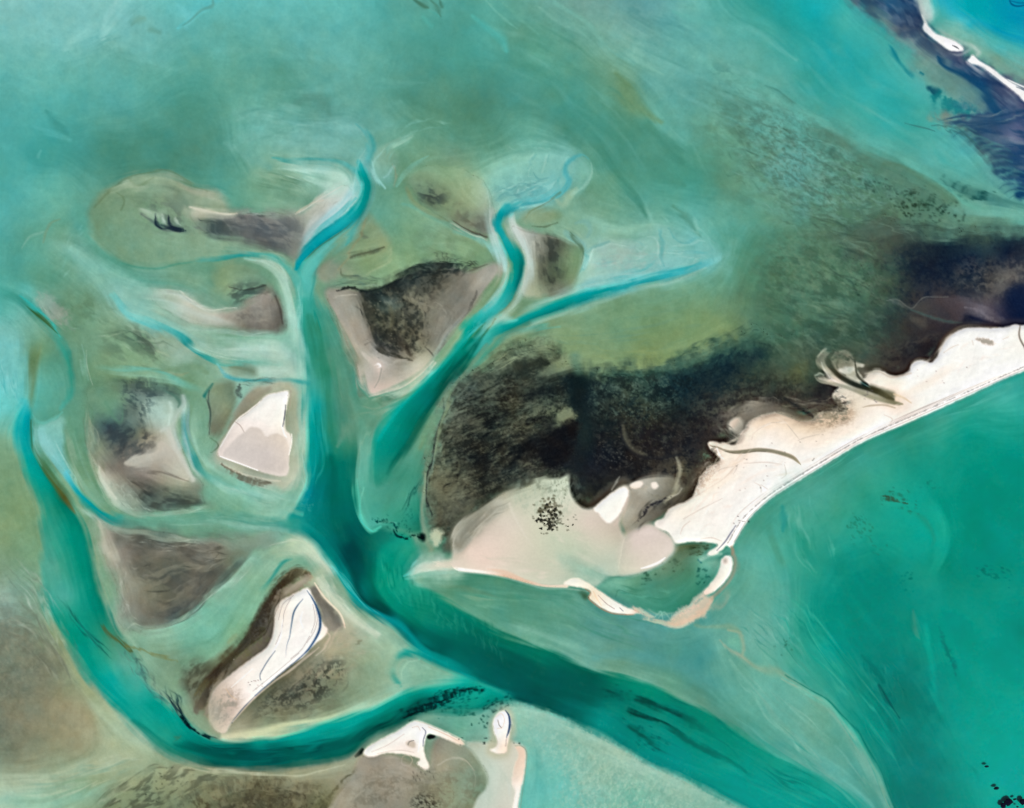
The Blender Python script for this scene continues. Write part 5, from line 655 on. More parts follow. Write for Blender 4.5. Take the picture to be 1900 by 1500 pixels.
# damp hollows on the inner side
poly([1390,785, 1440,768, 1480,782, 1510,778, 1545,756, 1575,758, 1578,772, 1540,790, 1500,798, 1450,790, 1410,792], [1440,776,236,212,186, 1500,786,226,202,172, 1560,765,198,172,145, 1540,778,222,196,168], 7, .1, 1.2, .75, 277); tex([1470,745, 1560,740, 1580,765, 1540,785, 1490,775], (105,80,62), .55, .3, .6, 18, 1.8, -10, 1.8, 278, 8, L2=7)
poly([1443,735, 1470,738, 1490,745, 1520,742, 1545,738, 1560,748, 1570,760, 1545,762, 1510,764, 1495,758, 1470,745], [1460,740,105,75,60, 1500,750,92,70,58, 1540,750,100,82,68, 1530,745,60,50,48], 4, .15, 1.3, .85, 279, 14); stroke([1455,738, 1475,750, 1495,765, 1508,775], [3,5,6,3], (32,30,32), 0, .85); stroke([1440,765, 1465,772, 1490,777, 1506,775], [2,5,5,2], (110,96,80), 0, .6); stroke([1462,737, 1480,740, 1500,748], [1,2,1], (150,110,92), 0, .6, .3, 280, 6)
tex([1500,735, 1560,725, 1575,745, 1560,760, 1500,755], (38,28,34), .6, .2, .6, 16, 1.9, 10, 2, 281, 6)
poly([1366,770, 1390,745, 1420,742, 1450,748, 1440,764, 1415,770, 1395,780, 1380,800, 1372,808, 1350,785, 1330,770], [1380,770,160,145,130, 1410,752,150,132,115, 1360,790,110,98,86, 1375,795,85,75,66, 1340,775,80,70,62, 1430,757,120,104,92], 4, .12, 1.3, .75, 282, 16); poly([1352,799, 1353,787, 1362,777, 1376,777, 1383,788, 1378,802, 1366,806], [1354,790,228,210,190, 1365,780,215,196,176, 1378,785,176,158,140, 1375,800,160,142,126, 1360,800,196,178,158], 2.5, .12, 1.3, .9); poly([1340,790, 1360,805, 1378,810, 1370,818, 1350,812], (80,70,62), 4, .1, 1.2, .7)
streaks([1345,770, 1370,750, 1410,742, 1450,745], 18, [9,10,8,6], [(175,155,135),(70,58,52)], (1,2.6), (.3,.6), 283, (.25,.5)); tex([1300,830, 1325,830, 1330,858, 1305,880, 1288,905, 1280,880], (62,46,38), .7, .1, .6, 14, 1.8, -45, 1.4, 284, 6); tex([1310,850, 1340,858, 1320,890, 1295,920, 1285,905], (190,165,140), .5, .4, .5, 8, 1.6, -45, 1.4, 285, 5)
# creeks cut into the spit
stroke([1318,828, 1330,830, 1345,836, 1358,839, 1380,838, 1405,835, 1430,837, 1455,843, 1472,850, 1485,862], [1.2,2,2.5,3.4,4,4.2,4.2,4.4,4,1.2], [(150,130,108),(170,150,128),(175,158,135),(165,150,128),(160,148,125),(165,152,130),(165,152,130),(170,155,130),(175,155,128),(190,165,135)], .35, .95); stroke([1345,838, 1372,842, 1400,838, 1420,838], [.7,1,1,.7], (110,98,82), 0, .6); stroke([1330,832, 1335,845, 1342,852], [1.6,2.4,1.5], (254,246,240), 0, .8)
stroke([1545,655, 1537,665, 1540,680, 1552,694, 1570,706, 1590,716, 1610,722, 1632,730, 1655,742], [3,5,6.5,6,6,6.5,7,7,5], [(70,68,58),(78,74,62),(72,68,58),(66,62,52),(60,58,50),(55,58,52),(62,62,50),(98,92,70),(105,98,76)], .3, .95); stroke([1525,672, 1530,690, 1545,705, 1565,715], [2,4,4,2], (245,232,220), 0, .75); stroke([1518,662, 1528,652, 1534,648], [2,3,2], (205,195,175), 0, .7)
stroke([1560,662, 1552,675, 1556,688, 1568,697], [1.5,3,3,2], (110,100,88), 0, .7); poly([1556,665, 1566,668, 1580,678, 1586,682, 1572,686, 1560,682], (165,148,132), 3, .1, 1.2, .85); poly([1553,686, 1570,682, 1586,683, 1582,690, 1562,693], (240,228,218), 1.8, .1, 1.3, .9); specks([1550,655, 1580,652, 1582,668, 1560,672], 26, (1.2,2.6), (72,76,64), .8, 286, 1.2)
stroke([1586,668, 1587,682, 1590,695, 1600,706, 1608,714], [1.6,2.4,2.6,3,3.5], (82,74,64), .2, .9); stroke([1512,697, 1522,706, 1550,713, 1580,722, 1620,738, 1660,748, 1674,750], [2,3,4,5,6,5,2], [(120,112,96),(150,142,122),(170,158,138),(165,155,135),(165,152,125),(150,138,110),(165,150,120)], .2, .9); stroke([1513,696, 1520,694, 1528,697], [1.5,2.5,1.5], (195,200,175), 0, .9); poly([1596,708, 1606,710, 1612,718, 1600,716], (20,42,48), 1.6, 0, 1.3, .9); stroke([1594,708, 1604,714, 1614,720], [.8,1.2,.8], (150,190,170), 0, .7)
poly([1612,714, 1660,728, 1658,740, 1640,738, 1618,728], [1620,720,78,76,58, 1650,733,120,112,86], 2.5, .08, 1.3, .8, 287); stroke([1658,732, 1675,738, 1690,748], [3,3,1.5], (225,200,165), 0, .7); stroke([1600,756, 1615,753, 1640,752, 1660,757], [1,2.2,2.5,2], (190,172,148), 0, .85); for_ = specks([1606,730, 1622,732, 1620,742, 1608,740], 7, (1.2,2), (120,105,110), .7, 288)
poly([1808,628, 1818,629, 1828,628, 1840,633, 1846,641, 1834,641, 1820,636], (175,162,148), 1.6, .15, 1.4, .9, 289, 8); stroke([1893,603, 1890,618, 1892,630, 1900,645, 1906,660], [1.6,2.4,2.6,2.4,2], (120,105,92), 0, .8); stroke([1691,674, 1705,666, 1728,668, 1740,652, 1752,630, 1775,612, 1800,606, 1850,608], [3,4,4,5,5,4,3,2], (150,128,108), 0, .55); stroke([1605,694, 1630,690, 1655,700, 1690,693], [1.5,2.5,3,2], (190,170,150), 0, .5)
# dune ridges and strand lines
for p in ([1262,991, 1268,977, 1280,967], [1272,933, 1300,915, 1340,890, 1360,870, 1370,862], [1360,880, 1366,870, 1368,862], [1394,816, 1398,805, 1412,794, 1427,786, 1440,784], [1440,785, 1455,781], [1456,783, 1470,800, 1482,815], [1455,862, 1458,880, 1450,888], [1400,896, 1410,902, 1412,914], [1412,900, 1424,908], [1268,963, 1300,945, 1340,925], [1300,1000, 1320,998, 1338,1004], [1380,770+90, 1420,858, 1450,862], [1320,880, 1340,870, 1360,866], [1750,655, 1765,645, 1778,640], [1640,770, 1655,778, 1648,790], [1480,818, 1495,812, 1520,806], [1805,640, 1803,632], [1860,630, 1870,626]):
    stroke(p, [.9,1.7,.9], (196,184,170), 0, .5)
streaks([1345,1005, 1370,962, 1395,938, 1440,905, 1520,857, 1600,812, 1700,765, 1800,722, 1900,682], 34, [6,6,5,4,3.5,3.5,3.5,4,4], [(190,178,168),(215,200,188),(150,142,140)], (.7,1.4), (.2,.6), 290, (.1,.35), .6)
stroke([1350,1008, 1372,970, 1392,948, 1425,920, 1465,894, 1530,854, 1600,813, 1700,769, 1800,725, 1900,681, 2000,645], [1.3]*11, (128,122,122), 0, .6, .25, 291, 10); stroke([1362,1006, 1384,968, 1404,946, 1432,922, 1470,897, 1535,857, 1602,817, 1702,773, 1802,729, 1900,686, 2000,652], [1.8,1.8,2.1,2.2,2.2,2.1,2,2,2,2,2], (178,174,172), 0, .8); stroke([1366,1008, 1388,970, 1408,949, 1436,925, 1474,901, 1538,861, 1605,821, 1704,778, 1803,734, 1900,690, 2000,656], [2]*11, (120,165,150), 0, .55)
stroke([1330,1022, 1345,1005, 1355,990, 1365,975], [1,1.8,1.8,1], (60,75,110), 0, .75); specks([1372,966, 1384,955, 1388,950, 1376,970], 8, (.8,1.4), (60,55,58), .8, 292); specks([1340,862, 1780,700, 1800,640, 1500,840, 1400,930], 26, (.6,1.1), (120,110,105), .7, 293); stroke([1507,855, 1510,851], [1.2,1.2], (90,80,78), 0, .8); stroke([1357,1015, 1360,1022, 1358,1030], [3,4,3], (165,150,128), 0, .7)
# ---------------------------------------------------------------- bars at the ocean edge
poly([1697,-20, 1722,-25, 1732,8, 1742,20, 1730,32, 1722,45, 1712,40, 1706,25, 1700,12], [1712,-5,165,190,180, 1715,10,185,200,188, 1722,25,195,208,198, 1735,20,140,195,185], 4, .1, 1.2, .9, 295); fade([1730,48, 1750,62, 1775,75, 1800,85, 1830,92], [3,5,7,8,5], (175,195,185), .55); fade([1800,80, 1815,98, 1808,105], [4,7,4], (175,195,182), .7)
poly([1716,38, 1720,48, 1735,62, 1755,70, 1775,78, 1786,88, 1788,94, 1778,96, 1762,94, 1745,82, 1728,70, 1714,58, 1711,50], (254,248,244), 1.6, .04, 1.4, 1, 296); stroke([1711,28, 1714,38, 1718,48], [2,3,2], (225,222,212), 0, .8); stroke([1767,85, 1774,88, 1779,91], [1,1.8,1], (70,75,85), .1, .9)
poly([1804,100, 1810,106, 1822,116, 1842,128, 1858,140, 1872,150, 1885,158, 1905,170, 1960,195, 1960,215, 1905,192, 1890,178, 1868,160, 1845,142, 1820,124, 1800,118, 1794,112, 1800,108], (254,248,244), 1.6, .04, 1.4, 1, 297); stroke([1870,148, 1885,155, 1905,163, 1950,180], [1.5,2.5,2.5,2], (240,235,230), 0, .9); stroke([1886,162, 1900,168], [1,1.4], (70,95,110), 0, .8); fade([1790,112, 1800,120, 1830,136], [2,3,2], (215,205,205), .6); fade([1755,96, 1775,103, 1790,98, 1805,90], [4,5,4,3], (185,190,190), .5)
stroke([1876,-2, 1880,6, 1890,10, 1905,8], [1.2,2,2,1.5], (12,75,120), 0, .8); stroke([1876,-2, 1890,2, 1904,4], [1,1.4,1], (15,85,130), 0, .7)
# ---------------------------------------------------------------- sand islands
# triangle
poly([392,850, 412,812, 440,770, 470,725, 505,708, 548,712, 556,760, 556,840, 556,885, 535,905, 500,906, 455,893, 420,868], [410,820,175,172,152, 450,760,150,146,126, 500,715,185,185,162, 545,760,165,170,142, 550,830,175,185,160, 540,890,185,190,168, 470,885,160,162,142, 430,865,180,182,162], 6, .08, 1.2, .9, 301)
stroke([425,795, 445,765, 470,738, 500,722], [4,8,9,6], (152,146,128), 0, .55); stroke([445,715, 442,730, 448,738], [3,6,3], (72,80,78), 0, .65, .2, 302, 10); streaks([445,712, 480,708, 520,708], 14, [8,7,3], [(85,98,88),(110,118,100)], (1,2.2), (.3,.6), 303, (.3,.7)); poly([388,722, 408,706, 434,712, 438,745, 425,780, 398,812, 388,790, 384,755], [400,730,128,150,118, 425,750,128,142,110, 400,790,120,120,100, 430,730,112,128,100], 4, .08, 1.2, .85, 304); stroke([388,725, 385,755, 388,785, 392,808], [1.5,2,2,1.5], (72,92,84), 0, .7); stroke([395,815, 405,828, 392,840], [1,2,1], (85,115,85), 0, .6)
TI = poly([536,726, 532,754, 528,786, 532,800, 539,806, 540,822, 536,848, 536,868, 531,884, 507,882, 480,874, 440,859, 408,848, 404,838, 419,810, 437,783, 460,765, 480,748, 494,734, 515,729], [505,750,250,241,234, 522,740,251,243,236, 480,770,249,241,233, 460,785,246,236,228, 500,790,249,239,230, 440,800,238,226,216, 425,830,225,213,205, 455,830,212,203,196, 480,830,213,204,197, 510,840,212,202,195, 520,798,246,236,222, 500,862,211,201,193, 528,862,217,207,197, 450,850,217,206,198], 1.6, .05, 1.4, 1, 305, 14)
poly([414,845, 425,828, 440,812, 455,802, 464,793, 476,793, 486,798, 494,811, 506,806, 520,806, 534,821, 536,850, 530,878, 505,876, 478,870, 440,856], [450,830,210,201,194, 500,840,210,200,193, 520,815,222,208,192, 500,868,206,196,188], 1.8, .05, 1.4, .95, 306, 12)
stroke([408,847, 438,858, 478,873], [1.4,2,1.6], (255,248,242), .1, .9); stroke([541,806, 541,822, 536,845], [1.2,1.8,1.2], (250,240,232), .1, .9); stroke([409,830, 437,783, 460,764, 482,746], [1,1.6,1.6,1], (255,247,240), .1, .8); stroke([436,783, 446,790, 453,802], [1.2,1.6,1.2], (190,175,165), 0, .8); stroke([530,752, 528,772, 525,792], [1,1.5,1.2], (85,95,110), .1, .85); stroke([523,790, 528,806, 532,811], [1.4,2,1.5], (255,250,246), .1, .8); stroke([534,735, 540,725, 538,750, 533,790], [1,1.5,1.5,1], (175,165,148), 0, .6)
stroke([410,860, 450,879, 490,890, 520,893], [2.5,4,4,2], (200,196,178), 0, .7); stroke([412,862, 450,886, 478,896, 500,899], [3,6,7,3], (118,112,96), 0, .75, .25, 307, 9); streaks([555,740, 558,820, 556,890, 545,930], 20, [8,9,9,10], [(150,182,155),(190,205,180),(120,165,140)], (1,2.4), (.2,.5), 308, (.2,.5)); streaks([420,890, 480,915, 540,930, 575,925], 20, [12,14,14,8], [(165,200,178),(115,170,140)], (1.5,4), (.25,.5), 309, (.2,.5)); stroke([545,940, 555,915, 570,890, 568,860, 560,840], [1,1.5,1.5,1.5,1], (150,195,178), 0, .6)
# teardrop: surroundings
poly([480,1150, 520,1095, 560,1060, 590,1060, 610,1085, 650,1135, 720,1190, 740,1215, 730,1260, 700,1300, 600,1338, 500,1360, 420,1368, 390,1350, 360,1320, 340,1280, 345,1240, 400,1225, 440,1190], [560,1060,150,160,125, 600,1090,195,205,180, 640,1130,185,195,170, 700,1180,155,190,160, 640,1180,178,168,145, 610,1210,170,165,140, 680,1230,140,165,130, 620,1270,115,125,98, 560,1280,95,98,84, 520,1310,120,120,98, 480,1330,125,128,105, 600,1320,130,150,118, 450,1350,165,162,138, 700,1280,140,172,138, 500,1345,150,165,130, 380,1300,110,110,90, 350,1260,105,115,92, 365,1330,130,140,115, 420,1210,112,130,95, 480,1150,105,120,88, 520,1100,110,115,85], 9, .08, 1.2, .9, 310)
tex([535,1270, 600,1235, 640,1230, 620,1270, 580,1310, 520,1320, 480,1330, 500,1290], (58,62,54), .75, .1, .5, 20, 1.9, -35, 2, 311, 9, L2=8); tex([480,1310, 560,1300, 640,1290, 600,1330, 500,1345, 460,1345], (105,110,90), .45, .3, .6, 24, 2, -10, 2.4, 312, 10); tex([535,1245, 600,1220, 660,1210, 640,1250, 560,1290], (165,150,125), .45, .3, .6, 22, 2, -30, 2.4, 313, 12); tex([345,1235, 390,1230, 400,1260, 380,1290, 350,1290], (68,70,56), .65, .0, .6, 26, 2, -40, 1.8, 314, 9)
stroke([660,1195, 668,1190, 672,1188], [1,3,1], (118,122,98), 0, .6); stroke([632,1285, 640,1275, 645,1265], [1,3,1.5], (105,120,95), 0, .6); stroke([415,1367, 470,1361, 540,1350, 600,1337, 680,1311, 740,1284], [8,11,12,11,10,6], [(205,200,170),(195,200,162),(185,195,155),(170,192,152),(150,190,155),(130,185,155)], 0, .85)
stroke([450,1240, 475,1180, 490,1150, 500,1120], [5,7,7,4], (128,122,68), 0, .55); stroke([425,1195, 435,1185, 440,1178], [3,5,2], (130,150,105), 0, .5)
stroke([572,1066, 552,1064, 534,1074, 515,1094, 497,1125, 481,1158, 458,1192, 431,1221, 405,1251, 380,1290, 364,1320], [6,9,11,13,17,19,18,15,13,10,7], [(110,95,72),(105,92,70),(85,68,50),(72,58,46),(68,56,46),(62,52,44),(66,58,46),(76,68,50),(70,58,46),(85,78,66),(112,108,92)], .15, .92, .06, 315, 14)
tex([480,1160, 500,1120, 512,1140, 500,1190, 480,1210, 455,1215], (112,102,94), .6, .2, .6, 12, 1.8, -55, 1.6, 316, 6, L2=6); streaks([500,1092, 530,1066, 572,1056], 22, [9,8,6], [(150,145,110),(70,60,45),(175,165,130)], (1,2), (.3,.6), 317, (.2,.5)); stroke([365,1290, 385,1270, 410,1258, 435,1240], [4,6,5,2], (120,95,50), 0, .35); stroke([437,1227, 438,1228], [1.3,1.3], (235,230,220), 0, .9)
stroke([574,1070, 548,1090, 525,1105, 512,1130, 506,1165, 500,1195, 470,1220, 430,1248, 400,1280, 385,1320], [7,12,14,14,16,16,14,12,12,10], [(175,152,130),(165,142,122),(150,130,112),(128,114,100),(112,100,90),(112,100,92),(122,108,94),(130,112,96),(150,132,114),(150,136,118)], .2, .9, .15, 318, 12); stroke([565,1078, 545,1088, 530,1100], [5,9,6], (180,160,138), 0, .7)
poly([574,1094, 588,1087, 598,1107, 618,1128, 634,1149, 635,1166, 612,1172, 600,1160, 592,1130], [590,1100,135,128,118, 610,1130,122,118,108, 615,1155,140,132,120, 602,1160,175,160,145], 3, .1, 1.3, .95, 319, 14); stroke([584,1082, 594,1098, 606,1113, 629,1136, 638,1155, 640,1165], [1.5,2.4,2.6,2.4,2,1], (238,215,192), .1, .9); stroke([590,1075, 615,1108, 650,1143, 700,1180], [6,9,9,6], (195,205,182), 0, .7)
stroke([605,1172, 612,1182, 600,1200, 585,1215], [2,3,3,2], (215,190,170), 0, .5); stroke([640,1160, 625,1170, 615,1190, 600,1215], [2,3,3,2], (195,172,150), 0, .5)
TD = poly([570,1091, 578,1101, 586,1119, 594,1147, 602,1160, 608,1168, 602,1181, 581,1198, 565,1217, 538,1236, 503,1265, 474,1292, 450,1316, 431,1338, 418,1361, 402,1358, 392,1345, 388,1328, 386,1306, 399,1277, 429,1251, 463,1225, 495,1201, 507,1174, 511,1133, 522,1115, 543,1104], [560,1108,252,243,236, 540,1130,250,238,228, 570,1150,247,240,233, 588,1172,252,243,236, 530,1180,250,241,233, 550,1190,249,241,236, 515,1220,250,241,233, 490,1250,248,239,231, 470,1235,246,233,223, 450,1260,245,233,222, 460,1285,246,236,228, 430,1272,232,215,200, 435,1308,205,185,170, 410,1292,195,178,160, 400,1320,182,167,148, 420,1328,188,170,154, 445,1308,220,206,194, 395,1340,192,182,158, 410,1352,202,188,168, 600,1172,238,224,210, 520,1130,240,225,208], 1.8, .05, 1.4, 1, 320, 14)
tex([390,1300, 430,1275, 450,1290, 430,1330, 405,1350], (160,142,126), .5, .2, .6, 14, 1.9, -50, 1.6, 321, 8); poly([430,1300, 440,1303, 438,1312, 428,1310], (175,155,140), 2, .1, 1.3, .7); stroke([420,1278, 428,1290, 440,1298], [.8,1.2,.8], (225,190,150), 0, .6)
stroke([570,1097, 578,1108, 587,1126, 594,1150, 592,1172, 576,1200, 557,1220, 523,1248, 495,1272, 474,1291], [1,1.8,2.6,3.2,3.4,2.8,1.8,1.5,1.6,2], [(70,108,140),(50,95,138),(42,88,135),(40,86,132),(42,88,136),(48,94,138),(70,105,145),(125,138,158),(80,110,146),(80,110,150)], .05, .92); stroke([474,1291, 455,1310, 440,1328, 430,1342], [1.2,1.8,1.6,1], (95,110,130), 0, .8)
stroke([562,1112, 552,1124, 545,1138, 541,1160, 538,1180, 533,1197, 530,1220], [1,1.8,2.2,1.8,1.4,1.2,.7], (58,102,138), .05, [.8,.9,.85,.7,.6,.4,.1]); stroke([511,1208, 500,1222, 490,1238, 483,1252, 484,1262], [1,1.5,1.5,1.3,.8], (75,105,132), .05, .8)
for p in ([585,1125, 589,1150, 583,1172, 570,1192], [581,1122, 585,1150, 578,1175], [540,1110, 528,1135, 524,1165, 512,1195], [470,1282, 510,1250, 555,1212], [575,1180, 560,1205, 540,1222], [545,1105, 525,1122, 517,1150]): stroke(p, [.7,1.2,.7], (170,165,162), 0, .7)
for p in ([562,1135, 558,1150, 563,1165], [430,1275, 470,1240], [525,1150, 520,1185, 505,1212]): stroke(p, [1.2,2.2,1.2], (255,252,250), 0, .7)
specks([475,1262, 482,1258, 480,1278, 472,1282], 10, (.7,1), (120,100,95), .7, 322)
stroke([432,1340, 470,1298, 505,1268, 545,1238, 590,1200], [1.5,2.2,2.2,2.2,1.5], (225,200,182), 0, .7)
# southern islands and their flat
poly([672,1402, 730,1402, 775,1425, 795,1430, 812,1368, 862,1382, 885,1400, 904,1440, 902,1466, 882,1490, 865,1560, 640,1580, 600,1520, 625,1480, 655,1440], [700,1420,158,144,128, 760,1430,168,155,138, 700,1460,152,140,122, 740,1490,147,137,120, 830,1390,152,152,132, 830,1420,162,157,132, 850,1440,132,147,120, 882,1460,137,162,132, 800,1460,137,137,112, 650,1480,162,152,132, 806,1380,142,137,122, 780,1400,185,170,155, 720,1410,175,160,142, 690,1540,140,130,112, 840,1540,135,150,120], 4, .05, 1.3, 1, 325)
tex([690,1430, 800,1430, 880,1430, 880,1500, 700,1560, 640,1500], (118,108,90), .4, .4, .6, 40, 2, -20, 2, 326, 16, L2=10); tex([770,1475, 800,1478, 820,1495, 810,1510, 770,1505], (58,52,44), .7, .2, .5, 10, 1.8, 20, 1.5, 327, 6, L2=5); specks([775,1425, 790,1428, 782,1445, 770,1440], 10, (.7,1.2), (70,66,60), .7, 328, 2, 60); stroke([812,1420, 835,1408, 860,1410, 880,1430], [1.5,2.5,2.5,1.5], (185,178,158), 0, .6); stroke([846,1405, 868,1418, 880,1440, 878,1458], [1,1.5,1.5,1], (165,165,142), 0, .5); stroke([745,1412, 748,1404, 758,1402, 765,1410, 760,1420, 748,1420, 745,1412], [1.2]*7, (190,175,160), 0, .7); stroke([812,1460, 820,1470, 826,1475], [1,1.4,.8], (115,112,95), 0, .6)
poly([862,1376, 905,1378, 945,1376, 968,1384, 976,1398, 971,1440, 963,1480, 956,1600, 868,1600, 880,1492, 902,1466, 906,1440, 884,1402], [890,1390,182,196,175, 930,1395,205,205,188, 915,1430,195,210,192, 950,1410,210,208,190, 940,1460,205,208,192, 905,1480,190,204,186, 930,1500,205,205,190, 875,1385,165,180,158, 920,1600,190,205,190], 3, .05, 1.3, 1, 329)
FB = poly([955,1383, 966,1384, 975,1396, 972,1440, 965,1470, 960,1500, 956,1600, 948,1600, 952,1500, 956,1470, 950,1450, 955,1420, 962,1400], [965,1400,232,205,182, 960,1440,235,215,195, 960,1470,250,238,230, 955,1510,250,240,232, 952,1590,245,235,225], 2, .08, 1.3, 1, 330, 14); stroke([956,1384, 968,1385, 977,1398, 974,1440, 968,1480, 960,1560], [1,1.3,1.3,1.3,1.3,1], (140,165,140), 0, .7)
BI = poly([675,1400, 680,1388, 707,1372, 733,1359, 755,1345, 768,1338, 778,1338, 795,1344, 828,1359, 862,1376, 856,1384, 840,1377, 812,1366, 794,1362, 790,1372, 786,1390, 791,1408, 797,1424, 789,1429, 780,1424, 773,1416, 780,1408, 749,1400, 715,1398, 690,1405], [690,1392,250,238,228, 740,1365,251,241,234, 770,1345,252,240,230, 720,1390,245,233,222, 760,1390,240,226,214, 780,1370,252,246,242, 830,1365,248,230,216, 855,1378,230,208,186, 790,1418,248,234,220], 1.6, .05, 1.4, 1, 331, 14)
poly([752,1378, 768,1375, 772,1388, 758,1385], (205,190,172), 2, .1, 1.3, .9); stroke([757,1382, 760,1376, 768,1374], [.8,1.3,.8], (110,100,95), 0, .8); stroke([784,1350, 790,1358, 786,1372, 785,1385], [.8,1.6,1.6,.8], (80,95,125), 0, .8); stroke([782,1352, 780,1372, 776,1395], [1.2,2,1.2], (255,252,250), 0, .8); poly([792,1367, 798,1363, 810,1366, 804,1370, 794,1371], (14,14,20), 1.3, .1, 1.5, 1); stroke([795,1349, 825,1362, 850,1375], [1,1.4,1], (215,180,155), 0, .6); stroke([770,1338, 800,1346, 840,1363, 862,1375], [1.2,1.6,1.6,1.2], (200,205,180), 0, .5)
for p in ([690,1395, 720,1382, 750,1362], [765,1350, 775,1348, 780,1355], [700,1398, 740,1392, 768,1396]): stroke(p, [.7,1.2,.7], (200,188,178), 0, .7)
specks([855,1372, 868,1376, 862,1380], 3, (1,1.6), (30,30,32), .9, 332); specks([896,1370, 910,1366, 906,1374], 4, (1,1.6), (20,30,35), .9, 333); specks([955,1378, 964,1380, 960,1384], 2, (1,1.5), (30,32,35), .9, 334)
poly([925,1316, 944,1312, 954,1330, 952,1370, 945,1404, 925,1408, 902,1398, 908,1370, 908,1340], (190,188,160), 4, .06, 1.2, .75)
IS = poly([933,1319, 943,1324, 948,1338, 946,1360, 942,1382, 940,1396, 926,1399, 910,1394, 908,1390, 919,1388, 923,1377, 917,1359, 915,1340, 922,1325], [930,1330,253,245,240, 928,1360,252,244,238, 935,1388,240,218,196, 916,1394,250,240,230], 1.5, .04, 1.4, 1, 335, 12)
stroke([938,1319, 944,1328, 946,1342, 944,1356, 940,1368], [.9,2.2,2.8,2.4,1], (38,80,126), .1, .92); stroke([924,1336, 926,1345, 930,1350], [.8,1.2,.8], (120,110,105), 0, .8); stroke([921,1330, 930,1324, 936,1335, 932,1350, 923,1352], [.7,1,1,1,.7], (215,190,170), 0, .6); stroke([940,1370, 938,1385], [1,1], (120,105,100), 0, .6)
# ---------------------------------------------------------------- second look: threads, swirls, smudges
S = stroke
# head of the trunk
fade([664,325, 645,368, 608,402, 575,435, 550,475], [5,9,10,9,5], (120,192,202), .75); fade([652,340, 625,378, 585,410, 552,450], [5,8,9,6], (196,208,204), .55)
fade([500,312, 550,314, 600,322, 640,336, 652,350], [2,4,6,9,6], (178,216,200), .75); poly([598,350, 612,335, 635,330, 650,340, 640,358, 615,368], (186,216,202), 7, .1, 1.1, .6)
streaks([500,322, 550,338, 600,360], 10, [14,14,10], [(146,180,142),(90,138,106)], (1.5,3), (.4,.7), 401, (.5,.9)); fade([450,345, 500,350, 560,372, 600,380], [10,16,14,6], (102,152,120), .45)
S([600,372, 570,380, 550,395], [1,1.8,1], (205,185,165), 0, .6); S([555,395, 600,366, 635,345], [1,1.6,1], (215,208,196), 0, .7)
S([714,350, 700,330, 694,308, 700,292, 718,280], [1.5,3,3.5,3,1.5], (135,192,178), 0, .75); S([730,345, 735,325, 728,305], [1.5,3,1.5], (140,150,118), 0, .5); S([712,330, 722,318, 730,308], [2,4,2], (140,190,185), 0, .5)
fade([718,280, 745,266, 772,248], [2,3,1.5], (140,190,165), .7); fade([740,340, 760,318, 790,300, 820,290], [3,5,5,3], (118,172,140), .5); fade([680,262, 684,280, 680,300], [4,7,5], (60,165,165), .6)
fade([620,245, 660,240, 690,255], [6,12,6], (118,180,172), .5); S([660,230, 676,245, 686,265], [2,4,3], (70,160,158), 0, .6)
# fringe of the centre flat
streaks([610,528, 660,522, 720,526], 20, [7,8,6], [(140,172,138),(95,130,108),(70,88,76)], (1,2.4), (.3,.7), 402, (.3,.6))
streaks([735,524, 775,505, 815,495, 845,490], 46, [9,11,10,7], [(36,46,46),(58,70,64),(30,38,40),(110,128,102)], (.9,2), (.35,.8), 403, (.08,.2), 2)
streaks([800,478, 830,480, 860,500], 22, [9,9,6], [(72,88,72),(96,118,88)], (.8,1.6), (.35,.7), 404, (.2,.4)); S([866,505, 885,497, 905,491], [1,2.4,1], (92,98,84), 0, .7); S([618,552, 640,548, 662,547], [1,1.8,1], (205,190,168), 0, .6)
fade([690,560, 712,575, 735,570, 760,560], [6,9,8,4], (105,122,104), .4); fade([720,560, 728,590, 722,620], [4,7,4], (98,96,72), .5); fade([748,545, 775,560, 800,580], [6,12,6], (130,128,110), .4); fade([695,610, 700,640, 720,655], [5,7,5], (50,48,44), .6); fade([735,615, 750,640, 768,668], [5,8,3], (48,46,44), .5); specks([685,560, 760,560, 780,640, 710,650], 60, (.7,1.3), (150,148,120), .5, 405); specks([690,600, 770,600, 770,650, 700,650], 50, (.8,1.6), (34,34,34), .6, 406)
fade([625,555, 640,590, 655,620, 672,650], [5,9,8,6], (160,152,142), .5); fade([870,545, 895,520, 915,505], [8,10,6], (172,172,160), .5); streaks([800,560, 835,590, 800,650], 18, [16,16,10], [(92,92,80),(150,145,130)], (1,2.5), (.3,.6), 407, (.2,.5))
# grey strip
streaks([430,405, 490,425, 550,455], 26, [14,18,10], [(84,90,94),(140,146,138),(64,72,78)], (1.2,3), (.25,.55), 408, (.15,.4)); fade([570,395, 600,395, 585,420, 565,440], [8,12,10,6], (160,168,156), .45); streaks([560,400, 600,385, 630,360], 14, [14,12,8], [(200,200,188),(150,160,148)], (1,2.4), (.3,.6), 409, (.2,.5))
# lobe at the left
fade([215,350, 235,342, 260,350, 285,345], [3,7,8,4], (155,178,148), .6); fade([300,345, 320,352, 340,372, 352,390], [5,9,8,4], (112,140,112), .5); fade([330,340, 355,355, 385,362, 410,375], [4,6,7,4], (165,170,148), .55)
fade([250,385, 272,395, 292,400, 310,392], [4,9,9,5], (158,185,160), .6); S([262,396, 285,410, 300,424, 335,430], [2,4,4,2], (88,104,104), 0, .6); S([288,400, 290,415, 300,423], [1,2.8,2], (36,50,66), 0, .8); S([312,400, 315,414, 324,422, 340,424], [1,3,2.6,1], (48,60,74), 0, .75)
fade([300,402, 306,414], [4,5], (170,195,175), .6); fade([322,404, 332,418], [3,4], (168,192,170), .55); streaks([360,408, 385,425, 410,440], 14, [9,10,6], [(64,78,82),(112,128,118)], (1.2,2.6), (.4,.7), 410, (.3,.6))
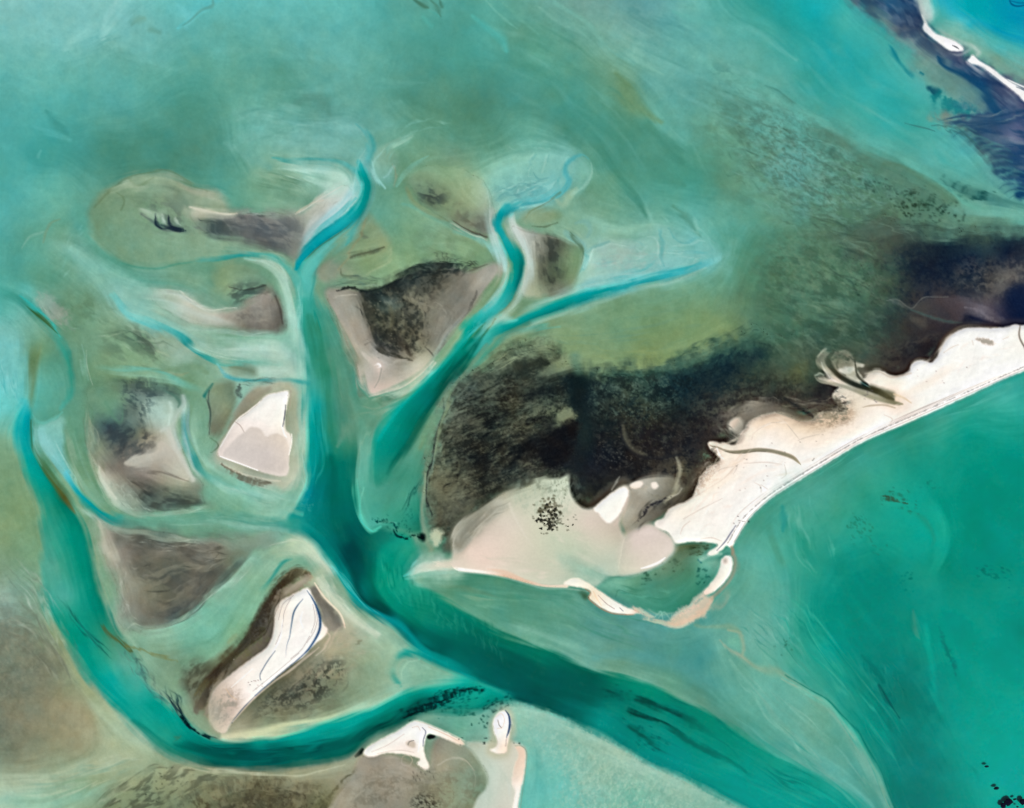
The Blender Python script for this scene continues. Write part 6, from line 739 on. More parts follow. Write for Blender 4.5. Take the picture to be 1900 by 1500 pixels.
# between the left creeks
fade([225,565, 290,596, 350,612, 420,630, 520,640], [6,10,10,8,6], (140,188,165), .45); fade([330,640, 380,650, 450,655, 530,655], [5,9,10,9], (158,195,172), .5); fade([470,660, 520,665, 550,690], [6,12,8], (168,198,180), .5); poly([475,678, 520,676, 555,690, 545,703, 500,702], (172,196,178), 8, .1, 1, .6)
streaks([120,560, 200,600, 280,640], 16, [30,30,24], [(150,178,150),(92,130,102)], (1.5,3.5), (.2,.45), 411, (.15,.4)); streaks([180,630, 240,625, 300,640, 340,665], 18, [14,16,16,10], [(80,108,88),(150,176,140)], (1,2.6), (.3,.6), 412, (.2,.5)); S([425,680, 445,682, 470,690], [3,7,3], (122,145,112), 0, .6); poly([425,682, 450,678, 472,682, 475,698, 450,700, 432,696], (118,142,112), 4, .1, 1.1, .7)
S([160,650, 158,675, 166,700, 172,715], [1,1.8,1.8,1], (150,178,150), 0, .6); fade([150,600, 165,630, 172,670], [5,8,5], (105,148,112), .5)
# trunk: sand threads along the left bank, darkening to the bend
fade([560,600, 572,660, 580,700], [4,6,4], (85,180,165), .45); fade([600,560, 612,610, 630,660, 645,720], [8,12,14,14], (70,148,122), .45); S([583,575, 586,600, 590,620], [1,3,1], (0,138,128), 0, .5); fade([655,735, 680,745, 700,770, 680,800], [8,16,16,8], (98,150,118), .6); fade([660,760, 690,790, 680,815], [6,12,6], (92,145,115), .5); streaks([660,750, 700,752, 740,735], 14, [18,16,10], [(126,158,130),(82,128,100)], (1.5,3), (.3,.6), 413, (.3,.7))
S([672,905, 664,940, 672,970, 690,986], [1.5,2.5,2.5,1.5], (108,196,165), 0, .7); S([684,800, 668,832, 661,870, 659,905], [1.5,2.5,2.5,1.5], (112,168,138), 0, .6)
streaks([556,930, 566,900, 570,860], 10, [8,8,6], [(140,190,172)], (.8,1.6), (.4,.7), 414, (.3,.6), 3); specks([515,930, 560,915, 575,945, 540,950], 30, (.8,1.5), (120,180,165), .5, 415)
# right branch
streaks([905,590, 870,640, 830,690, 780,740], 18, [8,12,14,14], [(0,165,155),(0,110,92),(0,125,112)], (1.5,4), (.25,.5), 416, (.2,.5)); specks([880,600, 915,570, 925,585, 890,615], 26, (.8,1.5), (70,190,180), .5, 417, 1.5, -40); S([920,592, 905,612, 888,632], [1,2,1], (85,120,60), 0, .5)
fade([870,570, 845,605, 815,645, 790,690], [3,5,5,4], (158,172,162), .55); streaks([925,560, 890,595, 850,640], 12, [5,6,6], [(150,195,182),(175,190,178)], (1,2), (.3,.6), 418, (.3,.6))
# fork A delta
streaks([940,380, 980,365, 1030,345, 1055,315], 26, [14,18,16,8], [(110,185,185),(80,165,172),(160,205,198)], (1,2.6), (.25,.55), 419, (.2,.5)); streaks([910,360, 950,345, 1000,340], 16, [12,12,12], [(175,212,202),(110,170,165)], (1,2.2), (.3,.6), 420, (.15,.35)); fade([900,310, 940,300, 990,300], [10,16,10], (135,196,170), .6); fade([1080,300, 1090,330, 1065,352], [4,7,4], (110,176,162), .5)
streaks([1090,480, 1150,470, 1230,470, 1320,470], 30, [18,22,24,14], [(170,202,192),(115,182,182),(150,185,175)], (1,2.6), (.2,.5), 421, (.12,.3)); streaks([1060,545, 1150,525, 1260,500], 18, [10,10,8], [(70,175,178),(150,200,190)], (1,2.6), (.3,.6), 422, (.2,.5)); fade([1150,560, 1250,555, 1320,520, 1360,490], [8,10,10,6], (105,158,122), .4); fade([1110,440, 1180,425, 1240,415], [10,14,8], (140,190,160), .4)
streaks([990,610, 1080,615, 1200,600, 1320,560], 22, [14,24,34,34], [(126,164,122),(98,148,116)], (2,5), (.15,.4), 423, (.2,.5)); streaks([1080,650, 1180,655, 1300,630], 14, [14,14,16], [(140,158,100),(104,148,108)], (2,5), (.2,.4), 424, (.2,.5))
# open bank threads
streaks([150,120, 350,150, 600,170, 850,150], 26, [90,80,70,60], [(112,182,170),(80,155,138)], (5,14), (.08,.2), 425, (.15,.35), 8); streaks([850,60, 1000,130, 1150,260, 1280,400], 34, [60,80,90,80], [(98,170,150),(66,140,116),(104,172,152)], (4,12), (.12,.3), 426, (.15,.4), 6); streaks([1050,20, 1250,130, 1450,230, 1650,320], 34, [50,60,60,40], [(112,178,164),(82,154,142)], (3,9), (.12,.3), 427, (.15,.4), 5); streaks([1420,40, 1560,160, 1700,260, 1800,330], 26, [60,60,50,40], [(30,160,160),(98,178,164)], (4,12), (.12,.3), 428, (.15,.4), 5)
streaks([400,250, 500,235, 620,250], 18, [30,40,24], [(118,178,165),(80,148,132)], (3,8), (.2,.45), 429, (.2,.5))
# weed bed: long slanting drifts
streaks([800,930, 850,870, 930,800, 1010,760], 60, [30,60,70,60], [(14,18,20),(98,104,84),(26,30,28)], (1.2,3.6), (.3,.65), 430, (.06,.16), 3); streaks([840,720, 900,720, 980,730, 1050,740], 46, [16,30,40,40], [(20,26,26),(108,118,94)], (1,3), (.3,.6), 431, (.06,.16), 3); streaks([920,660, 970,655, 1030,660], 34, [12,20,16], [(34,42,36),(120,138,104)], (1,2.4), (.4,.7), 432, (.1,.3), 2)
fade([960,740, 1000,730, 1040,725], [6,12,6], (14,20,24), .6); fade([1000,770, 1020,800, 990,830, 940,860], [8,16,18,10], (14,14,18), .6); fade([880,840, 900,860, 890,880], [8,14,8], (22,24,24), .5); fade([820,880, 815,910, 830,940], [8,10,8], (110,116,92), .45); fade([840,770, 870,780, 900,800], [8,14,8], (92,98,82), .4)
streaks([1100,720, 1180,740, 1260,720], 40, [26,36,30], [(16,34,36),(84,108,94)], (1,2.6), (.3,.6), 433, (.06,.16), 3); fade([1110,780, 1135,790, 1110,800], [6,12,6], (14,26,30), .6); S([1085,865, 1105,880, 1115,900, 1105,920], [4,7,6,3], (22,24,28), 0, .5); fade([1075,880, 1068,900, 1072,925], [4,8,4], (52,54,48), .5)
# main flat and spit, softer marks
streaks([880,1040, 960,1050, 1050,1060], 20, [14,20,14], [(235,216,202),(205,200,180)], (2,6), (.2,.4), 434, (.2,.5)); streaks([860,1000, 900,960, 960,925], 16, [10,14,10], [(200,194,176),(140,134,118)], (1.5,4), (.25,.5), 435, (.3,.6)); streaks([1000,960, 1060,1000, 1130,1040], 16, [20,20,14], [(186,200,172),(222,212,196)], (2,6), (.2,.4), 436, (.2,.5))
streaks([1280,985, 1340,915, 1420,870, 1520,830, 1640,775], 36, [18,30,34,26,18], [(255,250,246),(238,224,210),(232,214,194)], (1.5,5), (.2,.45), 437, (.06,.2)); streaks([1640,750, 1720,700, 1800,650, 1880,630], 26, [20,26,34,30], [(255,250,247),(240,228,218)], (1.5,5), (.2,.4), 438, (.08,.25))
streaks([1330,835, 1380,812, 1430,780, 1480,790], 18, [8,10,8,6], [(226,204,178),(252,240,228)], (1,3), (.3,.6), 439, (.15,.4)); streaks([1290,905, 1315,870, 1345,845], 26, [8,8,6], [(214,190,164),(250,236,222),(160,134,110)], (.8,2), (.3,.6), 440, (.1,.3))
# teardrop and its apron
streaks([380,1290, 430,1225, 480,1165, 520,1095], 34, [8,12,14,8], [(48,38,30),(100,88,72),(84,70,54)], (1,2.6), (.3,.6), 441, (.15,.4)); streaks([600,1220, 640,1200, 700,1190], 16, [20,24,14], [(186,178,156),(140,160,132)], (1.5,4), (.2,.45), 442, (.2,.5)); streaks([440,1330, 520,1330, 620,1300], 18, [14,16,16], [(96,100,82),(150,160,130)], (1.5,4), (.2,.45), 443, (.2,.5)); streaks([590,1075, 630,1120, 690,1175], 16, [10,12,10], [(205,212,192),(165,190,165)], (1.5,4), (.3,.55), 444, (.25,.5))
# lower flats
streaks([640,1450, 740,1450, 860,1440], 18, [30,36,24], [(168,158,142),(128,122,102)], (2,6), (.15,.35), 445, (.15,.4)); streaks([890,1400, 920,1450, 930,1540], 14, [18,26,26], [(205,214,200),(180,196,176)], (2,6), (.2,.4), 446, (.2,.5)); streaks([0,1200, 60,1230, 120,1300], 20, [60,60,50], [(140,146,122),(88,100,82)], (2,6), (.15,.35), 447, (.15,.4))

# the pale fan at the mouth and its rim
poly([1330,1185, 1372,1215, 1440,1250, 1495,1280, 1545,1320, 1590,1375, 1625,1435, 1655,1500, 1690,1600, 1640,1580, 1590,1490, 1510,1440, 1430,1385, 1360,1330, 1320,1270], [1360,1230,105,172,148, 1440,1290,100,172,152, 1500,1330,108,168,140, 1560,1400,104,168,145, 1610,1470,104,168,150, 1420,1350,78,160,140, 1500,1420,80,165,150, 1580,1470,84,168,155, 1650,1560,95,168,152], 12, .08, 1.1, .6)
streaks([1350,1220, 1430,1300, 1520,1390, 1640,1520], 30, [10,24,34,30], [(128,190,168),(92,160,138),(120,172,148)], (1.5,5), (.2,.5), 451, (.2,.5)); streaks([1340,1300, 1430,1370, 1540,1450, 1640,1540], 18, [20,22,22,24], [(60,160,142),(20,150,132),(90,172,155)], (2,6), (.2,.45), 452, (.2,.5))
S([1455,1255, 1500,1276, 1550,1312, 1594,1362, 1630,1425, 1662,1495, 1710,1600], [1,2,2,2,2,2,2], (0,118,105), 0, .7); S([1448,1262, 1498,1284, 1545,1318, 1588,1368, 1624,1432, 1656,1502, 1700,1600], [1.5,2.6,3,3,3,3,3], (150,172,140), 0, .6)
streaks([1180,1290, 1300,1350, 1420,1430, 1540,1500], 24, [26,30,32,32], [(0,95,86),(0,150,136),(0,108,98)], (1.5,5), (.2,.5), 453, (.12,.35)); S([1167,1322, 1184,1327, 1210,1336, 1240,1350], [3.5,5,5,3], (0,66,60), .1, .9, .25, 454, 10); S([1182,1299, 1205,1305, 1235,1318, 1262,1332], [3,5,5,4], (0,76,68), .1, .85, .25, 455, 10)
# white threads along the channel heads
for p in ([690,262, 672,300, 655,345, 620,395, 570,440, 548,478], [905,335, 912,372, 914,415, 925,458, 940,495, 930,535, 900,575], [962,395, 960,420, 972,448, 985,485, 975,530], [1080,540, 1150,520, 1230,505, 1300,480], [560,510, 556,560, 560,620, 570,690], [440,476, 490,482, 520,500, 540,540, 548,610], [330,615, 365,645, 400,662, 470,664, 540,662], [95,800, 125,862, 150,905, 190,945, 240,962], [590,1010, 630,1070, 690,1130, 760,1185], [330,1150, 420,1085, 470,1035, 530,1005]):
    streaks(p, 7, [4,5,5,5,4], [(196,220,208),(170,210,196)], (.9,1.7), (.25,.6), 460, (.25,.6), 2)
for p in ([640,340, 600,300, 540,285, 480,290], [700,300, 730,270, 790,235, 840,225], [1060,290, 1000,270, 930,270], [1330,470, 1290,430, 1220,400], [170,420, 130,460, 120,520], [480,250, 560,230, 650,235]):
    streaks(p, 9, [12,16,16,14], [(132,190,172),(110,178,162),(90,160,142)], (1.4,3.6), (.25,.6), 461, (.2,.5), 4)

stroke([905,612, 872,655, 838,700, 802,752, 768,808, 738,852, 720,880], [4,7,9,10,10,9,5], (0,94,80), 0, [.3,.7,.8,.7,.6,.5,.2]); stroke([880,600, 848,640, 805,690, 762,735, 722,780, 700,818], [3,5,6,6,6,4], (0,160,152), 0, .6)
stroke([905,640, 865,690, 830,735, 805,790, 790,840], [4,7,8,8,6], (112,150,112), 0, .5); stroke([838,730, 826,760, 815,800, 803,850], [2,4,4,3], (125,145,98), 0, .45)
stroke([612,850, 618,900, 622,950, 640,1000], [10,16,18,14], (0,100,88), 0, .6); stroke([640,860, 644,900, 650,940], [6,9,7], (0,112,100), 0, .4)
fade([395,652, 450,650, 520,652, 565,690], [8,14,16,10], (176,206,192), .7); fade([400,630, 470,640, 540,640], [6,9,8], (160,198,180), .5); fade([470,690, 520,684, 560,700], [7,10,8], (172,204,188), .5); fade([540,560, 556,620, 570,680], [8,12,10], (165,205,188), .55)
fade([288,552, 335,572, 395,592, 450,604], [7,10,9,5], (182,198,184), .65); fade([250,545, 300,560, 330,575], [8,10,6], (160,198,184), .5); fade([100,450, 170,490, 230,520, 280,545], [10,16,16,10], (135,190,172), .5)
fade([350,745, 352,790, 362,830], [3,5,4], (120,165,180), .5); fade([335,790, 348,830, 362,870, 380,890], [4,5,5,4], (196,204,192), .55); fade([380,880, 420,905, 470,915, 540,925], [5,8,9,8], (150,198,178), .5); fade([545,850, 562,800, 558,740], [6,9,6], (165,195,172), .5)
fade([75,790, 90,830, 118,880], [5,9,7], (135,195,192), .5); fade([120,780, 130,830, 145,880, 160,915], [4,6,6,4], (140,172,140), .5); fade([128,790, 150,850, 172,905, 200,940], [3,4,5,4], (118,168,138), .5)
# ---------------------------------------------------------------- third look
poly([1385,560, 1450,470, 1560,440, 1625,480, 1650,590, 1570,690, 1450,700, 1395,640], (68,104,80), 45, .12, 1, .5)
fade([1500,430, 1560,440, 1620,425, 1660,440], [10,18,18,10], (78,104,86), .5); tex([1420,470, 1560,440, 1640,480, 1650,600, 1560,680, 1440,660], (112,146,110), .3, .7, .7, 26, 1.7, 30, 2.4, 501, 30); tex([1440,480, 1600,450, 1650,560, 1600,660, 1450,670], (48,76,62), .4, .4, .7, 40, 1.8, 20, 2, 502, 30)
tex([1370,200, 1480,215, 1600,290, 1700,350, 1780,395, 1700,420, 1560,420, 1450,380, 1390,300], (72,108,92), .45, .3, .8, 15, 1.6, 28, 2, 503, 24); tex([1400,240, 1560,260, 1680,350, 1600,420, 1460,400], (112,168,152), .35, .6, .7, 18, 1.6, 20, 2.4, 504, 24); fade([1470,225, 1540,255, 1620,300, 1690,345, 1760,385], [8,16,20,18,10], (84,122,98), .45)
poly([1250,600, 1330,590, 1385,600, 1380,630, 1310,655, 1230,668, 1180,655], (112,144,98), 18, .1, 1, .45)
# mud and stain behind the spit
fade([1390,790, 1440,776, 1500,786, 1550,770, 1580,776], [5,8,9,9,5], (214,190,164), .6); fade([1400,782, 1450,768, 1490,782, 1520,778], [3,5,6,4], (176,152,130), .6); tex([1480,755, 1560,740, 1585,770, 1550,795, 1490,785], (128,100,80), .4, .4, .8, 14, 1.7, -8, 1.8, 505, 9)
fade([1330,775, 1355,768, 1390,748, 1430,748], [5,8,8,5], (150,134,118), .5); streaks([1320,790, 1350,800, 1375,820], 16, [10,12,8], [(120,104,90),(70,60,54),(168,148,130)], (1.2,3), (.3,.6), 506, (.3,.6)); streaks([1440,742, 1490,752, 1560,745], 20, [9,12,10], [(120,88,74),(40,32,34),(165,136,114)], (1.2,2.8), (.3,.6), 507, (.2,.5))
fade([1262,930, 1280,905, 1292,880, 1312,862, 1330,850], [5,7,7,6,4], (128,104,86), .55)
# lower left flat, greyer and softer
poly([190,975, 300,1000, 440,1005, 500,1000, 450,1045, 390,1110, 300,1150, 240,1150, 215,1090], (128,128,114), 26, .1, 1, .33); fade([410,1010, 450,1012, 500,1008, 530,1012], [8,12,10,6], (132,158,134), .5); fade([395,1100, 430,1060, 460,1035], [6,7,4], (72,84,78), .5); streaks([240,1050, 300,1060, 380,1040, 430,1030], 30, [40,44,40,20], [(64,66,60),(150,146,130),(90,92,82)], (1.2,4), (.25,.6), 508, (.12,.35)); streaks([215,1040, 222,1090, 240,1140, 260,1160], 18, [8,10,10,8], [(172,180,164),(126,134,118)], (1,2.6), (.25,.55), 509, (.15,.4))
# west bank
poly([-60,1170, 40,1175, 95,1230, 110,1290, 60,1350, -60,1390], (124,126,106), 30, .1, 1, .4); poly([60,1290, 120,1290, 170,1340, 150,1385, 60,1385, 20,1360], (148,142,116), 26, .1, 1, .4); streaks([0,1130, 50,1160, 95,1220, 130,1280], 24, [40,36,24,18], [(160,172,152),(104,112,94)], (2,6), (.15,.35), 510, (.2,.5))
# deep of the southern channel
stroke([325,1382, 370,1397, 430,1405, 520,1403, 610,1388, 680,1360, 720,1338], [5,9,12,13,11,8,4], (0,84,78), 0, [.3,.6,.8,.75,.65,.6,.3]); streaks([340,1385, 430,1400, 530,1398, 640,1370], 16, [12,14,14,12], [(0,62,60),(0,140,130)], (1.2,3), (.3,.6), 511, (.15,.4)); fade([440,1378, 530,1370, 620,1350, 700,1318, 780,1282], [4,5,6,6,5], (0,156,146), .55)
stroke([745,1148, 820,1190, 900,1222, 1000,1256, 1100,1283, 1220,1318], [10,22,30,34,28,14], (0,84,76), 0, [.2,.5,.6,.65,.5,.2]); fade([780,1100, 850,1140, 920,1180, 1000,1218, 1090,1250], [7,10,10,10,7], (0,128,106), .45)
# sand shelf under the hook
poly([1236,1157, 1250,1146, 1264,1138, 1282,1128, 1300,1112, 1318,1106, 1322,1118, 1306,1138, 1282,1154, 1256,1166], [1250,1156,205,184,158, 1280,1138,222,198,178, 1310,1118,210,186,165, 1290,1150,198,176,150], 3, .08, 1.3, .85, 512, 14); fade([1310,1130, 1340,1118, 1355,1090], [5,6,4], (150,165,138), .5)
# lobe melts into the flat
fade([1158,1000, 1152,1030, 1160,1052], [8,12,8], (206,202,184), .6); fade([1140,985, 1165,1005, 1158,1040], [6,9,6], (206,198,180), .5)
fade([850,1010, 852,990, 870,968], [4,6,4], (178,172,155), .5)
# foot of the teardrop
fade([388,1318, 392,1345, 410,1360], [4,6,4], (176,172,148), .55); fade([384,1300, 400,1272, 430,1248], [3,5,3], (150,134,114), .5)

stroke([748,1070, 768,1060, 795,1052, 825,1048, 850,1047], [2,7,10,11,9], [(140,190,168),(172,200,180),(196,203,184),(214,205,188),(222,206,190)], .1, .8); stroke([752,1075, 775,1072, 805,1066, 840,1062], [3,6,7,4], (135,188,165), 0, .5); streaks([755,1066, 790,1054, 840,1048], 14, [6,10,6], [(222,212,196),(160,196,176)], (1,2.4), (.3,.7), 520, (.25,.5))
specks([1006,934, 1022,926, 1034,940, 1034,960, 1022,972, 1008,966, 998,960, 1002,948], 50, (1.4,2.8), (104,98,80), .8, 521); specks([1000,955, 1032,950, 1034,978, 1012,982], 26, (1,2.2), (60,58,48), .8, 522)
fade([300,200, 380,230, 440,260], [30,46,30], (72,142,120), .35); fade([830,240, 900,250, 960,290], [26,40,26], (78,140,112), .3); fade([1060,230, 1130,290, 1190,360], [20,30,20], (66,140,116), .35); fade([40,40, 140,60, 260,40], [40,50,36], (135,198,190), .35)
# ---------------------------------------------------------------- pale silt fans round the channel heads
def halo(p, w, c, a): stroke(p, w, c, 0, [0, a*.8, a, a, a*.8, 0])
poly([905,330, 935,300, 985,285, 1050,278, 1090,290, 1098,322, 1065,352, 1010,345, 950,352, 915,368], (134,194,174), 20, .15, 1, .4)
poly([470,240, 560,225, 650,232, 690,255, 680,290, 600,300, 520,290], (120,184,170), 24, .15, 1, .45); poly([520,300, 590,298, 650,315, 660,340, 620,352, 560,335], (158,204,184), 16, .12, 1, .45)
poly([1060,400, 1120,420, 1180,425, 1230,410, 1290,430, 1345,460, 1350,490, 1300,500, 1200,450, 1100,440], (118,184,168), 26, .15, 1, .4)
halo([640,345, 650,372, 612,408, 580,440, 556,478], [10,16,16,14,8], (178,200,200), .6); halo([700,345, 690,375, 668,410, 640,450, 610,480], [5,8,9,9,6], (96,178,170), .5)
halo([905,380, 908,420, 925,465, 940,510, 915,560, 880,600], [7,9,9,9,9,8], (150,192,184), .6); halo([948,392, 955,430, 975,470, 982,510, 960,555, 925,590], [8,11,11,10,9,8], (172,198,190), .6)
halo([1330,462, 1260,485, 1180,510, 1090,530, 1010,560, 940,592], [10,16,16,12,9,8], (130,190,188), .5); halo([1320,496, 1240,525, 1150,545, 1070,575, 990,605, 920,640], [5,7,7,7,7,6], (128,182,158), .6)
# cores again
C1 = [(40,170,170),(0,152,148),(0,148,144),(5,152,150),(20,160,164),(10,152,160),(0,146,156),(0,146,160)]
stroke([672,305, 680,330, 682,350, 668,378, 640,406, 608,430, 575,458, 552,488], [5,8,8.5,8,8,8,7,4], C1, .15, .85, .08, 601, 14); stroke([660,368, 625,402, 590,432, 562,462], [3,5,5,3], (52,176,180), 0, .55)
stroke([960,385, 932,400, 924,420, 936,444, 952,470, 961,492, 957,520, 942,546, 918,570, 892,594], [5,7,8,8,9,9,8.5,8,8,9], [(60,170,174),(10,156,162),(10,156,162),(30,166,166),(5,156,152),(0,146,140),(0,148,142),(30,162,155),(45,172,166),(20,165,156)], .15, .85, .08, 602, 14)
stroke([1300,488, 1240,506, 1180,522, 1110,542, 1060,561, 1010,582, 950,604, 905,632], [3,5,7,9,9,9,9,9], [(70,176,180),(40,168,174),(35,166,170),(5,155,155),(0,150,146),(0,148,144),(5,152,146),(40,165,155)], .1, .85, .08, 603, 14)
streaks([1340,470, 1280,485, 1200,505, 1120,530], 16, [12,14,12,8], [(60,172,176),(140,196,190),(90,184,184)], (1.2,3), (.25,.5), 604, (.25,.5)); streaks([1060,300, 1052,330, 1030,360, 980,378, 940,395], 14, [8,10,12,12,8], [(66,166,172),(150,200,192),(96,180,180)], (1.2,3), (.25,.5), 605, (.25,.5))
stroke([1095,292, 1082,286, 1060,296, 1050,312, 1056,335, 1046,352], [2,4,5,5,6,5], (72,166,172), 0, .65); stroke([1100,300, 1098,322, 1082,345, 1060,362], [2,4,4,2], (138,192,172), 0, .5)
for p in ([930,345, 948,352, 965,340, 985,346, 1000,336], [920,372, 935,358, 960,362, 985,352], [990,320, 1000,332, 1018,330]): stroke(p, [1.5,3,2.5,3,1.5], (84,152,156), 0, .4)
for p in ([1222,430, 1232,450, 1226,475, 1232,492], [1250,440, 1270,450, 1300,440], [1260,470, 1290,468, 1320,474]): stroke(p, [2,4,4,2], (92,172,172), 0, .45)
# greyer firm ground
poly([612,552, 655,545, 672,590, 684,640, 705,690, 688,722, 665,670, 635,610], (156,150,138), 9, .08, 1, .5); poly([800,560, 860,520, 915,500, 905,530, 850,598, 810,650, 795,620], (142,141,128), 14, .1, 1, .4); poly([470,560, 505,545, 524,595, 500,612, 455,605], (138,133,124), 10, .1, 1, .4); poly([440,410, 545,402, 560,440, 540,465, 460,445], (112,117,118), 14, .12, 1, .35)
streaks([740,520, 790,498, 840,488, 890,492], 40, [8,9,8,5], [(38,48,48),(66,80,70),(30,38,40)], (1,2.4), (.4,.8), 606, (.06,.16), 3); streaks([660,560, 690,600, 720,650], 16, [8,8,8], [(44,48,46),(84,84,70)], (1.2,3), (.3,.6), 607, (.2,.5))
fade([700,545, 720,560, 745,552], [6,9,5], (120,138,122), .35); fade([800,540, 830,550, 850,535], [8,12,8], (92,92,82), .35)
# feathered foreshores of the left flats
for p, c in (([165,760, 168,810, 172,850, 182,890, 210,935], (150,170,142)), ([215,945, 270,958, 340,950, 400,940], (140,172,146)), ([180,975, 240,985, 320,997, 400,1003], (150,168,146)), ([222,1150, 260,1168, 320,1156, 370,1122], (132,158,136)), ([275,548, 320,545, 360,562, 400,575], (182,198,184)), ([310,600, 380,612, 450,618, 520,622], (150,186,168)), ([605,560, 620,600, 650,660, 680,725], (122,146,118)), ([700,738, 750,722, 790,695, 815,655], (168,190,168)), ([400,455, 460,465, 510,472, 545,490], (128,160,132))):
    halo(p, [6]*len(p[::2]), c, .6); streaks(p, 10, [6]*(len(p)//2), [tuple(min(255, v+22) for v in c), tuple(v-24 for v in c)], (1,2.4), (.3,.6), 608, (.2,.5))
# ---------------------------------------------------------------- last look
stroke([1575,470, 1620,425, 1680,430, 1750,438, 1820,428, 1920,432], [16,26,22,18,18,18], [(76,100,80),(72,98,82),(66,92,80),(70,104,88),(74,112,96),(70,104,92)], 0, .55)
for x0, y0, x1, y1 in ((1480,400,1640,450),(1520,440,1660,490),(1560,390,1720,445),(1500,500,1640,560),(1460,560,1620,600),(1650,415,1800,450),(1720,420,1880,450)):
    streaks([x0, y0, (x0+x1)/2, (y0+y1)/2-4, x1, y1], 8, [12,14,10], [(48,70,64),(62,88,74),(112,150,122)], (1.5,4), (.25,.5), 700+x0, (.3,.7), 4)
streaks([1250,678, 1310,655, 1370,625, 1420,610], 26, [16,18,16,12], [(44,76,66),(30,58,56),(104,134,92)], (1.4,4), (.25,.5), 720, (.1,.3), 4)
poly([1590,-10, 1700,-10, 1760,90, 1880,170, 1900,330, 1840,300, 1760,220, 1700,120, 1640,60], (72,102,118), 22, .12, 1, .24)
# broad tones of the eastern water
poly([1560,1070, 1640,1030, 1700,1080, 1710,1170, 1650,1240, 1570,1190], (0,128,112), 34, .15, 1, .5); poly([1630,1220, 1700,1240, 1740,1320, 1690,1360, 1640,1300], (0,110,100), 26, .15, 1, .55); poly([1670,1390, 1740,1400, 1760,1500, 1700,1560, 1670,1480], (0,112,103), 30, .15, 1, .5); poly([1740,860, 1850,820, 1890,940, 1830,1010, 1750,960], (0,136,117), 40, .15, 1, .45); poly([1830,1380, 1920,1360, 1930,1520, 1840,1520], (0,168,150), 34, .1, 1, .45); poly([1690,940, 1750,960, 1760,1020, 1700,1040], (18,165,146), 26, .1, 1, .4); poly([1430,930, 1510,890, 1560,940, 1500,1010, 1440,1000], (78,168,144), 28, .12, 1, .4)
streaks([1500,930, 1560,1040, 1640,1180, 1740,1330], 22, [60,70,70,60], [(0,158,140),(0,126,112)], (5,14), (.12,.3), 721, (.2,.5), 6)
# tip of the eastern fork, edge of the weed above the flat, warmth on the spit
poly([1318,462, 1345,458, 1362,476, 1345,494, 1318,492], (112,182,174), 12, .15, 1, .55); halo([842,1010, 862,975, 900,943, 940,920, 1003,896], [4,7,7,6,4], (136,136,118), .55)
for p in ([1290,925, 1335,895, 1380,880], [1345,825, 1390,805, 1430,800], [1500,830, 1580,800, 1640,765], [1660,740, 1720,712, 1780,672], [1590,690, 1640,705, 1690,712]):
    halo(p, [7,12,8], (249,232,212), .5)
halo([1290,990, 1345,935, 1400,890, 1470,850], [8,14,16,10], (250,240,230), .4); streaks([1270,940, 1320,890, 1370,850, 1420,800], 18, [10,10,10,8], [(230,208,184),(244,228,210)], (1.4,3.6), (.25,.5), 722, (.12,.3))
# shelf edges of the open bank, barely seen
fade([560,110, 640,150, 700,215, 720,250], [16,30,26,12], (92,158,140), .3); fade([200,40, 260,90, 330,120], [20,34,22], (120,190,182), .35); fade([960,180, 1040,200, 1100,260], [18,30,20], (64,142,122), .35); fade([1230,80, 1320,120, 1420,190], [20,34,22], (104,178,160), .35)
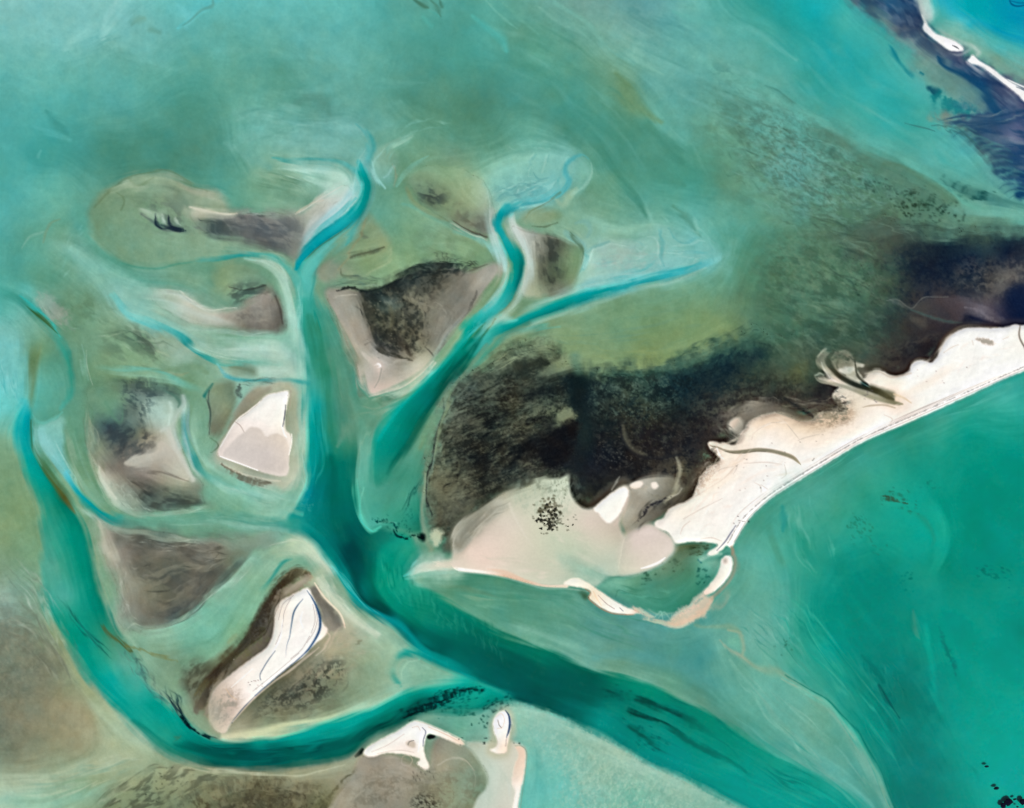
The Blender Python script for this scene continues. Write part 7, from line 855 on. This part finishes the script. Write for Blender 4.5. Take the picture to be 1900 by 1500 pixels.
# ---------------------------------------------------------------- the tide draws everything out along its set
def finish():
    global IMG
    e = np.clip(IMG[..., 1] - np.maximum(IMG[..., 0], IMG[..., 2]), 0, 60)*sst(40, 80, IMG[..., 0])
    IMG[..., 1] -= .09*e; IMG[..., 2] += .12*e
    br = np.clip(IMG[..., 0]-IMG[..., 1], 0, 25)*sst(70, 100, IMG[..., 0])*(1-sst(175, 200, IMG[..., 0])); IMG[..., 0] -= .6*br; IMG[..., 2] += .1*br
    lum = IMG.mean(2)
    vx, vy, coh = flow(lum, 4, 16)
    n1 = fnoise(901, 14, 1.6); n2 = fnoise(902, 45, 2.0)
    l1 = lic(n1, vx, vy, 16); l1 /= l1.std(); l2 = lic(n2, vx, vy, 24); l2 /= l2.std()
    land = sst(165, 205, blur(IMG[..., 0], 2))
    weed = 1 - sst(55, 95, blur(IMG[..., 1], 4))
    firm = sst(60, 110, blur(IMG[..., 0], 3))*(1-land)       # firm mottled ground rather than smooth silt
    gy, gx = np.gradient(blur(lum, 4)); ge = blur(np.hypot(gx, gy), 14)
    c = sst(.3, .75, coh)*sst(.12, .7, ge)
    # fringes: silt dragged out in threads along the flow
    near = np.clip(blur(land, 9)*3.0, 0, 1)
    soft = (1-near)*(1-.6*weed)*(.35+.65*c)/STEP
    nx, ny = -vy, vx
    q1 = lic(fnoise(911, 16, 1.8), vx, vy, 20); q2 = lic(fnoise(912, 16, 1.8), vx, vy, 20); r1 = lic(fnoise(913, 50, 2.2), vx, vy, 24); r2 = lic(fnoise(914, 50, 2.2), vx, vy, 24)
    dx = 1.5*q1/q1.std() + 2.2*r1/r1.std(); dy = 1.5*q2/q2.std() + 2.2*r2/r2.std()
    dn = (dx*nx + dy*ny)*soft
    yy, xx = np.mgrid[0:NY, 0:NX].astype(np.float32)
    IMG = sample(IMG, yy + dn*ny, xx + dn*nx)
    sm = lic(IMG, vx, vy, 3)
    k = (.5*(1-land)*c*(1-weed)*(1-.5*firm))[..., None]
    IMG = IMG*(1-k) + sm*k
    var = np.clip(IMG.mean(2)/140, .25, 1.1)*(1-.75*land)*(.2+.8*c)*(1-.5*weed)
    fine = fnoise(903, 7, 1.2); mid = fnoise(904, 40, 2.0)
    d = var*(1.2*l1 + 1.8*l2) + fine*(.25 + .5*firm + 1.2*weed) + mid*(.5 + 1.0*firm)
    IMG = IMG + d[..., None]*np.array([1.0, 1.0, .95], np.float32)
    wr = np.clip(IMG[..., 0]-IMG[..., 1]+3, 0, 40)*weed; IMG[..., 0] -= .55*wr; IMG[..., 2] += .15*wr
    wt = ((1-.6*land)*(1-.7*weed))[..., None]
    lm = IMG.mean(2); IMG = IMG + wt*((.36*(lm - blur(lm, 22)) + .14*(lm - blur(lm, 3.5)))[..., None] + .1*(IMG - np.stack([blur(IMG[..., q], 3.5) for q in range(3)], -1)))
    hue = fnoise(905, 60, 2.2)
    IMG = np.clip(IMG + (hue*(1-land))[..., None]*np.array([1.4, 0, -1.0], np.float32), 0, 255).astype(np.float32)
finish()
# ---------------------------------------------------------------- depth, relief, what dries out
E = np.array([1.045, 1.04, 1.07], np.float32)            # light a white flat gets from this sun and sky
EW = np.array([.985, .972, .965], np.float32)            # and what the water's surface lets through of it
SIG = np.array([.30, .050, .042], np.float32)            # clear bank water, absorption per metre
PATH = 2.42
lin = np.where(IMG/255 <= .04045, IMG/255/12.92, ((IMG/255+.055)/1.055)**2.4).astype(np.float32)
D = np.log((lin[..., 1]+.004)/(lin[..., 0]+.004))/((SIG[0]-SIG[1])*PATH)
D = blur(np.clip(D, 0, 9), 5)
LAB = np.zeros((NY, NX), np.int16); DRY = np.zeros((NY, NX), np.float32)
def full(wm):
    k = np.zeros((NY, NX), np.float32); w, m = wm; k[w[0]:w[1], w[2]:w[3]] = m; return k
THINGS = [  # name, outline, height, label, category, group
 ('tidal_flat', 123, .1, 'grey tidal flat with a dark weedy middle below the olive lobe at the upper left', 'tidal flat', 'tidal flats between the channels'),
 ('tidal_flat', 129, .1, 'brownish grey pointed flat with a pale western tail, left of the upper trunk channel', 'tidal flat', 'tidal flats between the channels'),
 ('tidal_flat', 137, .15, 'triangular flat with black weed in its heart, in the fork of the two big channels', 'tidal flat', 'tidal flats between the channels'),
 ('tidal_flat', 147, .08, 'small greenish flat with two dark smudges between the two upper channel heads', 'tidal flat', 'tidal flats between the channels'),
 ('tidal_flat', 150, .08, 'small flat striped pale and dark on the right of the winding upper channel', 'tidal flat', 'tidal flats between the channels'),
 ('tidal_flat', 152, .1, 'patchy grey and cream flat with a pale fan, left of the white triangular island', 'tidal flat', 'tidal flats between the channels'),
 ('tidal_flat', 165, .1, 'dark brown streaked flat above left of the teardrop shaped island', 'tidal flat', 'tidal flats between the channels'),
 ('seagrass_bed', 195, .12, 'near black seagrass bed along the back of the long white spit', 'seagrass bed', None),
 ('tidal_flat', 245, .4, 'wide smooth pinkish cream flat at the left end of the long spit', 'sand flat', None),
 ('sandbar', 256, 1.2, 'small bright cream wedge of dry sand beside a muddy hollow', 'sandbar', 'white sandbars and islets'),
 ('sand_flat', 275, .8, 'rounded mauve grey sand lobe at the tip of the spit above the lagoon', 'sand flat', None),
 ('sand_spit', 276, 2.6, 'long white sand spit with a ragged inner edge and straight outer beach', 'sand spit', None),
 ('sandbar', 267, 1.6, 'twisted cream sandbar with an orange rim closing the lagoon on the left', 'sandbar', 'white sandbars and islets'),
 ('sandbar', 272, 1.4, 'small hook shaped sandbar closing the lagoon on the right', 'sandbar', 'white sandbars and islets'),
 ('sandbar', 296, 1.6, 'upper of the two thin white bars by the blue ocean, with a tiny dark pool', 'sandbar', 'white sandbars and islets'),
 ('sandbar', 297, 1.6, 'lower of the two thin white bars by the blue ocean, running off the right edge', 'sandbar', 'white sandbars and islets'),
 ('sand_island', 305, 1.8, 'white triangular sand island with a grey damp half, left of the trunk channel', 'sand island', 'white sandbars and islets'),
 ('sand_island', 320, 2.2, 'white teardrop shaped sand island lined with blue creeks, brown on its left side', 'sand island', 'white sandbars and islets'),
 ('tidal_flat', 325, .3, 'smooth grey brown mud flat below the white winged island at the bottom', 'mud flat', None),
 ('tidal_flat', 329, .35, 'pale green sand flat along the bottom beneath the thumb shaped islet', 'sand flat', None),
 ('sandbar', 330, .9, 'narrow peach and white beach ridge running down to the bottom edge', 'sandbar', 'white sandbars and islets'),
 ('sand_island', 331, 1.9, 'white winged sand island on the lower channel bank with a small black pool', 'sand island', 'white sandbars and islets'),
 ('sand_island', 335, 1.6, 'small upright white thumb shaped islet with a dark blue creek along its right side', 'sand island', 'white sandbars and islets'),
]
PARTS = [  # owner, part name, label, stroke or outline
 (276, 'creek', 'brown bow shaped creek bed', [1330,830, 1345,836, 1358,839, 1380,838, 1405,835, 1430,837, 1455,843, 1472,850, 1484,860], [2,3,3.4,3.8,3.8,3.8,3.8,3.4,1.2]),
 (276, 'creek', 'dark hooked creek', [1545,655, 1537,665, 1540,680, 1552,694, 1570,706, 1590,716, 1610,722, 1632,730, 1655,742], [3,4.5,5,5,5,5,5.5,5.5,4]),
 (276, 'creek', 'thin side creek', [1586,668, 1587,682, 1590,695, 1600,706], [1.6,2,2,2]),
 (276, 'beach', 'grey wet beach strip', [1362,1006, 1384,968, 1404,946, 1432,922, 1470,897, 1535,857, 1602,817, 1702,773, 1802,729, 1900,686, 2000,652], [2.6]*11),
 (305, 'damp_sand', 'grey damp sand', 306, None),
 (320, 'creek', 'long blue creek', [570,1097, 578,1108, 587,1126, 594,1150, 592,1172, 576,1200, 557,1220, 523,1248, 495,1272, 474,1291], [1.2,2,2.6,3,3,2.6,2,1.8,1.8,1.8]),
 (320, 'creek', 'short blue creek', [562,1112, 552,1124, 545,1138, 541,1160, 538,1180, 533,1197], [1.4,2,2.2,2,1.6,1.2]),
 (335, 'creek', 'dark blue creek', [938,1319, 944,1328, 946,1342, 944,1356, 940,1368], [1.2,2.4,2.8,2.4,1.2]),
]
height = np.zeros((NY, NX), np.float32)
for k, (nm, sd_, h, lab, cat, grp) in enumerate(THINGS):
    m = full(PM[sd_])
    LAB[m > .5] = k+1
    s = sst(.42, 1.0, blur(m, 7 if h > .5 else 10))
    DRY = np.maximum(DRY*(1-.0*s), sst(0, 1, np.clip(2*blur(m, 8), 0, 1))); height = np.where(m > .5, h*s, np.maximum(height, h*s*.0))
DRY = np.maximum(DRY, 0)
dune = np.clip(fnoise(71, 60, 2.4), -1.5, 2)*.3 + fnoise(72, 14, 2.0)*.03
Z = -(D+.12)*(1-DRY) + height*(1+.5*dune)
Z = np.where(LAB > 0, np.maximum(Z, .02 + 0*Z), np.minimum(Z, -.02)).astype(np.float32)
Z = np.where(np.abs(Z) < 3, Z, Z)
sub = np.zeros((NY, NX), np.int16)
for q, (own, nm, lab, p, wd) in enumerate(PARTS):
    if wd is None: m = full(PM[p]) > .5
    else:
        w_, U, T = strokefield(p, np.array(wd)/1.3*1.0); m = np.zeros((NY, NX), bool); m[w_[0]:w_[1], w_[2]:w_[3]] = U < 1
    k = [t[1] for t in THINGS].index(own)+1
    sub[m & (LAB == k)] = q+1
depth = np.maximum(0, -Z)
T = np.exp(-depth[..., None]*PATH*SIG)
wet = sst(0, .05, depth)[..., None]
ALB = np.clip(lin/((E*(1-wet) + EW*wet)*T), .0006, .9).astype(np.float32)

# ---------------------------------------------------------------- materials
def ground_mat(name, rough, bump, scale):
    m = bpy.data.materials.new(name); m.use_nodes = True; n = m.node_tree.nodes; l = m.node_tree.links
    b = n['Principled BSDF']; b.inputs['Roughness'].default_value = rough; b.inputs['Specular IOR Level'].default_value = .03
    a = n.new('ShaderNodeAttribute'); a.attribute_name = 'bed'
    tc = n.new('ShaderNodeTexCoord')
    no = n.new('ShaderNodeTexNoise'); no.inputs['Scale'].default_value = scale; no.inputs['Detail'].default_value = 5; no.inputs['Roughness'].default_value = .65
    l.new(tc.outputs['Object'], no.inputs['Vector'])
    mr = n.new('ShaderNodeMapRange'); mr.inputs['From Min'].default_value = .25; mr.inputs['From Max'].default_value = .75; mr.inputs['To Min'].default_value = .95; mr.inputs['To Max'].default_value = 1.05
    l.new(no.outputs['Fac'], mr.inputs['Value'])
    mx = n.new('ShaderNodeVectorMath'); mx.operation = 'SCALE'
    l.new(a.outputs['Color'], mx.inputs[0]); l.new(mr.outputs['Result'], mx.inputs['Scale']); l.new(mx.outputs[0], b.inputs['Base Color'])
    bp = n.new('ShaderNodeBump'); bp.inputs['Strength'].default_value = bump; bp.inputs['Distance'].default_value = .5
    l.new(no.outputs['Fac'], bp.inputs['Height']); l.new(bp.outputs['Normal'], b.inputs['Normal'])
    return m
M_bed = ground_mat('sea_bed', .95, .1, .12); M_sand = ground_mat('dry_sand', .95, .1, .16); M_mud = ground_mat('wet_mud', .8, .15, .2)

def mesh_obj(name, co, quads, col, mat, parent=None):
    me = bpy.data.meshes.new(name)
    me.vertices.add(len(co)); me.vertices.foreach_set('co', np.ascontiguousarray(co, np.float32).ravel())
    nf = len(quads)
    me.loops.add(nf*4); me.loops.foreach_set('vertex_index', np.ascontiguousarray(quads, np.int32).ravel())
    me.polygons.add(nf); me.polygons.foreach_set('loop_start', np.arange(0, nf*4, 4, dtype=np.int32))
    at = me.attributes.new('bed', 'FLOAT_COLOR', 'POINT')
    rgba = np.ones((len(co), 4), np.float32); rgba[:, :3] = col; at.data.foreach_set('color', rgba.ravel())
    me.update(calc_edges=True); me.shade_smooth(); me.materials.append(mat)
    o = bpy.data.objects.new(name, me); C.scene.collection.objects.link(o)
    if parent: o.parent = parent
    return o

PX = np.broadcast_to(GX[None, :]-950, (NY, NX)); PY = np.broadcast_to(750-GY[:, None], (NY, NX))
idx = np.arange(NX*NY, dtype=np.int32).reshape(NY, NX)
Q = np.stack([idx[:-1, :-1], idx[1:, :-1], idx[1:, 1:], idx[:-1, 1:]], -1).reshape(-1, 4)
FL = LAB[:-1, :-1].ravel(); FS = sub[:-1, :-1].ravel()
VC = np.stack([PX, PY, Z], -1).reshape(-1, 3).astype(np.float32); CC = ALB.reshape(-1, 3)

# the sea bed: one sheet, sinking under every island, drawn out to the horizon
inner = np.zeros((NY, NX), bool); f2 = (FL > 0).reshape(NY-1, NX-1)
inner[1:-1, 1:-1] = f2[:-1, :-1] & f2[1:, :-1] & f2[:-1, 1:] & f2[1:, 1:]
drop = np.zeros((NY, NX), np.float32); er = inner.copy()
for _ in range(24):
    drop += er*.04; e2 = er.copy(); e2[1:] &= er[:-1]; e2[:-1] &= er[1:]; e2[:, 1:] &= er[:, :-1]; e2[:, :-1] &= er[:, 1:]; er = e2
ZB = Z - drop
bc = np.stack([PX, PY, ZB], -1).reshape(-1, 3).astype(np.float32)
loop = np.concatenate([idx[0, :-1], idx[:-1, -1], idx[-1, :0:-1], idx[:0:-1, 0]])
vs, cs, qs = [bc], [CC], [Q]; prev = loop; base = len(bc); open_sea = np.array([.14, .33, .27], np.float32)
kk = np.fft.rfft(CC[loop], axis=0); kk *= np.exp(-(np.arange(len(kk))/60.0)**2)[:, None]; LC_ = np.clip(np.fft.irfft(kk, n=len(loop), axis=0), 0, .9).astype(np.float32)
for sc, mixv, z in ((1.12, .35, -3.), (1.5, .8, -5.), (4., 1., -7.), (14., 1., -9.), (45., 1., -9.)):
    c = bc[loop].copy(); c[:, :2] *= sc; c[:, 2] = z; col = LC_*(1-mixv) + open_sea*mixv
    ii = np.arange(base, base+len(loop), dtype=np.int32); base += len(loop)
    qs.append(np.stack([prev, ii, np.roll(ii, -1), np.roll(prev, -1)], -1)[:, ::-1]); vs.append(c); cs.append(col); prev = ii
o = mesh_obj('sea_bed', np.concatenate(vs), np.concatenate(qs), np.concatenate(cs), M_bed); o['kind'] = 'structure'
o['label'] = 'sandy sea bed with winding tidal channels'

def patch(name, mask, mat, parent=None):
    q = Q[mask]; u, inv = np.unique(q, return_inverse=True)
    return mesh_obj(name, VC[u], inv.reshape(-1, 4), CC[u], mat, parent)
for k, (nm, sd_, h, lab, cat, grp) in enumerate(THINGS):
    mat = M_sand if h > .7 else M_mud
    if not (FL == k+1).any(): continue
    o = patch(nm, (FL == k+1) & (FS == 0), mat); o['label'] = lab; o['category'] = cat
    if grp: o['group'] = grp
    if nm == 'seagrass_bed': o['kind'] = 'stuff'
    for q, (own, pn, pl, p, wd) in enumerate(PARTS):
        if own == sd_ and (FS == q+1).any():
            c = patch(pn, (FL == k+1) & (FS == q+1), M_mud, o); c['label'] = pl

# ---------------------------------------------------------------- water
wm = bpy.data.materials.new('clear_bank_water'); wm.use_nodes = True; n = wm.node_tree.nodes; l = wm.node_tree.links; n.clear()
out = n.new('ShaderNodeOutputMaterial'); tr = n.new('ShaderNodeBsdfTransparent'); gl = n.new('ShaderNodeBsdfGlossy'); gl.inputs['Roughness'].default_value = .12; gl.inputs['Color'].default_value = (.45, .45, .45, 1)
fr = n.new('ShaderNodeFresnel'); fr.inputs['IOR'].default_value = 1.33; mx = n.new('ShaderNodeMixShader')
no = n.new('ShaderNodeTexNoise'); no.inputs['Scale'].default_value = .25; no.inputs['Detail'].default_value = 4
tc = n.new('ShaderNodeTexCoord'); l.new(tc.outputs['Object'], no.inputs['Vector'])
bp = n.new('ShaderNodeBump'); bp.inputs['Strength'].default_value = .15; bp.inputs['Distance'].default_value = .4
l.new(no.outputs['Fac'], bp.inputs['Height']); l.new(bp.outputs['Normal'], gl.inputs['Normal']); l.new(bp.outputs['Normal'], fr.inputs['Normal'])
l.new(fr.outputs[0], mx.inputs['Fac']); l.new(tr.outputs[0], mx.inputs[1]); l.new(gl.outputs[0], mx.inputs[2]); l.new(mx.outputs[0], out.inputs['Surface'])
va = n.new('ShaderNodeVolumeAbsorption'); ab = SIG/.30
va.inputs['Color'].default_value = (float(1-ab[0]*.999), float(1-ab[1]), float(1-ab[2]), 1); va.inputs['Density'].default_value = .30
l.new(va.outputs[0], out.inputs['Volume'])
R = 60000.0
me = bpy.data.meshes.new('water')
me.from_pydata([(-R, -R, 0), (R, -R, 0), (R, R, 0), (-R, R, 0), (-R, -R, -30), (R, -R, -30), (R, R, -30), (-R, R, -30)], [], [(0, 1, 2, 3), (7, 6, 5, 4), (0, 4, 5, 1), (1, 5, 6, 2), (2, 6, 7, 3), (3, 7, 4, 0)])
me.materials.append(wm); wo_ = bpy.data.objects.new('water', me); C.scene.collection.objects.link(wo_); wo_['kind'] = 'structure'
# ---------------------------------------------------------------- rocks awash in the south-east, bushes on the flat
import bmesh
from mathutils import Vector, noise
def plain_mat(name, col, rough, var, scale):
    m = bpy.data.materials.new(name); m.use_nodes = True; n = m.node_tree.nodes; l = m.node_tree.links
    b = n['Principled BSDF']; b.inputs['Roughness'].default_value = rough; b.inputs['Specular IOR Level'].default_value = .03
    tc = n.new('ShaderNodeTexCoord'); no = n.new('ShaderNodeTexNoise'); no.inputs['Scale'].default_value = scale; no.inputs['Detail'].default_value = 4
    l.new(tc.outputs['Object'], no.inputs['Vector']); cr = n.new('ShaderNodeValToRGB'); l.new(no.outputs['Fac'], cr.inputs['Fac'])
    cr.color_ramp.elements[0].position = .3; cr.color_ramp.elements[1].position = .7
    cr.color_ramp.elements[0].color = (*[c*(1-var) for c in col], 1); cr.color_ramp.elements[1].color = (*[c*(1+var) for c in col], 1)
    l.new(cr.outputs['Color'], b.inputs['Base Color']); return m
M_rock = plain_mat('black_weedy_rock', (.006, .0055, .016), .95, .5, .6); M_bush = plain_mat('dark_leaves', (.04, .04, .028), .9, .5, .9)
def rock(x, y, a, b, h, rot, seed, label):
    bm = bmesh.new(); bmesh.ops.create_icosphere(bm, subdivisions=4, radius=1)
    for v in bm.verts:
        p = v.co.normalized(); k = 1 + .34*noise.noise(p*1.6 + Vector((seed*7.1, 0, 0))) + .16*noise.noise(p*4 + Vector((0, seed*3.3, 0)))
        z = p.z*h if p.z > 0 else p.z*3.0
        v.co = Vector((p.x*a*k, p.y*b*k, z*(.7+.6*k-.3)))
    me = bpy.data.meshes.new('rock'); bm.to_mesh(me); bm.free(); me.shade_smooth(); me.materials.append(M_rock)
    o = bpy.data.objects.new('rock', me); C.scene.collection.objects.link(o)
    o.location = (x-950, 750-y, -.1); o.rotation_euler = (0, 0, rot); o['label'] = label; o['category'] = 'rock'; o['group'] = 'black rocks awash at the lower right'
for r in ((1831, 1422.5, 3.6, 1.9, .8, .1, 1, 'tiny black rock, the farthest up of the lower right cluster'), (1849, 1463, 4.8, 2.6, .9, .25, 2, 'lone black rock midway between the tiny one and the corner cluster'),
          (1871.5, 1489, 7.2, 6.2, 1.5, .6, 3, 'largest black rock of the cluster near the lower right corner'), (1861.5, 1495, 4.6, 4.8, 1.1, 0, 4, 'squarish black rock touching the left side of the largest one'),
          (1883, 1483.5, 3.4, 1.5, .7, .3, 5, 'thin sliver of black rock right above the largest one'), (1897.5, 1488.5, 5.2, 5.4, 1.2, .2, 6, 'black rock cut by the right edge of the lower right cluster'),
          (1888, 1497.5, 2.0, 1.3, .5, 0, 7, 'smallest black rock chip, on the bottom edge in the lower right cluster')): rock(*r)
def bush_mesh(seed):
    rng = random.Random(seed); bm = bmesh.new()
    for k in range(150):
        a = rng.uniform(0, 2*math.pi); el = math.asin(rng.uniform(0, 1)); rr = rng.uniform(.55, 1.1)*(1 + .3*math.sin(3*a+seed))
        c = Vector((rr*math.cos(a)*math.cos(el), rr*math.sin(a)*math.cos(el), .1 + .75*rr*math.sin(el)))
        u = Vector((rng.gauss(0, 1), rng.gauss(0, 1), rng.gauss(0, .5))).normalized()*.22; w_ = u.cross(c).normalized()*.14
        bm.faces.new([bm.verts.new(c-u), bm.verts.new(c+w_), bm.verts.new(c+u), bm.verts.new(c-w_)])
    for k in range(5):
        a = k*1.26; p0 = [Vector((.06*math.cos(q*2.1), .06*math.sin(q*2.1), -.3)) for q in range(3)]; t = Vector((.6*math.cos(a), .6*math.sin(a), .5))
        v = [bm.verts.new(p) for p in p0]; tp = bm.verts.new(t)
        for q in range(3): bm.faces.new([v[q], v[(q+1) % 3], tp])
    me = bpy.data.meshes.new('bush'); bm.to_mesh(me); bm.free(); me.materials.append(M_bush); return me
bms = [bush_mesh(s) for s in (1, 2, 3, 4)]; rb = random.Random(5)
spots = [(1015, 937), (1021, 932), (1024, 941), (1012, 944), (1028, 948), (1031, 944), (1018, 949), (1008, 951), (1003, 957), (1010, 958), (1024, 956), (1031, 956), (1034, 962), (1027, 963), (1000, 964), (996, 967), (1005, 966), (1012, 966), (1019, 964), (1020, 970), (1030, 969), (1016, 973), (1022, 977), (1010, 972), (1029, 975), (1019, 981), (1025, 983), (1004, 981), (1054, 977), (1063, 974)]
for x, y in spots:
    o = bpy.data.objects.new('bush', rb.choice(bms)); C.scene.collection.objects.link(o)
    s = rb.uniform(1.6, 3.6) if 950 < y or rb.random() < .4 else rb.uniform(1.4, 2.6)
    if x > 1040: s = 1.5
    zz = float(Z[int((y-GY0)/STEP), int((x-GX0)/STEP)])
    o.location = (x-950, 750-y, zz); o.rotation_euler = (0, 0, rb.uniform(0, 6.3)); o.scale = (s*rb.uniform(.8, 1.8), s*rb.uniform(.7, 1.2), s*.7)
    o['label'] = 'small dark bush in the scattered clump on the pale sand flat'; o['category'] = 'bush'; o['group'] = 'bushes scattered on the pale flat'
